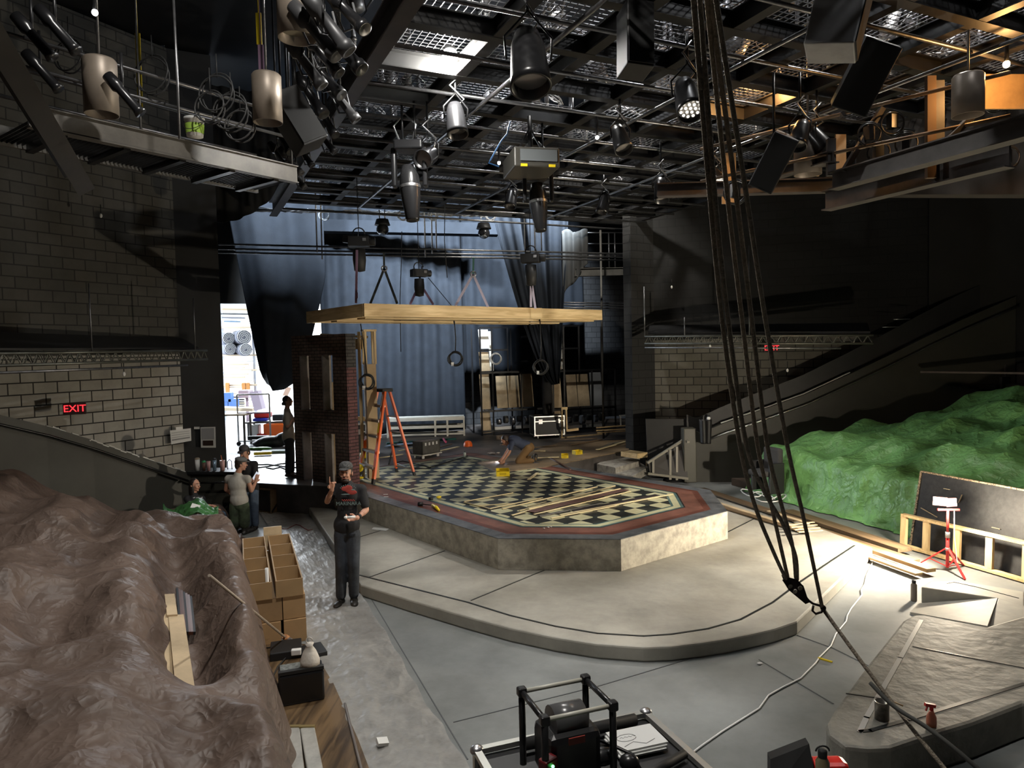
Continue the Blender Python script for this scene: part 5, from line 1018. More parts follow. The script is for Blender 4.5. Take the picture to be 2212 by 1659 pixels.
# black tool case with a white bag on top
c = on(648, 1520, .03); TCS = thing('black_tool_case', 'black case with grey control panel standing on the wooden walkway', 'case', c + Vector((-.02, .12, 0)), R(20))
mb = MB(); mb.box((0, 0, .14), (.40, .26, .28)); mb.build('body', GLOSSB, TCS, local=True, bevel=.02)
mb = MB(); mb.box((-.08, 0, .285), (.2, .22, .012)); mb.build('control_panel', mat('panel_grey', (.16, .17, .16), .5, var=.6, vs=30), TCS, local=True)
mb = MB(); mb.beam((-.2, -.1, .3), (.2, -.1, .3), .05, .03); mb.build('handle', RUBBER, TCS, local=True)
mb = MB(); c2 = c + Vector((.07, .12, .285)); mb.lathe([(.001, 0), (.085, .01), (.09, .07), (.06, .15), (.028, .2), (.04, .225), (.0, .23)], c2); o = mb.build('white_bag', mat('white_cloth', (.62, .58, .52), .8, bump=.6, bs=12)); tag(o, 'small white cloth bag tied at its neck on the black case', 'bag')
mb = MB(); mb.tube([c2 + Vector((.03 * cos(t), 0, .25 + .03 * sin(t))) for t in [k * .6 for k in range(10)]], .006, 5); o2 = mb.build('drawstring', MT['white_cloth'], o); 
mb = MB(); mb.tube([on(x, y, .05) for x, y in ((570, 1400), (600, 1398), (618, 1420), (600, 1440), (585, 1470), (600, 1480))], .008, 6); tag(mb.build('extension_cord', RUBBER), 'black cord curling on the wooden walkway behind the case', 'cord')
c = on(612, 1420, .03); mb = MB(); mb.box(c + Vector((0, .1, .04)), (.32, .34, .09), rz=.3); mb.box(c + Vector((.28, .1, .02)), (.25, .3, .05), rz=.5); tag(mb.build('black_tray', BLACK, bevel=.01), 'black equipment tray lying at the foot of the boxes', 'tray')
c = on(640, 1408, .1); mb = MB(); mb.box(c, (.1, .06, .06), rz=.2); tag(mb.build('white_outlet_box', WHITEP, bevel=.008), 'small white outlet box lying beside the broom head', 'box')
for k, (x0, x1) in enumerate(((632, 645), (664, 690))):
    a, b = on(x0, 1578, .08), on(x1, 1720, .08); t = thing('aluminium_channel', ['left pale metal channel at the bottom edge on the walkway', 'right pale metal channel at the bottom edge on the walkway'][k], 'channel', b)
    mb = MB(); mb.beam(a, b, .115, .07); mb.build('profile', mat('pale_aluminium', (.50, .49, .45), .4, .4, var=.25, vs=5), t, bevel=.01)
    mb = MB(); mb.beam(a + Vector((0, .01, 0)), a - Vector((0, .02, 0)), .13, .09); mb.build('end_cap', mat('brass_cap', (.35, .27, .12), .4, .6), t)
a, b = on(745, 1520, .03), on(785, 1680, .06); mb = MB(); mb.cyl(a, b, .012, n=8); tag(mb.build('thin_rod', mat('dull_rod', (.14, .12, .11), .5)), 'thin brown rod lying along the edge of the plastic sheet', 'rod')
a = on(826, 1602, .06); mb = MB(); mb.box(a, (.09, .07, .03), M=Euler((.3, .2, .5)).to_matrix()); tag(mb.build('paper_scrap', PAPER), 'white scrap of paper on the plastic sheet', 'paper')
# plywood strips by the green tarp
STRIP = woodmat('honey_strip', (.26, .16, .07), (.42, .27, .12), .5, 1, .7)
DST = woodmat('dark_strip', (.10, .065, .035), (.19, .125, .07), .55, 1, .7)
def strip(q0, q1, w_, z, m_, label, h=.02, grp=None):
    a, b = on(*q0, z), on(*q1, z); mb = MB(); d = b - a; L_ = d.length; mb.box((0, 0, 0), (w_, L_, h)); o = mb.build('wood_strip', m_); c = (a + b) / 2; o.location = (c.x, c.y, z - h / 2 if 0 else z); o.rotation_euler = (0, 0, math.atan2(d.y, d.x) - pi / 2); return tag(o, label, 'timber', grp)
strip((1512, 1056), (1725, 1126), .22, .19, DST, 'wide brown board farthest left in the long stack by the green tarp')
strip((1520, 1078), (1745, 1148), .10, .195, PLY, 'pale strip on the near edge of the far board stack')
strip((1545, 1092), (1740, 1152), .09, .175, DST, 'dark strip in front of the pale strip in the far stack')
strip((1700, 1108), (1955, 1192), .26, .075, DST, 'wide brown board nearest the hem of the green tarp', h=.06)
strip((1745, 1143), (2012, 1236), .15, .07, STRIP, 'honey coloured strip in the middle of the near stack', h=.05)
strip((1735, 1154), (1985, 1243), .12, .05, STRIP, 'honey coloured strip at the front of the near stack', h=.03)
strip((1720, 1130), (1980, 1215), .12, .06, DST, 'dark strip lying between the honey strips and the wide brown board', h=.04)
strip((1660, 1105), (1745, 1132), .08, .215, PLY, 'short pale offcut on top of the far board stack')
for k in range(4): strip((1700 + 8 * k, 1135 + 5 * k), (1758 + 6 * k, 1128 + 6 * k), .05, .22 + .012 * k, PLY, 'small pale shim in the fan of shims between the two board stacks', grp='shims between the board stacks', h=.01)
# studded frame and black flat at right
a, b = on(1948, 1181, .01), on(2260, 1272, .01); dd = (b - a).normalized(); lean = Vector((.12, .10, 0))
FR = thing('stud_frame', 'bare pine stud frame leaning against the black flat at right', 'timber frame', a)
def FP(s, h): return a + dd * s + Vector((0, 0, h)) + lean * (h * .5)
LL = (b - a).length
mb = MB(); mb.beam(FP(0, .03), FP(LL, .03), .09, .04); mb.build('bottom_rail', PINE, FR); mb = MB(); mb.beam(FP(0, .50), FP(LL, .52), .09, .04); mb.build('top_rail', PINE, FR)
for s in (.03, .42, .92, 1.4, 1.9): mb = MB(); mb.beam(FP(s, .05), FP(s, .48), .045, .1, up=dd); mb.build('stud', PINEZ, FR)
mb = MB(); o_ = Vector((.3, .26, 0)); q = [a + o_ * .6 + dd * .05, b + o_ * .6, b + o_ * 1.3 + Vector((0, 0, 1.12)), a + o_ * 1.3 + dd * .12 + Vector((0, 0, 1.14))]; mb.slab(q, (.02, .02, .01))
BF = mb.build('black_flat', mat('scuffed_black', (.018, .018, .018), .62, var=.5, vs=12)); tag(BF, 'scuffed black flat with worn pale edges leaning at the right', 'scenery flat')
for (i, j) in ((2, 3), (3, 0), (1, 2)): mb = MB(); mb.beam(q[i], q[j], .03, .025); mb.build('worn_edge', woodmat('chipped_edge', (.03, .025, .02), (.45, .34, .2), .6, 0, 3), BF)
for (s, h, l, an) in ((.25, .55, .3, -.3), (.75, .85, .14, 1.2), (1.35, .55, .12, 0), (.5, .95, .1, 0)):
    c = q[0].lerp(q[1], s / LL) .lerp(q[3].lerp(q[2], s / LL), h / 1.14) - Vector((.012, .012, 0)); e = dd * cos(an) * l / 2 + Vector((0, 0, sin(an) * l / 2)); mb = MB(); mb.beam(c - e, c + e, .02, .006); mb.build('chip', PLY, BF)
# work lamp
WL = thing('work_lamp', 'red tripod work lamp with glowing halogen heads at the right', 'lamp', WORKLAMP)
c = WORKLAMP; RM = mat('red_enamel', (.55, .02, .02), .35)
mb = MB(); mb.cyl(c + Vector((0, 0, .05)), c + Vector((0, 0, .5)), .022, n=12); mb.build('lower_pole', RM, WL); mb = MB(); mb.cyl(c + Vector((0, 0, .5)), c + Vector((0, 0, .86)), .017, n=12); mb.build('upper_pole', RM, WL)
mb = MB(); mb.cyl(c + Vector((0, 0, .47)), c + Vector((0, 0, .55)), .03, n=12); mb.cyl(c + Vector((0, 0, .29)), c + Vector((0, 0, .33)), .03, n=12); mb.build('clamp', STEEL, WL)
for k in range(3):
    an = .5 + k * 2 * pi / 3; e = Vector((cos(an), sin(an), 0)); mb = MB(); mb.beam(c + e * .03 + Vector((0, 0, .31)), c + e * .40 + Vector((0, 0, .012)), .03, .012); mb.build('leg', RM, WL)
    mb = MB(); mb.beam(c + e * .02 + Vector((0, 0, .07)), c + e * .22 + Vector((0, 0, .155)), .02, .01); mb.build('brace', RM, WL)
mb = MB(); mb.beam(c + Vector((-.14, 0, .87)), c + Vector((.16, 0, .86)), .025, .025); mb.build('crossbar', RM, WL)
for k, (dx, dz_, ax) in enumerate(((-.10, .98, (-.5, -.6, .25)), (.06, .96, (.1, -.8, .1)))):
    h = c + Vector((dx, .02, dz_)); d = Vector(ax).normalized(); x_, y_, _ = basis(d)
    mb = MB(); mb.slab([h - x_ * .085 - y_ * .06, h + x_ * .085 - y_ * .06, h + x_ * .085 + y_ * .06, h - x_ * .085 + y_ * .06], -d * .05); mb.build('lamp_head', mat('lamp_black', (.03, .01, .01), .4), WL)
    mb = MB(); mb.slab([h + d * .004 - x_ * .075 - y_ * .05, h + d * .004 + x_ * .075 - y_ * .05, h + d * .004 + x_ * .075 + y_ * .05, h + d * .004 - x_ * .075 + y_ * .05], d * .004); mb.build('glass', mat('halogen_glass', (1, .85, .6), .3, emit=(1, .72, .42), es=45), WL)
mb = MB(); mb.tube([c + Vector((.09, 0, .86)), c + Vector((.10, .01, .5)), c + Vector((.13, -.02, .05)), c + Vector((.15, -.1, .012))], .006, 5); mb.build('cord', WHITEP, WL)
# drinks bottle, paint tin, spray bottle, extension cord
def bottle(c, r, h, body, cap, label, name='bottle'):
    t = thing(name, label, 'bottle', c); mb = MB(); mb.lathe([(0, 0), (r * .92, 0), (r, .01), (r, h * .78), (r * .62, h * .86), (r * .6, h * .88), (0, h * .88)], c); mb.build('body', body, t)
    mb = MB(); mb.lathe([(r * .65, h * .86), (r * .68, h * .97), (r * .5, h), (0, h)], c); mb.build('cap', cap, t); return t
bottle(on(1974, 1298, 0), .036, .26, mat('grey_flask', (.22, .19, .16), .4, .4), RUBBER, 'grey metal drinks flask with black cap standing on the floor by the ramp')
c = on(1905, 1553, P2z); PTN = thing('paint_tin', 'open metal paint tin standing on the track of the corner platform', 'tin', c)
mb = MB(); mb.lathe([(0, .002), (.052, .002), (.052, .135), (.055, .14), (.048, .14), (.048, .03), (0, .03)], c); mb.build('body', mat('tin_metal', (.30, .28, .25), .3, .8, var=.5, vs=14), PTN)
mb = MB(); mb.tube([c + Vector((.03, 0, .1)), c + Vector((.06, -.01, .15)), c + Vector((.14, -.04, .12))], .006, 5); mb.build('brush_handle', PINE, PTN)
c = on(2012, 1568, P2z); SP = thing('spray_bottle', 'orange pink spray bottle with red trigger on the corner platform', 'spray bottle', c)
mb = MB(); mb.lathe([(0, 0), (.034, .002), (.036, .03), (.034, .07), (.02, .105), (.013, .12), (0, .12)], c); mb.build('body', mat('salmon_plastic', (.65, .22, .13), .3), SP)
mb = MB(); mb.cyl(c + Vector((0, 0, .115)), c + Vector((0, 0, .15)), .014, n=10); mb.beam(c + Vector((-.05, .0, .168)), c + Vector((.028, 0, .152)), .022, .024); mb.beam(c + Vector((-.03, 0, .155)), c + Vector((-.042, 0, .118)), .012, .008); mb.build('trigger_head', REDP, SP)
P = [on(x, y, .012) for x, y in ((1886, 1213), (1872, 1243), (1868, 1262), (1860, 1275), (1862, 1285), (1838, 1315), (1830, 1330), (1828, 1342), (1805, 1370), (1795, 1395), (1770, 1420), (1762, 1432), (1730, 1465), (1690, 1485), (1660, 1502), (1640, 1530), (1600, 1555), (1560, 1580), (1520, 1608), (1497, 1625))]
mb = MB(); mb.tube(P, .0085, 6); tag(mb.build('extension_cord', WHITEP), 'long white extension cord snaking over the grey floor', 'cord')
a, b = on(1767, 1421, .015), on(1798, 1430, .015); mb = MB(); mb.beam(a, b, .02, .012); tag(mb.build('yellow_stick', YELP), 'small yellow stick lying beside the white extension cord', 'stick')
c = on(1641, 1433, .01); mb = MB(); mb.ell(c, (.03, .02, .01)); tag(mb.build('paper_scrap', PAPER), 'crumpled white scrap on the grey floor near the curved platform', 'paper')
mb = MB(); P = [on(1618 + 30 * cos(t) + 4 * t, 1062 + 10 * sin(t * 1.3) + 1.2 * t, .22) for t in [k * .5 for k in range(30)]]; mb.tube(P, .012, 5); tag(mb.build('white_cable_bundle', WHITEP), 'bundled white cable lying at the left end of the green tarp', 'cable')
def rg(u, v): p = on(1432 + 52 * u, 1030 + 15 * v - 5 * sin(u * 3), .01); p.z = .02 + .10 * sin(pi * u) * sin(pi * v) * (1 + .5 * ridg((u * 4, v * 4, 0), 2)); return p
mb = MB(); mb.grid(rg, 26, 14); tag(mb.build('black_bag', mat('black_bin_bag', (.015, .015, .016), .25)), 'crumpled black plastic bag on the floor before the half wall', 'bag')
def clf(u, v): p = at(1510 + 26 * u + 6 * v * (.5 - u), 906 + 52 * v, 16.45); p.y += .05 * sin(u * 14) - .02 * v; return p
mb = MB(); mb.grid(clf, 20, 14); o = mb.build('black_jacket', BLACK); o.modifiers.new('s', 'SOLIDIFY').thickness = .04; tag(o, 'black jacket hung over the end of the right half wall', 'jacket')
bottle(at(1531, 919, 16.8), .045, .24, WHITEP, BLACK, 'white bottle standing on the right half wall behind the jacket')
# ropes with pulley block close to the camera
RP = mat('rope_fibre', (.24, .20, .15), .85, var=.35, vs=40, bump=.6, bs=90)
YR = 4.3
def rope(pts, label, r=.0112, Y0=YR, Y1=YR, m_=RP):
    n = len(pts); mb = MB(); ctrl = [at(x, y, Y0 + (Y1 - Y0) * i / (n - 1)) for i, (x, y) in enumerate(pts)]; P = []
    for i in range(n - 1):
        p0, p1, p2, p3 = ctrl[max(i - 1, 0)], ctrl[i], ctrl[i + 1], ctrl[min(i + 2, n - 1)]
        for k in range(6):
            t = k / 6; P.append(.5 * ((2 * p1) + (p2 - p0) * t + (2 * p0 - 5 * p1 + 4 * p2 - p3) * t * t + (3 * p1 - p0 - 3 * p2 + p3) * t ** 3))
    P.append(ctrl[-1]); mb.tube(P, r, 8); return tag(mb.build('rope', m_), label, 'rope')
rope([(1485, -160), (1498, 0), (1533, 420), (1561, 700), (1598, 960), (1630, 1090), (1672, 1195), (1700, 1255)], 'leftmost rope of the pulley tackle, bowing out near its lower end', Y0=2.70)
rope([(1500, -160), (1512, 0), (1544, 420), (1574, 700), (1612, 960), (1650, 1060), (1690, 1130), (1718, 1200), (1722, 1252)], 'second rope of the pulley tackle, crossing behind the third', Y0=2.74)
rope([(1515, -160), (1527, 0), (1571, 420), (1604, 700), (1636, 960), (1668, 1100), (1704, 1258)], 'middle rope of the pulley tackle', Y0=2.78)
rope([(1522, -160), (1536, 0), (1590, 420), (1625, 700), (1657, 960), (1688, 1090), (1712, 1180), (1719, 1248)], 'fourth rope of the pulley tackle from the left', Y0=2.82)
rope([(1530, -160), (1547, 0), (1612, 420), (1655, 700), (1700, 960), (1736, 1120), (1776, 1312)], 'rightmost rope running straight to the steel ring', Y0=2.62)
rope([(1778, 1316), (1850, 1415), (1920, 1508), (1975, 1580), (2040, 1660), (2120, 1760)], 'rope running down right from the ring over the corner platform', .012, YR, 3.6)
rope([(1880, 1475), (1930, 1525), (2000, 1570), (2080, 1632), (2200, 1740)], 'second rope parting to the right below the ring', .012, 4.1, 3.5, mat('dark_rope', (.04, .04, .035), .8))
PB = thing('pulley_block', 'dark metal pulley block with round holes hanging on the ropes', 'pulley', at(1735, 1280, YR)); DM = mat('dark_iron', (.02, .012, .012), .4, .5)
def pb_out(t):  # outline of the cheek plate along its axis
    pts = [(1690, 1253), (1706, 1248), (1722, 1252), (1736, 1266), (1744, 1290), (1752, 1300), (1740, 1305), (1722, 1290), (1704, 1275)]; return pts
for k, off in enumerate((-.03, 0, .03)):
    mb = MB(); P = [at(x, y, YR + off) for x, y in pb_out(0)]; hole = []
    mb.slab(P, (0, .006, 0)); mb.build('cheek_plate', DM, PB)
for k, (x, y) in enumerate(((1728, 1270), (1717, 1277), (1707, 1266))):
    c = at(x, y, YR - .036); mb = MB(); mb.lathe([(0, .0), (.011, 0), (.014, .003), (.011, .006)], c, (0, -1, 0), n=14); mb.build('hole_rim', mat('bright_hole', (.5, .45, .38), .5), PB)
mb = MB(); mb.tube([at(x, y, YR) for x, y in ((1694, 1252), (1690, 1243), (1697, 1238), (1703, 1246), (1700, 1255))], .006, 6); mb.build('shackle', DM, PB)
mb = MB(); mb.tube([at(x, y, YR) for x, y in ((1745, 1296), (1756, 1304), (1770, 1308), (1778, 1313), (1775, 1322), (1762, 1326), (1755, 1319), (1757, 1308))], .0075, 8); mb.build('snap_hook', DM, PB)
mb = MB(); c = at(1778, 1313, YR); mb.ell(c, .018); mb.build('knot', DM, PB)
# foreground road case with gear
ca, cb, cc = on(1030, 1622, .95), on(1395, 1541, .95), on(1512, 1644, .95)
ux = (cb - ca).normalized(); uy = Vector((ux.y, -ux.x, 0)); RCz = math.atan2(ux.y, ux.x); RCl = (cb - ca).length
RCo = ca; ROAD = thing('road_case', 'open topped black road case with aluminium edges at the bottom of the picture', 'case', (RCo + ux * RCl / 2 + uy * .42) - Vector((0, 0, .95)), RCz)
hx, hy = RCl / 2, .42
mb = MB(); mb.box((0, 0, .52), (RCl, .84, .80)); mb.build('body', mat('case_black2', (.025, .025, .027), .5), ROAD, local=True)
mb = MB()
for s in (-1, 1): mb.box((0, s * hy, .95), (RCl + .03, .04, .03)); mb.box((s * hx, 0, .95), (.04, .88, .03))
for s in (-1, 1):
    for u in (-1, 1): mb.box((s * hx, u * hy, .55), (.04, .04, .8))
mb.box((-.12, 0, .945), (.03, .84, .02)); mb.build('aluminium_edges', mat('worn_alu', (.60, .60, .56), .35, .7), ROAD, local=True)
for s in (-1, 1):
    for u in (-1, 1): mb = MB(); mb.ell((s * hx, u * hy, .955), (.04, .04, .03)); mb.build('ball_corner', STEEL, ROAD, local=True)
for s in (-1, 1):
    for u in (-1, 1): mb = MB(); mb.cyl((s * hx * .8, u * hy * .8 - .02, .06), (s * hx * .8, u * hy * .8 + .02, .06), .06, n=14); mb.build('caster', RUBBER, ROAD, local=True)
def RCP(s, d, z=.935): v = RCo + ux * s - Vector((0, 0, 0)) + uy * d; v.z = z; return v
mb = MB(); mb.cyl(RCP(.25, .08, .975), RCP(RCl - .12, .08, .975), .035, n=14); tag(mb.build('black_tube', RUBBER), 'black padded tube lying along the back rim of the road case', 'tube')
mb = MB(); mb.cyl(RCP(.62, .62, .96), RCP(RCl - .04, .48, .96), .025, n=12); tag(mb.build('black_tube', RUBBER), 'thin black tube lying along the front of the open road case', 'tube')
NB = thing('notepad', 'white notepad with pencil scribbles lying open on the road case', 'notepad', RCP(.86, .27), RCz - R(2))
for k in range(3): mb = MB(); mb.box((.01 * k, .01 * k, .01 + .012 * k), (.29, .21, .010)); mb.build('page_block', PAPER, NB, local=True)
mb = MB(); mb.tube([(-.04 + .06 * cos(t), .03 + .035 * sin(t), .0412) for t in [k * .5 for k in range(13)]], .0012, 4); mb.tube([(-.09, -.05, .0412), (-.02, -.02, .0412), (.04, -.06, .0412), (.11, -.03, .0412)], .0012, 4); mb.tube([(-.08 + .012 * k, .03 + .012 * (k % 2), .0412) for k in range(9)], .001, 4); mb.build('pencil_scribble', mat('pencil', (.2, .2, .2), .7), NB, local=True)
# caged blower machine
gx, gy = RCP(.38, .40, .96).x, RCP(.38, .40, .96).y; BL = thing('portable_generator', 'dark portable machine in a black tube cage with pale bars on the road case', 'machine', (gx, gy, .965), RCz)
cg = mat('cage_black', (.015, .015, .016), .3); cw = mat('cage_pale', (.50, .49, .42), .35); X, Y_, Z_ = .19, .16, .40
for s in (-1, 1):
    for u in (-1, 1):
        mb = MB(); mb.cyl((s * X, u * Y_, 0), (s * X, u * Y_, Z_), .019, n=10); mb.build('cage_post', cg, BL, local=True)
        mb = MB(); mb.box((s * X, u * Y_, Z_), (.05, .05, .05)); mb.build('cage_corner', cg, BL, local=True, bevel=.01)
    mb = MB(); mb.cyl((-X, s * Y_, Z_), (X, s * Y_, Z_), .012, n=10); mb.build('pale_bar', cw, BL, local=True)
    mb = MB(); mb.cyl((s * X, -Y_, Z_), (s * X, Y_, Z_), .016, n=10); mb.build('cage_bar', cg, BL, local=True)
mb = MB(); mb.box((0, 0, .14), (.30, .25, .26)); mb.build('body', cg, BL, local=True, bevel=.04)
mb = MB(); mb.cyl((-.09, 0, .29), (.09, 0, .29), .085, n=18); mb.build('drum', mat('drum_grey', (.09, .09, .092), .25), BL, local=True)
mb = MB(); mb.box((.0, -.128, .24), (.09, .008, .035)); mb.build('red_badge', mat('dull_red', (.28, .04, .03), .5), BL, local=True)
mb = MB(); mb.box((-.17, -.15, .13), (.09, .06, .14), rz=.4); mb.build('red_pack', mat('deep_red', (.14, .005, .008), .5), BL, local=True, bevel=.01)
mb = MB(); mb.ell((-.16, -.185, .17), .008); mb.build('green_led', mat('green_led', (.1, 1, .2), .3, emit=(.1, 1, .2), es=4), BL, local=True)
mb = MB(); mb.tube([(-.17, -.17, .1), (-.24, -.2, .0), (-.28, -.25, -.1)], .006, 5); mb.build('cord', RUBBER, BL, local=True)
HP = thing('headphones', 'glossy black ear defenders and gloves heaped on the road case', 'headphones', RCP(.64, .42, .95)); c = RCP(.64, .42, .95)
mb = MB(); mb.ell(c + Vector((-.05, .02, .05)), (.09, .06, .05), Matrix.Rotation(.4, 3, 'Z')); mb.ell(c + Vector((.08, -.05, .05)), (.055, .05, .045)); mb.build('ear_cup', GLOSSB, HP)
mb = MB(); mb.tube([c + Vector((-.1, .03, .03)), c + Vector((-.09, .06, .12)), c + Vector((0, .03, .1)), c + Vector((.1, -.05, .09)), c + Vector((.14, -.1, .02))], .01, 6); mb.build('headband', GLOSSB, HP)
# bottom right: black panel, bottle, red case
a, b, c, d = at(1664, 1640, 3.75), at(1748, 1607, 3.85), at(1765, 1700, 3.7), at(1664, 1720, 3.6); mb = MB(); mb.slab([a, b, c, d], (.02, .1, -.02)); tag(mb.build('black_board', mat('matte_black', (.004, .004, .004), .9)), 'matte black panel rising at the bottom edge right of the road case', 'panel')
c = at(1777, 1740, 3.7); bt = bottle(c, .036, .31, mat('clear_amber', (.28, .24, .14), .15, trans=.3), RUBBER, 'tall drinking bottle with black lid cut by the bottom edge')
mb = MB(); mb.tube([c + Vector((.036 * cos(t), 0, .30 + .028 * sin(t))) for t in [pi * k / 8 for k in range(9)]], .005, 5); mb.build('carry_loop', RUBBER, bt)
mb = MB(); mb.box(at(1790, 1690, 3.85), (.2, .12, .26)); tag(mb.build('red_case', REDP, bevel=.03), 'red case behind the drinking bottle at the bottom edge', 'case')
# ================================================================ PEOPLE
SKIN = mat('skin', (.52, .27, .18), .5, var=.06, vs=20); SKIN2 = mat('tanned_skin', (.45, .24, .16), .5, var=.06, vs=20)
def cols(r, f, u): return Matrix((r, f, u)).transposed()
def hand(mb, w, d, pn, curl, s=1.0, side=1, index_up=False, point=None):
    """w wrist, d direction along the palm, pn palm normal (the side fingers curl to), side +1/-1 thumb side"""
    d = Vector(d).normalized(); pn = Vector(pn); pn = (pn - d * pn.dot(d)).normalized(); sd = d.cross(pn) * side
    pc = w + d * .055 * s; mb.ell(pc, (.040 * s, .050 * s, .018 * s), cols(sd, d, pn), 12, 8); mb.limb(w, w + d * .03 * s, .027 * s, .026 * s)
    for k, (o, l) in enumerate(((.030, .075), (.010, .083), (-.011, .077), (-.030, .06))):
        b = pc + sd * o * s + d * .038 * s; c = curl if not (index_up and k == 0) else .05; dd = d; p = b; r_ = .0092 * s
        if index_up and k == 0 and point is not None: dd = Vector(point).normalized()
        for j, f in enumerate((.45, .32, .25)):
            an = c * (1.0 if j else .8); dd = (dd * cos(an) + (pn if not (index_up and k == 0) else Vector((0, 0, 0))) * sin(an)).normalized(); q = p + dd * l * f * s; mb.limb(p, q, r_, r_ * .9); p = q; r_ *= .9
    t0 = w + d * .025 * s + sd * .028 * s; t1 = t0 + (d * .6 + sd * .7 + pn * .35).normalized() * .038 * s; t2 = t1 + (d * .9 + pn * .5 + sd * (.1 - curl * .3)).normalized() * .032 * s
    mb.limb(t0, t1, .014 * s, .011 * s); mb.limb(t1, t2, .011 * s, .009 * s)
def person(label, J, f, headf, vox, skin, hair, clothes, extras=None, hs=1.0, hands=None, cap_=None, beard=False, long_hair=False, bun=False, glasses=False, foot=None):
    """J: joints. f: body facing. clothes: dict(shirt=(mat, sleeve fraction), legs=(mat, to fraction), boots=mat)"""
    base = (J['aL'] + J['aR']) / 2; base = Vector((base.x, base.y, min(J['aL'].z, J['aR'].z) - .08)); t = thing('person', label, 'person', base)
    f = Vector(f).normalized(); hf = Vector(headf).normalized(); h = J['head']; up = Vector((0, 0, 1))
    hr = hf.cross(up).normalized(); hu = hr.cross(hf).normalized(); HM = cols(hr, hf, hu)
    def HP_(x, y, z): return h + hr * x * hs + hf * y * hs + hu * z * hs
    mb = MB()
    mb.ell(HP_(0, -.012, .03), (.076 * hs, .094 * hs, .092 * hs), HM, 18, 12); mb.ell(HP_(0, .022, -.045), (.054 * hs, .062 * hs, .068 * hs), HM, 16, 10); mb.ell(HP_(0, .045, -.005), (.056 * hs, .045 * hs, .07 * hs), HM)
    mb.ell(HP_(0, .066, -.095), (.02 * hs, .018 * hs, .016 * hs), HM)
    mb.limb(HP_(0, .085, .022), HP_(0, .108, -.022), .009 * hs, .014 * hs); mb.ell(HP_(0, .082, .04), (.05 * hs, .014 * hs, .010 * hs), HM)
    for s in (-1, 1): mb.ell(HP_(s * .077, -.01, -.005), (.012 * hs, .022 * hs, .032 * hs), HM); mb.ell(HP_(s * .035, .07, -.03), (.02 * hs, .018 * hs, .02 * hs), HM)
    mb.ell(HP_(0, .086, -.055), (.024 * hs, .012 * hs, .008 * hs), HM)
    nk = J['neck']; mb.limb(HP_(0, -.02, -.06), nk, .052 * hs, .058 * hs)
    ch, pe = J['chest'], J['pelvis']; ax = (nk - pe).normalized(); sh = (J['sR'] - J['sL']); shl = sh.length; sr = sh.normalized(); fr = ax.cross(sr).normalized(); TM = cols(sr, fr, ax)
    if fr.dot(f) < 0: pass
    def torso(m, g):
        m.ell(ch, (shl * .42 + g, .105 + g, .17 + g), TM, 18, 12); m.ell(ch.lerp(pe, .5), (shl * .36 + g, .10 + g, .17 + g), TM, 18, 12); m.limb(J['sL'], J['sR'], .052 + g, .052 + g); m.limb(nk, ch, .06 + g * .6, .09 + g)
    torso(mb, 0); mb.ell(pe, (.155, .11, .12), TM, 16, 10)
    for s in 'LR':
        mb.chain([J['s' + s], J['e' + s], J['w' + s]], [.046, .037, .027]); mb.chain([J['h' + s], J['k' + s], J['a' + s]], [.078, .052, .038])
        mb.limb(J['e' + s].lerp(J['w' + s], .0), J['e' + s].lerp(J['w' + s], .35), .037, .038)
    for s, (d, pn, c, sd, iu, pt) in (hands or {}).items(): hand(mb, J['w' + s], d, pn, c, 1.0, sd, iu, pt)
    mb.build('body', skin, t, remesh=vox, smooth=2)
    # face
    dk = mat('eye_dark', (.02, .015, .012), .2)
    for s in (-1, 1):
        m = MB(); m.ell(HP_(s * .031, .083, .014), (.014 * hs, .008 * hs, .008 * hs), HM); e = m.build('eye', mat('eye_white', (.6, .58, .55), .3), t); m = MB(); m.ell(HP_(s * .031, .090, .014), (.006 * hs, .004 * hs, .006 * hs), HM); m.build('pupil', dk, e)
        m = MB(); m.limb(HP_(s * .016, .092, .036), HP_(s * .048, .083, .038), .005 * hs, .0035 * hs); m.build('eyebrow', hair, t)
    m = MB(); m.ell(HP_(0, .096, -.056), (.022 * hs, .006 * hs, .005 * hs), HM); m.build('mouth', mat('lips', (.36, .11, .09), .5), t)
    m = MB()
    m.ell(HP_(0, -.03, .045), (.084 * hs, .094 * hs, .088 * hs), HM, 18, 12); m.ell(HP_(0, -.062, -.02), (.072 * hs, .055 * hs, .075 * hs), HM)
    for s in (-1, 1): m.ell(HP_(s * .072, -.02, .01), (.014 * hs, .04 * hs, .05 * hs), HM)
    if long_hair:
        for s in (-1, 1): m.ell(HP_(s * .06, -.03, -.09), (.035 * hs, .06 * hs, .15 * hs), HM)
        m.ell(HP_(0, -.07, -.1), (.08 * hs, .045 * hs, .17 * hs), HM)
    if bun: m.ell(HP_(0, -.12, -.04), (.035, .035, .04), HM)
    m.build('hair', hair, t, remesh=.008, smooth=2)
    if beard: m = MB(); m.ell(HP_(0, .04, -.09), (.052 * hs, .058 * hs, .032 * hs), HM); m.ell(HP_(0, .098, -.04), (.026 * hs, .008 * hs, .006 * hs), HM); m.build('beard', hair, t, remesh=.006, smooth=1)
    if glasses:
        m = MB()
        for s in (-1, 1): m.tube([HP_(s * .032 + .022 * cos(a), .098, .014 + .016 * sin(a)) for a in [k * pi / 6 for k in range(12)]], .002, 5, True); m.tube([HP_(s * .054, .096, .016), HP_(s * .078, -.01, .015)], .002, 5)
        m.build('glasses', dk, t)
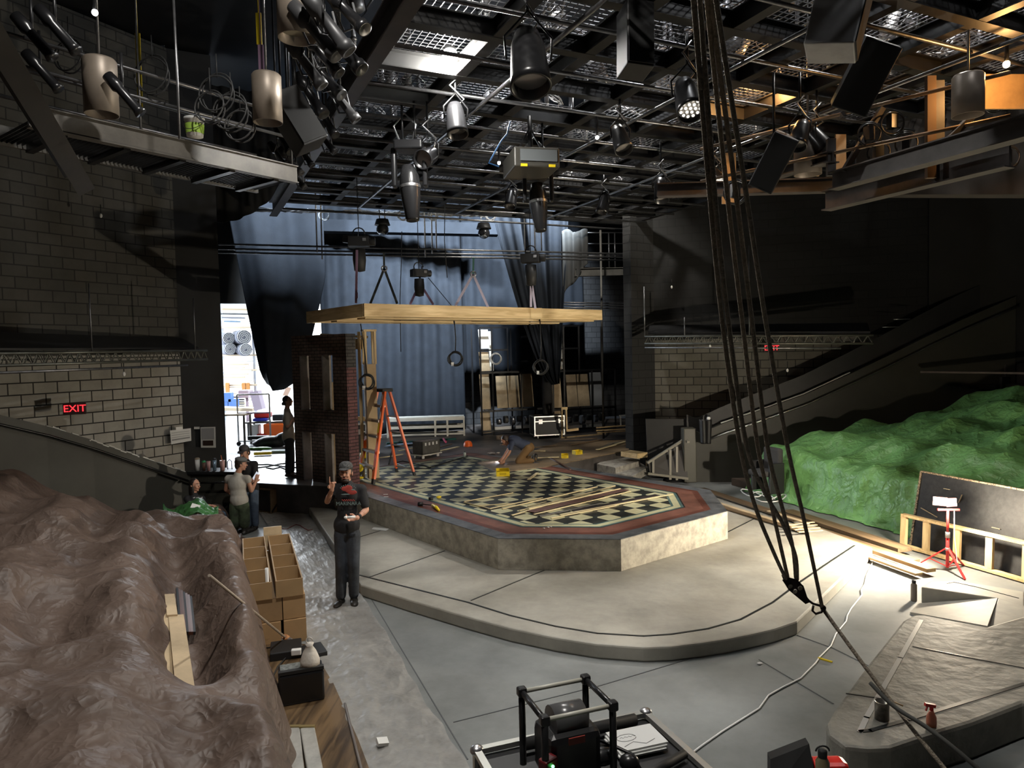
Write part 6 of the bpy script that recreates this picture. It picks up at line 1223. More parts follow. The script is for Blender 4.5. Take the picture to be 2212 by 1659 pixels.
    if cap_:
        cm, style = cap_; m = MB(); m.lathe([(.088 * hs, 0), (.089 * hs, .03), (.078 * hs, .065), (.045 * hs, .09), (.001, .096)] if style == 'ball' else [(.09 * hs, 0), (.11 * hs, .03), (.105 * hs, .055), (.06 * hs, .08), (.001, .085)], HP_(0, -.012, .055), hu + hf * .06, 20)
        m.v = [h + (v - h) for v in m.v]; cp_ = m.build('cap', cm, t); cp_.modifiers.new('s', 'SOLIDIFY').thickness = .006
        m = MB(); c = HP_(0, .085, .062); m.ell(c, (.068 * hs, .065 * hs, .008 * hs), cols(hr, (hf - hu * .18).normalized(), (hu + hf * .18).normalized())); m.build('brim', cm, cp_)
    sm_, sl = clothes['shirt']; m = MB(); torso(m, .018); m.ell(pe + ax * .05, (.170, .145, .16), TM, 16, 10)
    for s in 'LR': m.limb(J['s' + s], J['s' + s].lerp(J['e' + s], sl), .062, .058)
    shirt = m.build('shirt', sm_, t, remesh=.013, smooth=9)
    lm, lf_ = clothes['legs']; m = MB(); m.ell(pe - ax * .03, (.160, .122, .13), TM, 16, 10)
    for s in 'LR':
        if lf_ >= 1: m.chain([J['h' + s], J['k' + s], J['k' + s].lerp(J['a' + s], .93)], [.10, .075, .066])
        else: m.limb(J['h' + s], J['h' + s].lerp(J['k' + s], min(1, lf_ * 2)), .105, .10)
        
    m.build('trousers' if lf_ >= 1 else 'shorts', lm, t, remesh=.011, smooth=3)
    ff = foot or {}
    for s in 'LR':
        d = Vector(ff.get(s, f)); d.z = ff.get(s, Vector((0, 0, 0))).z if s in ff else 0; d.normalize(); a = J['a' + s]; sol = a - Vector((0, 0, .055)); m = MB()
        m.limb(a + Vector((0, 0, .07)), a - Vector((0, 0, .02)), .05, .048); r_ = d.cross(up).normalized(); m.ell(sol + d * .01, (.052, .09, .042), cols(r_, d, r_.cross(d)), 14, 8); m.ell(sol + d * .12 - Vector((0, 0, .004)), (.053, .095, .038), cols(r_, d, r_.cross(d)), 14, 8)
        m.build('boot', clothes['boots'], t, remesh=.009, smooth=2)
    return t, shirt, HP_, TM
def A(x, y, Y): return at(x, y, Y)
BT = mat('black_boots', (.02, .018, .016), .5); HAIRD = mat('dark_brown_hair', (.03, .018, .012), .55, var=.4, vs=30)
BTEE = mat('black_tee', (.012, .012, .014), .85, bump=.3, bs=12); JEAN = mat('dark_jeans', (.035, .042, .055), .8, var=.35, vs=8, bump=.3, bs=25)
# person standing on the plastic sheet
y0 = 8.86; fL, fR = on(765, 1303, 0), on(737, 1306, 0)
J = dict(head=A(747, 1022, y0), neck=A(750, 1045, y0 + .02), chest=A(752, 1072, y0), pelvis=A(749, 1142, y0 + .02), sR=A(728, 1056, y0 + .02), sL=A(781, 1057, y0 + .02), eR=A(707, 1083, y0 - .05), wR=A(717, 1058, y0 - .20), eL=A(791, 1102, y0 - .02), wL=A(771, 1119, y0 - .17),
         hR=A(738, 1155, y0), hL=A(762, 1155, y0), kR=A(737, 1218, y0 - .03), kL=A(764, 1215, y0 - .02), aR=Vector((fR.x, fR.y, .095)), aL=Vector((fL.x, fL.y, .095)))
P1, sh1, HP1, TM1 = person('person in black graphic tee, cap and dark jeans raising one finger beside the platform', J, (.05, -1, 0), (.02, -1, .05), .0065, SKIN, HAIRD, dict(shirt=(BTEE, .75), legs=(JEAN, 1), boots=BT), hs=.98,
    hands=dict(R=((-.0 + .1, -.2, 1), (.5, -.8, .2), 1.35, -1, True, (.03, -.05, 1)), L=((-1, -.25, -.05), (0, -.3, .3), 1.0, 1, False, None)), cap_=(mat('patterned_cap', (.07, .07, .07), .8, var=.8, vs=60), 'ball'), beard=True, foot=dict(L=Vector((.25, -1, 0)), R=Vector((-.12, -1, 0))))
cc_ = at(752, 1068, y0 - .16)
def on_chest(mb, x, z, n_, m_): placed(mb, cc_ + Vector((x, 0, z)), (1, -.03, 0), (0, .05, 1)); return mb.build(n_, m_, sh1)
SHX = -.02
g = MB()
for (cx, cz, w_, h_) in ((-.03, .055, .055, .032), (.005, .06, .05, .04), (.05, .01, .06, .03), (.015, .03, .05, .03)): g.ell((cx, cz, 0), (w_, h_, .004))
on_chest(g, 0, .015, 'red_print', mat('print_red', (.42, .06, .045), .8))
g = text('MARINARA', .062, .001); on_chest(g, 0, -.115, 'print_lettering', mat('print_teal', (.16, .22, .21), .8))
g = MB()
for k in range(12):
    for j in range(2):
        if (k + j) % 2: g.box((-.075 + k * .0135, j * .012, 0), (.012, .011, .002))
on_chest(g, 0, -.078, 'red_checks', MT['print_red'])
g = MB()
for k in range(9): an = pi * (.15 + .7 * k / 8); g.box((.105 * cos(an), .03 + .07 * sin(an), 0), (.010, .012, .002))
on_chest(g, 0, .02, 'arched_lettering', MT['print_teal'])
g = MB(); g.ell((.055, .045, 0), (.035, .008, .004)); g.ell((-.03, -.01, 0), (.06, .008, .004)); on_chest(g, 0, .01, 'teal_print', MT['print_teal'])
mb = MB(); w_ = J['wL']; d = (J['eL'] - w_).normalized(); mb.cyl(w_ + d * .025, w_ + d * .055, .034, n=16); mb.build('watch', BLACK, P1)
c = at(747, 1118, y0 - .30); mb = MB(); mb.cyl(c, c + Vector((.11, .03, .0)), .016, n=12); mb.ell(c, (.024, .02, .02)); tag(mb.build('white_roll', WHITEP), 'small white roll held in the hand of the person raising a finger', 'roll')
# profile figure by the brick flat
y2 = 15.25
J = dict(head=A(622, 867, y2), neck=A(620, 886, y2), chest=A(623, 908, y2), pelvis=A(624, 948, y2), sR=A(621, 897, y2 - .17), sL=A(621, 897, y2 + .17), eR=A(621, 921, y2 - .22), wR=A(636, 903, y2 - .14), eL=A(623, 920, y2 + .22), wL=A(639, 902, y2 + .1),
         hR=A(625, 953, y2 - .09), hL=A(625, 953, y2 + .09), kR=A(624, 985, y2 - .09), kL=A(629, 985, y2 + .1), aR=A(622, 1019, y2 - .08), aL=A(630, 1017, y2 + .12))
for k in ('aR', 'aL'): J[k].z = .70
P2_, s2, _, _ = person('person in profile wearing a beige tee, dark trousers and brown boots beside the brick flat', J, (1, -.1, 0), (1, -.12, .12), .009, SKIN2, HAIRD, dict(shirt=(mat('beige_tee', (.36, .31, .25), .9, bump=.3, bs=14), .75), legs=(mat('charcoal_trousers', (.02, .02, .022), .8), 1), boots=mat('brown_boots', (.09, .055, .035), .6)), hs=.97,
    hands=dict(R=((1, 0, .1), (0, .3, 1), .4, 1, False, None), L=((1, 0, .1), (0, -.3, 1), .4, -1, False, None)), bun=True, glasses=True)
# kneeling worker
y3 = 16.35
J = dict(head=A(1092, 952, y3 - .05), neck=A(1102, 954, y3), chest=A(1113, 952, y3), pelvis=A(1140, 965, y3 + .05), sR=A(1106, 957, y3 - .19), sL=A(1107, 953, y3 + .19), eR=A(1100, 977, y3 - .22), wR=A(1089, 993, y3 - .2), eL=A(1096, 975, y3 + .12), wL=A(1086, 989, y3 - .02),
         hR=A(1140, 969, y3 - .08), hL=A(1142, 967, y3 + .12), kR=A(1119, 995, y3 - .12), kL=A(1126, 992, y3 + .2), aR=A(1152, 993, y3 - .1), aL=A(1157, 989, y3 + .18))
J['kR'].z = J['kL'].z = .67; J['aR'].z = J['aL'].z = .68; J['wR'].z = max(J['wR'].z, .66)
person('person kneeling over the checkerboard floor in a blue tee and brown work trousers', J, (-1, -.2, 0), (-.75, -.25, -.75), .009, SKIN, HAIRD, dict(shirt=(mat('blue_tee', (.055, .07, .12), .9, bump=.2, bs=14), .6), legs=(mat('tan_trousers', (.20, .115, .045), .85, bump=.2, bs=14), 1), boots=BT), hs=1.0,
    hands=dict(R=((-.4, -.1, -.6), (-.3, .5, -.2), .7, 1, False, None), L=((-.4, -.1, -.5), (-.3, -.5, -.2), .7, -1, False, None)), glasses=True, foot=dict(L=Vector((1, .1, -.2)), R=Vector((1, -.1, -.2))))
c = on(1080, 996, .63); FLs = thing('flashlight', 'small bright flashlight glowing in the hands of the kneeling person', 'flashlight', c); mb = MB(); mb.cyl(c + Vector((.03, .02, .03)), c + Vector((.14, .05, .1)), .014, n=10); mb.build('body', BLACK, FLs)
mb = MB(); mb.ell(c + Vector((.02, .015, .035)), .018); mb.build('lens', mat('flash_glow', (.8, .85, 1), .3, emit=(.75, .82, 1), es=25), FLs); light('flashlight_light', 'SPOT', c + Vector((.01, .01, .06)), 6, (.8, .85, 1), .02, c + Vector((-.1, -.15, -.06)), cone=120)
# pair by the ledge
y4 = 12.7
J = dict(head=A(521, 1003, y4), neck=A(514, 1024, y4), chest=A(513, 1046, y4), pelvis=A(517, 1085, y4), sR=A(535, 1034, y4 - .02), sL=A(493, 1034, y4 + .05), eR=A(543, 1060, y4 - .02), wR=A(552, 1042, y4 + .10), eL=A(488, 1058, y4 + .12), wL=A(500, 1068, y4 + .3),
         hR=A(526, 1092, y4), hL=A(508, 1092, y4), kR=A(528, 1130, y4), kL=A(508, 1130, y4), aR=A(529, 1160, y4), aL=A(508, 1160, y4))
J['aR'].z = J['aL'].z = .095
person('person seen from behind in a pale grey tee, grey flat cap and green camouflage shorts', J, (.2, 1, 0), (.9, .35, -.1), .009, SKIN, HAIRD, dict(shirt=(mat('pale_grey_tee', (.40, .38, .34), .9, bump=.45, bs=9), .2), legs=(mat('camo_green', (.045, .065, .035), .85, var=.7, vs=7), .5), boots=BT), hs=.97,
    hands=dict(R=((.3, .1, 1), (-.3, 1, 0), .6, -1, False, None), L=((.3, .6, 0), (0, 0, 1), .6, 1, False, None)), cap_=(mat('grey_wool', (.15, .15, .15), .9), 'flat'))
mb = MB(); mb.beam(A(548, 1036, y4 + .16), A(557, 1021, y4 + .16), .075, .012, up=(.6, .6, .3)); tag(mb.build('phone', mat('phone_screen', (.6, .62, .66), .2, emit=(.7, .75, .85), es=.4)), 'phone with pale screen held by the person in the flat cap', 'phone')
y5 = 13.05
J = dict(head=A(528, 978, y5), neck=A(531, 996, y5 + .03), chest=A(534, 1013, y5 + .03), pelvis=A(540, 1058, y5 + .05), sR=A(518, 1004, y5), sL=A(550, 1003, y5 + .02), eR=A(520, 1032, y5 - .1), wR=A(534, 1042, y5 - .2), eL=A(552, 1030, y5 - .05), wL=A(545, 1040, y5 - .15),
         hR=A(534, 1066, y5), hL=A(547, 1066, y5), kR=A(536, 1105, y5), kL=A(550, 1105, y5), aR=A(538, 1142, y5), aL=A(552, 1142, y5))
J['aR'].z = J['aL'].z = .095
person('person in black tee, dark cap and blue jeans behind the one in the flat cap', J, (-.1, -1, 0), (-.25, -.9, -.3), .009, SKIN, HAIRD, dict(shirt=(BTEE, .8), legs=(mat('blue_jeans', (.07, .10, .15), .85, var=.3, vs=7), 1), boots=BT), hs=1.0,
    hands=dict(R=((.6, -.3, .1), (0, 0, 1), .8, 1, False, None), L=((-.6, -.3, .1), (0, 0, 1), .8, -1, False, None)), cap_=(mat('charcoal_cap', (.07, .065, .07), .85), 'ball'))
y6 = 12.75
J = dict(head=A(421, 1048, y6), neck=A(418, 1068, y6), chest=A(422, 1086, y6), pelvis=A(426, 1125, y6), sR=A(405, 1078, y6 - .05), sL=A(436, 1078, y6 + .08), eR=A(418, 1104, y6 - .2), wR=A(450, 1092, y6 - .2), eL=A(443, 1100, y6), wL=A(462, 1098, y6 - .1),
         hR=A(430, 1128, y6 - .1), hL=A(432, 1126, y6 + .1), kR=A(476, 1120, y6 - .2), kL=A(480, 1112, y6 + .0), aR=A(484, 1162, y6 - .2), aL=A(486, 1160, y6 + .0))
P6_, s6, _, _ = person('seated person with long dark hair in a black tee facing the pair by the ledge', J, (1, -.25, 0), (.95, -.35, 0), .009, SKIN, mat('black_hair', (.012, .008, .007), .5, var=.4, vs=30), dict(shirt=(BTEE, .6), legs=(MT['blue_jeans'], 1), boots=BT), hs=.97,
    hands=dict(R=((1, -.1, .0), (0, 0, -1), .5, 1, False, None), L=((1, -.2, -.2), (0, 0, -1), .5, -1, False, None)), long_hair=True)
c = at(429, 1075, y6 - .19); mb = MB()
for k in range(9):
    if k in (2, 6): continue
    mb.box(c + Vector((-.09 + k * .021, -.004 * k, .004 * (k % 3))), (.014, .006, .018))
mb.build('white_lettering', WHITEP, s6)
mb = MB(); c = at(428, 1140, y6 + .1); mb.prism([(c.x - .3, c.y - .3), (c.x + .25, c.y - .3), (c.x + .25, c.y + .25), (c.x - .3, c.y + .25)], .002, J['pelvis'].z - .13); tag(mb.build('black_box_seat', BLACK), 'black box used as a seat under the person with long hair', 'box')
# ================================================================ SMALL THINGS
# exit signs
def exit_sign(c, x, y, label, w_=.34, h_=.2):
    t = thing('exit_sign', label, 'sign', c); x = Vector(x).normalized(); y = Vector(y); n = x.cross(y).normalized()
    mb = MB(); mb.slab([c - x * w_ / 2 - y * h_ / 2, c + x * w_ / 2 - y * h_ / 2, c + x * w_ / 2 + y * h_ / 2, c - x * w_ / 2 + y * h_ / 2], -n * .09); mb.build('housing', mat('sign_housing', (.03, .012, .012), .6), t)
    g = placed(text('EXIT', .17, .003), c + n * .006 + x * .01, x, y); g.build('lettering', mat('red_glow', (1, .03, .03), .5, emit=(1, .03, .04), es=1.1), t)
zax = Vector((0, 0, 1))
c = at(160, 883, 12.35); exit_sign(c, (cos(R(20)), sin(R(20)), 0), zax, 'red lit EXIT sign mounted on the left block wall')
c = at(1666, 752, 17.2); exit_sign(c, (1, -.1, 0), zax, 'red lit EXIT sign on the right block wall behind the ropes')
# papers
def sheet(pts, Y, label, mat_=PAPER, Y1=None, name='paper_notice'):
    n = len(pts); mb = MB(); Y1 = Y if Y1 is None else Y1; x0 = min(p[0] for p in pts); x1 = max(p[0] for p in pts)
    P = [at(x, y, Y + (Y1 - Y) * (x - x0) / (x1 - x0)) for x, y in pts]; mb.slab(P, (0, .006, 0)); return tag(mb.build(name, mat_), label, 'paper'), P
WN = WL0 + dL * .02
o, P = sheet([(367, 930), (412, 925), (413, 952), (370, 960)], 14.5, 'white notice taped on the left block wall', Y1=14.82)
mb = MB()
for k in range(4):
    a = P[0].lerp(P[3], .2 + k * .17); b = P[1].lerp(P[2], .2 + k * .17); d = Vector((0, -.006, 0)); mb.beam(a.lerp(b, .06) + d, a.lerp(b, .95) + d, .006, .008 if k != 3 else .03)
mb.build('printed_lines', mat('print_grey', (.3, .3, .3), .8), o)
mb = MB(); a, b = P[0].lerp(P[1], .3) + Vector((0, -.008, .02)), P[0].lerp(P[1], .62) + Vector((0, -.008, .02)); mb.beam(a, b, .005, .07); mb.build('tape', WHITEP, o)
o, P = sheet([(433, 923), (465, 922), (466, 967), (434, 967)], 15.0, 'white notice with a dark picture on the black proscenium wall')
mb = MB(); d = Vector((0, -.006, 0)); mb.slab([P[0].lerp(P[3], .65).lerp(P[1].lerp(P[2], .65), .15) + d, P[0].lerp(P[3], .65).lerp(P[1].lerp(P[2], .65), .85) + d, P[0].lerp(P[3], .9).lerp(P[1].lerp(P[2], .9), .85) + d, P[0].lerp(P[3], .9).lerp(P[1].lerp(P[2], .9), .15) + d], (0, -.003, 0)); mb.build('dark_picture', mat('brown_picture', (.03, .015, .012), .6), o)
mb = MB(); mb.slab([P[0].lerp(P[3], .05).lerp(P[1].lerp(P[2], .05), .08) + d, P[0].lerp(P[3], .05).lerp(P[1].lerp(P[2], .05), .92) + d, P[0].lerp(P[3], .6).lerp(P[1].lerp(P[2], .6), .92) + d, P[0].lerp(P[3], .6).lerp(P[1].lerp(P[2], .6), .08) + d], (0, -.002, 0)); mb.build('grey_text_area', mat('grey_text', (.33, .33, .34), .8), o)
sheet([(419, 922), (431, 922), (431, 927), (419, 927)], 15.0, 'tiny white card on the black wall between the two notices')
# drinks on the ledge
LG = ztop + .022
def cup(x, r, h, m_, label, straw=None, lid=None, taper=.8):
    p = at(x, 1016, 13.5); p = Vector((p.x, 13.52, LG)); t = thing('drink_cup', label, 'cup', p)
    mb = MB(); mb.lathe([(0, 0), (r * taper, 0), (r, h), (r * .95, h), (0, h - .01)], p); mb.build('cup_body', m_, t)
    if lid: mb = MB(); mb.lathe([(r * 1.05, 0), (r * 1.05, .02), (r * .5, .035), (0, .035)], p + Vector((0, 0, h))); mb.build('lid', lid, t)
    if straw: mb = MB(); mb.cyl(p + Vector((0, 0, h - .03)), p + Vector((-.02, 0, h + .1)), .007, n=6); mb.build('straw', straw, t)
cup(426, .045, .22, WHITEP, 'tall white cup standing first from the left on the black ledge', None, mat('tan_lid', (.35, .28, .2), .5))
cup(440, .035, .16, mat('brown_drink', (.12, .06, .04), .3), 'dark drink with green lid on the black ledge', None, mat('green_lid', (.03, .3, .1), .4))
cup(450, .038, .18, mat('pink_drink', (.45, .25, .25), .25), 'pale pink drink in the middle of the black ledge'); cup(463, .036, .2, mat('silver_blue', (.3, .42, .55), .25, .5), 'silver and blue can shaped tumbler on the black ledge', None, BLACK)
cup(480, .05, .19, mat('rose_drink', (.6, .35, .33), .25), 'rose coloured iced drink with orange straw on the black ledge', mat('orange_straw', (.7, .2, .08), .4))
mb = MB(); p = at(492, 1014, 13.4); mb.tube([p + Vector((0, 0, 0)), p + Vector((0, 0, .15)), p + Vector((.04, 0, .19)), p + Vector((.08, 0, .15)), p + Vector((.08, 0, 0))], .009, 6); o = mb.build('padlock_loop', mat('dull_blue_metal', (.1, .12, .2), .3, .5)); tag(o, 'small metal loop at the right end of the black ledge', 'loop')
# crate beside the pair
c = on(585, 1112, 0); CR = thing('wooden_crate', 'open brown wooden crate on the floor under the stage edge', 'crate', c, R(-25))
mb = MB(); mb.box((0, .25, .26), (.02, .5, .5)); mb.box((-.5, .25, .26), (.02, .5, .5)); mb.box((-.25, .5, .26), (.5, .02, .5)); mb.box((-.25, .25, .5), (.52, .5, .02)); mb.box((-.25, .25, .02), (.5, .5, .02)); mb.build('panels', mat('crate_board', (.20, .14, .08), .7, var=.3), CR, local=True)
mb = MB(); mb.beam((.012, .02, .05), (.012, .48, .46), .04, .012, up=(1, 0, 0)); mb.build('diagonal_batten', BLACK, CR, local=True)
# lumber strips on the checkerboard
def stick(q0, q1, w_, m_, label, z=.613, h=.012, grp=None):
    a, b = on(*q0, z), on(*q1, z); d = b - a; mb = MB(); mb.box((0, 0, 0), (w_, d.length, h)); o = mb.build('wood_strip', m_); c = (a + b) / 2; o.location = (c.x, c.y, z); o.rotation_euler = (0, 0, math.atan2(d.y, d.x) - pi / 2); return tag(o, label, 'timber', grp)
CRS = mat('cream_lath', (.66, .55, .32), .6)
stick((1105, 1114), (1328, 1050), .035, CRS, 'long pale lath reaching the upper edge of the heap on the checkerboard'); stick((1122, 1104), (1300, 1058), .03, CRS, 'pale lath beside the longest one in the heap on the checkerboard')
stick((1085, 1100), (1290, 1052), .03, CRS, 'thin pale lath crossing the middle of the checkerboard'); stick((1003, 1084), (1108, 1065), .03, CRS, 'short pale lath at the left end of the heap')
stick((1055, 1100), (1172, 1076), .03, CRS, 'pale lath in front of the left short one in the heap'); stick((1153, 1112), (1362, 1062), .03, CRS, 'pale lath along the near edge of the brown board')
stick((1146, 1107), (1350, 1058), .17, mat('brown_board', (.12, .06, .05), .5), 'long brown board lying across the checkerboard', .612); stick((1142, 1100), (1340, 1056), .03, CRS, 'pale lath along the far edge of the brown board', .625)
stick((1210, 1113), (1452, 1068), .05, CRS, 'widest pale strip lying nearest the corner of the checkerboard'); stick((1165, 1116), (1300, 1087), .05, GREYMET, 'grey metal strip lying in front of the brown board')
stick((1190, 1120), (1330, 1093), .03, CRS, 'pale lath between the grey strip and the widest strip'); stick((1240, 1105), (1420, 1070), .12, mat('dark_board', (.03, .022, .022), .5), 'dark board lying behind the widest pale strip', .611)
stick((1142, 1036), (1161, 1022), .06, CRS, 'short pale block of wood lying alone on the checkerboard'); stick((1213, 1026), (1233, 1033), .02, CRS, 'tiny pale sliver near the far border of the checkerboard')
for q in (((1002, 1086), (1060, 1100)), ((1030, 1093), (1110, 1088)), ((1140, 1095), (1180, 1085))): stick(*q, .02, CRS, 'thin pale splinter lying among the laths on the checkerboard', grp='splinters on the checkerboard')
for k, q in enumerate((((905, 985), (990, 966)), ((910, 978), (975, 960)), ((860, 975), (905, 966)), ((1150, 968), (1200, 962)), ((1155, 975), (1178, 975)), ((1230, 962), (1300, 950)), ((1290, 972), (1350, 955)), ((1080, 962), (1140, 957)), ((820, 990), (870, 982)), ((1210, 950), (1290, 948)), ((1158, 990), (1207, 988)))):
    stick(*q, .05 if k % 3 else .09, DST if k % 2 else CRS, 'loose timber offcut lying on the stage behind the platform', .64, .02, 'timber offcuts on the stage')
a, b = on(1190, 990, .65), on(1232, 1014, .62); mb = MB(); mb.beam(a, b, .04, .03); tag(mb.build('dark_bar', mat('rust_brown', (.08, .04, .025), .6)), 'dark brown bar lying from the stage onto the platform border', 'bar')
mb = MB(); a, b = on(1300, 968, .64), on(1345, 955, .64); mb.beam(a, a.lerp(b, .5) + Vector((0, .3, 0)), .12, .03); mb.beam(a.lerp(b, .5) + Vector((0, .3, 0)), b, .12, .03); tag(mb.build('zigzag_bracket', mat('grey_wood', (.14, .12, .09), .7)), 'zigzag grey wooden bracket lying on the stage at right', 'bracket')
def bin_(x, y, z, w_, d_, h_, rz, label):
    c = on(x, y, z); t = thing('yellow_bin', label, 'bin', c, rz); e = .006; mb = MB()
    mb.box((0, 0, e / 2), (w_, d_, e)); mb.box((-w_ / 2, 0, h_ / 2), (e, d_, h_)); mb.box((w_ / 2, 0, h_ / 2), (e, d_, h_)); mb.box((0, d_ / 2, h_ / 2), (w_, e, h_)); mb.box((0, -d_ / 2, h_ * .35), (w_, e, h_ * .7)); mb.build('tray', YELP, t, local=True)
    mb = MB(); mb.box((0, -d_ / 2 - .005, h_ * .35), (w_ * .5, .005, h_ * .3)); mb.build('label_slot', mat('darker_yellow', (.5, .36, .01), .4), t, local=True); return t
bin_(1086, 1027, .607, .27, .2, .14, R(5), 'yellow plastic parts bin in front of the kneeling person'); bin_(1220, 989, .626, .16, .14, .1, R(0), 'small yellow bin on the plywood decking nearer the kneeling person'); bin_(1247, 981, .626, .2, .16, .1, R(30), 'yellow bin on the plywood decking farther right')
c = on(1004, 990, .608); CA = thing('spray_can', 'small spray can standing at the far corner of the checkerboard', 'can', c); mb = MB(); mb.lathe([(0, 0), (.035, 0), (.035, .13), (.02, .15), (0, .15)], c); mb.build('can_body', mat('can_print', (.5, .55, .5), .4, var=.6, vs=30), CA); mb = MB(); mb.cyl(c + Vector((0, 0, .15)), c + Vector((0, 0, .18)), .012, n=8); mb.build('nozzle', TEAL, CA)
mb = MB(); c = on(1066, 979, .64); 
for k in range(7): mb.ell(c + Vector((random.uniform(-.15, .15), random.uniform(-.1, .1), 0)), (.05, .03, .02))
o = mb.build('tool_heap', mat('pale_tools', (.35, .3, .26), .6, var=.6, vs=20)); tag(o, 'small heap of gloves and tools left of the kneeling person', 'tools', kind='stuff')
c = on(948, 1076, .614); mb = MB(); mb.ell(c + Vector((0, 0, .02)), (.05, .03, .025), Matrix.Rotation(.6, 3, 'Z')); tag(mb.build('yellow_glove', YELP), 'small yellow knob lying on the cream border of the platform', 'tool')
TM_ = thing('air_tool', 'black air tool with a yellow handle lying on the terracotta border', 'tool', on(930, 1092, .61)); mb = MB(); mb.cyl(on(903, 1089, .64), on(913, 1089, .64), .035, n=12); mb.build('head', BLACK, TM_)
mb = MB(); mb.tube([on(913, 1089, .64), on(930, 1091, .63), on(940, 1092, .635)], .009, 6); mb.build('shaft', RUBBER, TM_); mb = MB(); mb.tube([on(934, 1091, .64), on(942, 1096, .64), on(948, 1102, .63)], [.025, .03, .02], 8); mb.build('yellow_handle', YELP, TM_)
c = on(926, 1077, .63); mb = MB(); mb.cyl(c, c + Vector((.08, 0, 0)), .03, n=12); tag(mb.build('black_socket', BLACK), 'short black cylinder lying on the edge of the checkerboard', 'tool')
for x, y in ((833, 1068), (834, 1073)): mb = MB(); mb.box(on(x, y, .611), (.08, .03, .004)); tag(mb.build('paper_scrap', PAPER), 'tiny white paper strip on the terracotta border beside the standing person', 'paper', 'paper strips on the border')
for x, y in ((1175, 1141), (1184, 1139), (1190, 1138)): mb = MB(); mb.ell(on(x, y, .615), (.018, .012, .008)); tag(mb.build('paper_scrap', PAPER), 'tiny white crumb on the front terracotta border', 'paper', 'white crumbs on the border')
mb = MB(); mb.slab([on(803, 1144, .165), on(834, 1147, .165), on(840, 1143, .165), on(807, 1140, .165)], (0, 0, .01)); tag(mb.build('paper_sheet', PAPER), 'white sheet of paper lying on the curved platform by the octagon', 'paper')
# saw at the foot of the post
c = on(772, 1040, .6); SW = thing('power_saw', 'yellow and black power saw at the foot of the wooden post', 'power tool', c)
mb = MB(); mb.ell(c + Vector((0, .1, .22)), (.13, .09, .12)); mb.box(c + Vector((-.06, .1, .12)), (.2, .14, .2)); mb.build('motor', RUBBER, SW, remesh=.012); mb = MB(); mb.ell(c + Vector((.05, .02, .27)), (.08, .05, .08)); mb.ell(c + Vector((.06, -.03, .08)), (.08, .04, .03)); mb.build('yellow_guard', YELP, SW)
# things between flat and post
c = on(764, 1000, .6); flight_case(c + Vector((.0, 1.5, 0)), (.55, .5, .75), R(15), 'white edged black case standing behind the wooden post', .06)
mb = MB(); p = on(766, 1005, .6); mb.ell(p + Vector((.05, .9, .1)), (.12, .08, .09)); tag(mb.build('yellow_hose_reel', YELP), 'yellow tool lying in front of the white edged case', 'tool')
for k, q in enumerate(([(840, 1003), (850, 975), (870, 965), (890, 985), (905, 985)], [(855, 1000), (880, 1010), (920, 1012), (960, 1000), (1010, 985)], [(850, 990), (852, 1000), (870, 996), (900, 1002), (930, 1010)])):
    P = [on(x, y, .62) for x, y in q]; 
    if k == 0: P[1].z += .15; P[2].z += .2; P[3].z += .05
    mb = MB(); mb.tube(P, .018 if k == 0 else .012, 6); tag(mb.build('black_hose', RUBBER), ['thick black hose arching behind the ladder', 'thin black cable trailing right from the ladder foot', 'black cable curling under the ladder'][k], 'hose')
mb = MB(); a, b = on(830, 966, .63), on(905, 958, .63); mb.slab([a, b, b + Vector((.1, .4, 0)), a + Vector((.1, .4, 0))], (0, 0, .02)); tag(mb.build('blue_foam_board', mat('pale_blue', (.4, .52, .7), .6)), 'pale blue foam board lying behind the ladder', 'board')
mb = MB(); mb.cyl(on(835, 958, .66), on(985, 948, .66), .03, n=8); tag(mb.build('teal_pipe', mat('teal_pipe', (.05, .22, .2), .4)), 'teal pipe lying in front of the whitewashed timber frame', 'pipe')
mb = MB(); mb.cyl(on(958, 948, .7), on(963, 955, .66), .03, n=8); tag(mb.build('pink_roll', mat('hot_pink', (.8, .1, .25), .5)), 'small bright pink roll right of the tool cart', 'roll')
c = on(1083, 948, .62); mb = MB(); mb.box(c, (.3, .25, .22)); tag(mb.build('scuffed_box', mat('scuffed_brown', (.2, .16, .12), .8, var=.6, vs=18), bevel=.02), 'scuffed brown box behind the head of the kneeling person', 'box')
# cables on the stage left
for k, q in enumerate(([(540, 1012), (575, 1008), (605, 1002), (640, 998)], [(545, 1004), (580, 1003), (615, 1008), (640, 1010)], [(575, 1010), (590, 1013), (605, 1009), (615, 1013), (630, 1011)])):
    mb = MB(); mb.tube([on(x, y, .615) for x, y in q], .014, 6); tag(mb.build('floor_cable', RUBBER), 'black cable running over the bright floor behind the profile figure', 'cable', 'cables on the bright stage floor')
mb = MB(); P = [on(603 + k * 9, 1137 + 6 * sin(k * 1.1) + k * .4, .03) for k in range(9)]; mb.tube(P, .008, 5); tag(mb.build('extension_cord', mat('dark_red_cord', (.2, .03, .03), .6)), 'dark red cord lying across the far end of the plastic sheet', 'cord')
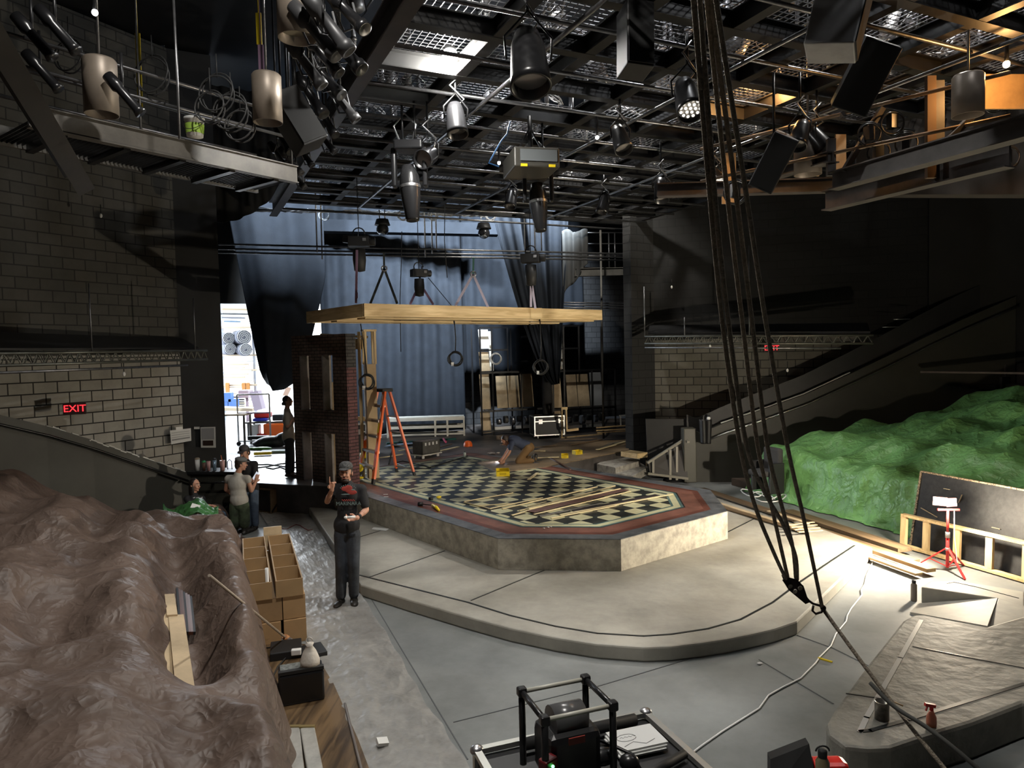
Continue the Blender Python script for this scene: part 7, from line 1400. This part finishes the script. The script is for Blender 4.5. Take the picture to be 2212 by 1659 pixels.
# ---------------- shop beyond the door
SY = 27.0
SHF = thing('storage_rack', 'tall storage rack with rolled carpets and lumber in the bright shop', 'rack', Vector((-11.2, 29.5, .6)))
def SP_(x, y, Yv=29.5): return at(x, y, Yv)
ww = mat('rack_wood', (.62, .50, .34), .7); 
for x in (478, 546): mb = MB(); a = SP_(x, 690); mb.beam(Vector((a.x, a.y, .6)), Vector((a.x, a.y, 5.6)), .1, .1); mb.build('upright', mat('rack_paint', (.45, .5, .6), .5), SHF)
for y in (708, 768, 800, 832, 858, 878): mb = MB(); mb.beam(SP_(474, y), SP_(560, y - 1), .5, .07); mb.build('shelf', ww, SHF)
gr = mat('grey_carpet', (.22, .23, .27), .9)
for k, (x, y, r) in enumerate(((494, 731, .26), (527, 728, .3), (497, 754, .24), (531, 755, .26))):
    c = SP_(x, y, 29.0); mb = MB(); mb.cyl(c, c + Vector((-.9, 1.2, 0)), r, n=20); t = mb.build('carpet_roll', gr); tag(t, ['rolled grey carpet at the upper left of the shop rack', 'rolled grey carpet at the upper right of the shop rack', 'rolled grey carpet at the lower left of the shop rack', 'rolled grey carpet at the lower right of the shop rack'][k], 'roll')
    dn = Vector((.6, -.8, 0)); s_ = Vector((.8, .6, 0)); mb = MB(); mb.tube([c + dn * .01 + s_ * (r * (1 - q * .022)) * cos(q * .6) + Vector((0, 0, r * (1 - q * .022) * sin(q * .6))) for q in range(38)], .016, 5); mb.build('spiral_edge', WHITEP, t)
for k in range(14):
    y = 781 + k * 7; 
    if 820 < y < 850 and k % 2: continue
    mb = MB(); mb.beam(SP_(478, y, 29.3), SP_(545 - (k % 3) * 8, y - 1, 29.3), .12, .05 + .03 * (k % 2)); tag(mb.build('lumber', ww if k % 3 else WT), 'board of stored lumber on the shop rack', 'timber', 'lumber on the shop rack')
for k, x in enumerate((492, 527, 536)): mb = MB(); a = SP_(x, 840, 29.2); mb.box(a, (.14, .1, .5)); tag(mb.build('orange_block', mat('orange_block', (.55, .24, .06), .6)), 'small orange brown block on the shop rack', 'block', 'orange blocks on the shop rack')
for k, (y, x0, x1) in enumerate(((668, 478, 540), (678, 476, 545), (686, 480, 530), (694, 484, 520))): mb = MB(); mb.beam(at(x0, y, 28.6), at(x1, y + 1, 28.6), .1, .07); tag(mb.build('overhead_timber', [ww, STEEL, gr, mat('slate_blue', (.2, .3, .42), .6)][k]), ['pale timber at the very top of the shop rack', 'steel pipe near the top of the shop rack', 'grey length under the pipe at the shop rack top', 'slate blue length above the rolled carpets'][k], 'timber')
# shop floor things
def tbl(x, y, Yv, w_, d_, h_, m_, label, rz=0):
    c = on(x, y, .6); t = thing('work_table', label, 'table', c, rz); mb = MB(); mb.box((0, 0, h_ - .03), (w_, d_, .05)); mb.build('tabletop', m_, t, local=True)
    for s in (-1, 1):
        for u in (-1, 1): mb = MB(); mb.box((s * w_ * .45, u * d_ * .42, h_ / 2 - .03), (.05, .05, h_ - .06)); mb.build('leg', GREYMET, t, local=True)
    return t
tbl(500, 962, 0, 1.1, .6, .95, ww, 'wooden work table at the left of the shop floor'); TBm = tbl(590, 948, 0, 1.5, .6, .58, GREYMET, 'grey work bench in front of the shop behind the profile figure')
c = on(516, 962, .6); GT = thing('hand_cart', 'tall pale hand cart frame with casters on the shop floor', 'cart', c)
for s in (0, .95): mb = MB(); mb.cyl(c + Vector((s, 0, .1)), c + Vector((s, 0, 1.5)), .025, n=8); mb.build('post', WHITEP, GT); mb = MB(); mb.cyl(c + Vector((s, -.03, .05)), c + Vector((s, .03, .05)), .06, n=10); mb.build('caster', RUBBER, GT)
for z in (.12, .95, 1.5): mb = MB(); mb.cyl(c + Vector((0, 0, z)), c + Vector((.95, 0, z)), .022, n=8); mb.build('crossbar', mat('purple_bar', (.3, .2, .32), .4) if z == .95 else WHITEP, GT)
mb = MB(); mb.box(c + Vector((.6, 0, .22)), (.6, .2, .1)); mb.build('black_bin', RUBBER, GT)
tp = on(590, 948, .6)
for k, (dx, dz_, sz, m_, lb_) in enumerate(((-.25, .78, (.5, .3, .18), REDP, 'red plastic case standing on the grey work bench'), (-.3, .64, (.45, .32, .1), mat('royal_blue', (.03, .05, .55), .5), 'blue lid lying on the grey work bench'), (.28, .70, (.35, .3, .2), BLACK, 'black tool heap on the right of the grey work bench'),
        (.2, .27, (.7, .4, .5), ORANP, 'large orange case under the grey work bench'), (-.42, .3, (.25, .3, .4), WHITEP, 'white container under the left of the grey work bench'), (-.2, .12, (.3, .3, .2), REDP, 'red bag on the floor under the work bench'))):
    mb = MB(); mb.box(tp + Vector((dx, -.1 - .05 * k, dz_)), sz); tag(mb.build('tool_case', m_, bevel=.04), lb_, 'case')
def blobthing(x, y, z, parts, m_, name, label, cat):
    c = on(x, y, z); mb = MB()
    for p, r in parts: mb.ell(c + Vector(p), r)
    return tag(mb.build(name, m_, remesh=.02, smooth=4), label, cat)
blobthing(590, 965, .6, [((0, 0, .15), (.5, .25, .17)), ((.35, 0, .22), (.3, .22, .2)), ((-.3, 0, .1), (.3, .2, .12))], BLACK, 'duffel_bag', 'black duffel bag heaped on the floor by the work bench', 'bag')
blobthing(566, 972, .6, [((0, 0, .04), (.3, .12, .05)), ((-.25, .05, .04), (.2, .1, .04))], mat('leaf_green', (.10, .30, .05), .5), 'green_tool', 'green garden like tool lying on the shop threshold', 'tool')
mb = MB(); mb.box(on(568, 979, .66), (.45, .14, .08), rz=.1); tag(mb.build('yellow_level', YELP, bevel=.02), 'yellow tool lying on the floor beside the green one', 'tool')
mb = MB(); mb.box(on(595, 975, .64), (.8, .3, .06), rz=.05); tag(mb.build('grey_green_mat', mat('grey_green', (.18, .25, .22), .7), bevel=.02), 'grey green mat folded on the floor by the profile figure', 'mat')
def mach(x, y, Yv, label, m_): c = at(x, y, Yv); t = thing('drill_press', label, 'machine', Vector((c.x, c.y, .6))); mb = MB(); mb.cyl(Vector((c.x, c.y, .6)), c, .06, n=10); mb.build('column', m_, t); mb = MB(); mb.box(c + Vector((0, -.1, 0)), (.4, .6, .3)); mb.build('head', m_, t, bevel=.04); return t
mach(533, 850, 28.0, 'drill press standing left of the hanging black curtain', mat('mauve_grey', (.3, .22, .25), .5)); mb = MB(); mb.beam(at(552, 845, 26), at(562, 885, 26), .4, .3); tag(mb.build('leaning_panel', mat('mauve_panel', (.35, .28, .33), .6)), 'mauve panel leaning in the shop right of the drill press', 'panel')
for k, (x, y, s) in enumerate(((492, 858, .35), (505, 870, .3), (488, 874, .25))): mb = MB(); mb.box(at(x, y, 27.5), (s, .3, s)); tag(mb.build('blue_box', mat('blue_box', (.1, .22, .6), .5)), 'blue box on the counter in the shop', 'box', 'blue boxes in the shop')
for k in range(5): mb = MB(); a = at(502, 858 + k * 5, 27.8); b = at(527, 858 + k * 5, 27.8); mb.beam(a, b, .1, .05); tag(mb.build('stacked_slat', GREYMET), 'dark slat stacked on the counter in the shop', 'slat', 'slats on the shop counter')
mb = MB(); mb.beam(at(470, 882, 27), at(552, 884, 27), .7, .12); tag(mb.build('shop_counter', ww), 'wooden counter along the back of the shop floor', 'counter')
mb = MB(); mb.slab([at(610, 855, 24), at(621, 855, 24), at(629, 838, 24), at(618, 835, 24)], (0, .04, 0)); tag(mb.build('brown_board', mat('tan_board', (.5, .33, .24), .7)), 'tan board sticking up behind the head of the profile figure', 'board')
# small hanging bulbs and sensors
for (x, y, Yv, lb_) in ((218, 466, 12.9, 'small white sensor on the upper left block wall'), (268, 808, 12.0, 'small clear lamp hanging below the left truss'), (1534, 748, 16.6, 'small white lamp hanging below the right truss'), (1701, 800, 15.8, 'small white lamp hanging right of the ropes'), (1451, 620, 18.0, 'small white sensor on the upper right block wall')):
    c = at(x, y, Yv); t = thing('hanging_bulb', lb_, 'lamp', c); mb = MB(); mb.ell(c, (.025, .025, .04)); mb.build('bulb', WHITEP, t); mb = MB(); mb.cyl(c + Vector((0, 0, .04)), c + Vector((0, 0, .2)), .008, n=6); mb.build('stem', BLKMET, t)
for k, (x0, x1, y) in enumerate(((1906, 1942, 707), (1930, 1966, 690))): mb = MB(); mb.cyl(at(x0, y, 15.9), at(x1, y - 1, 15.9), .012, n=6); tag(mb.build('short_tube', STEEL), ['lower short bright tube on the dark right wall', 'upper short bright tube on the dark right wall'][k], 'tube')
c = at(1140, 345, 7.9)
P = [at(x, y, 7.3) for x, y in ((1102, 262), (1095, 290), (1082, 305), (1060, 345), (1055, 352), (1078, 360))]; mb = MB(); mb.tube(P, .008, 5); tag(mb.build('blue_cable', mat('bright_blue_cable', (.08, .25, .6), .4)), 'bright blue cable dangling left of the projector', 'cable')
P = [on(x, y, 6.2) for x, y in ((1290, 235), (1200, 285), (1175, 315), (1160, 330))];
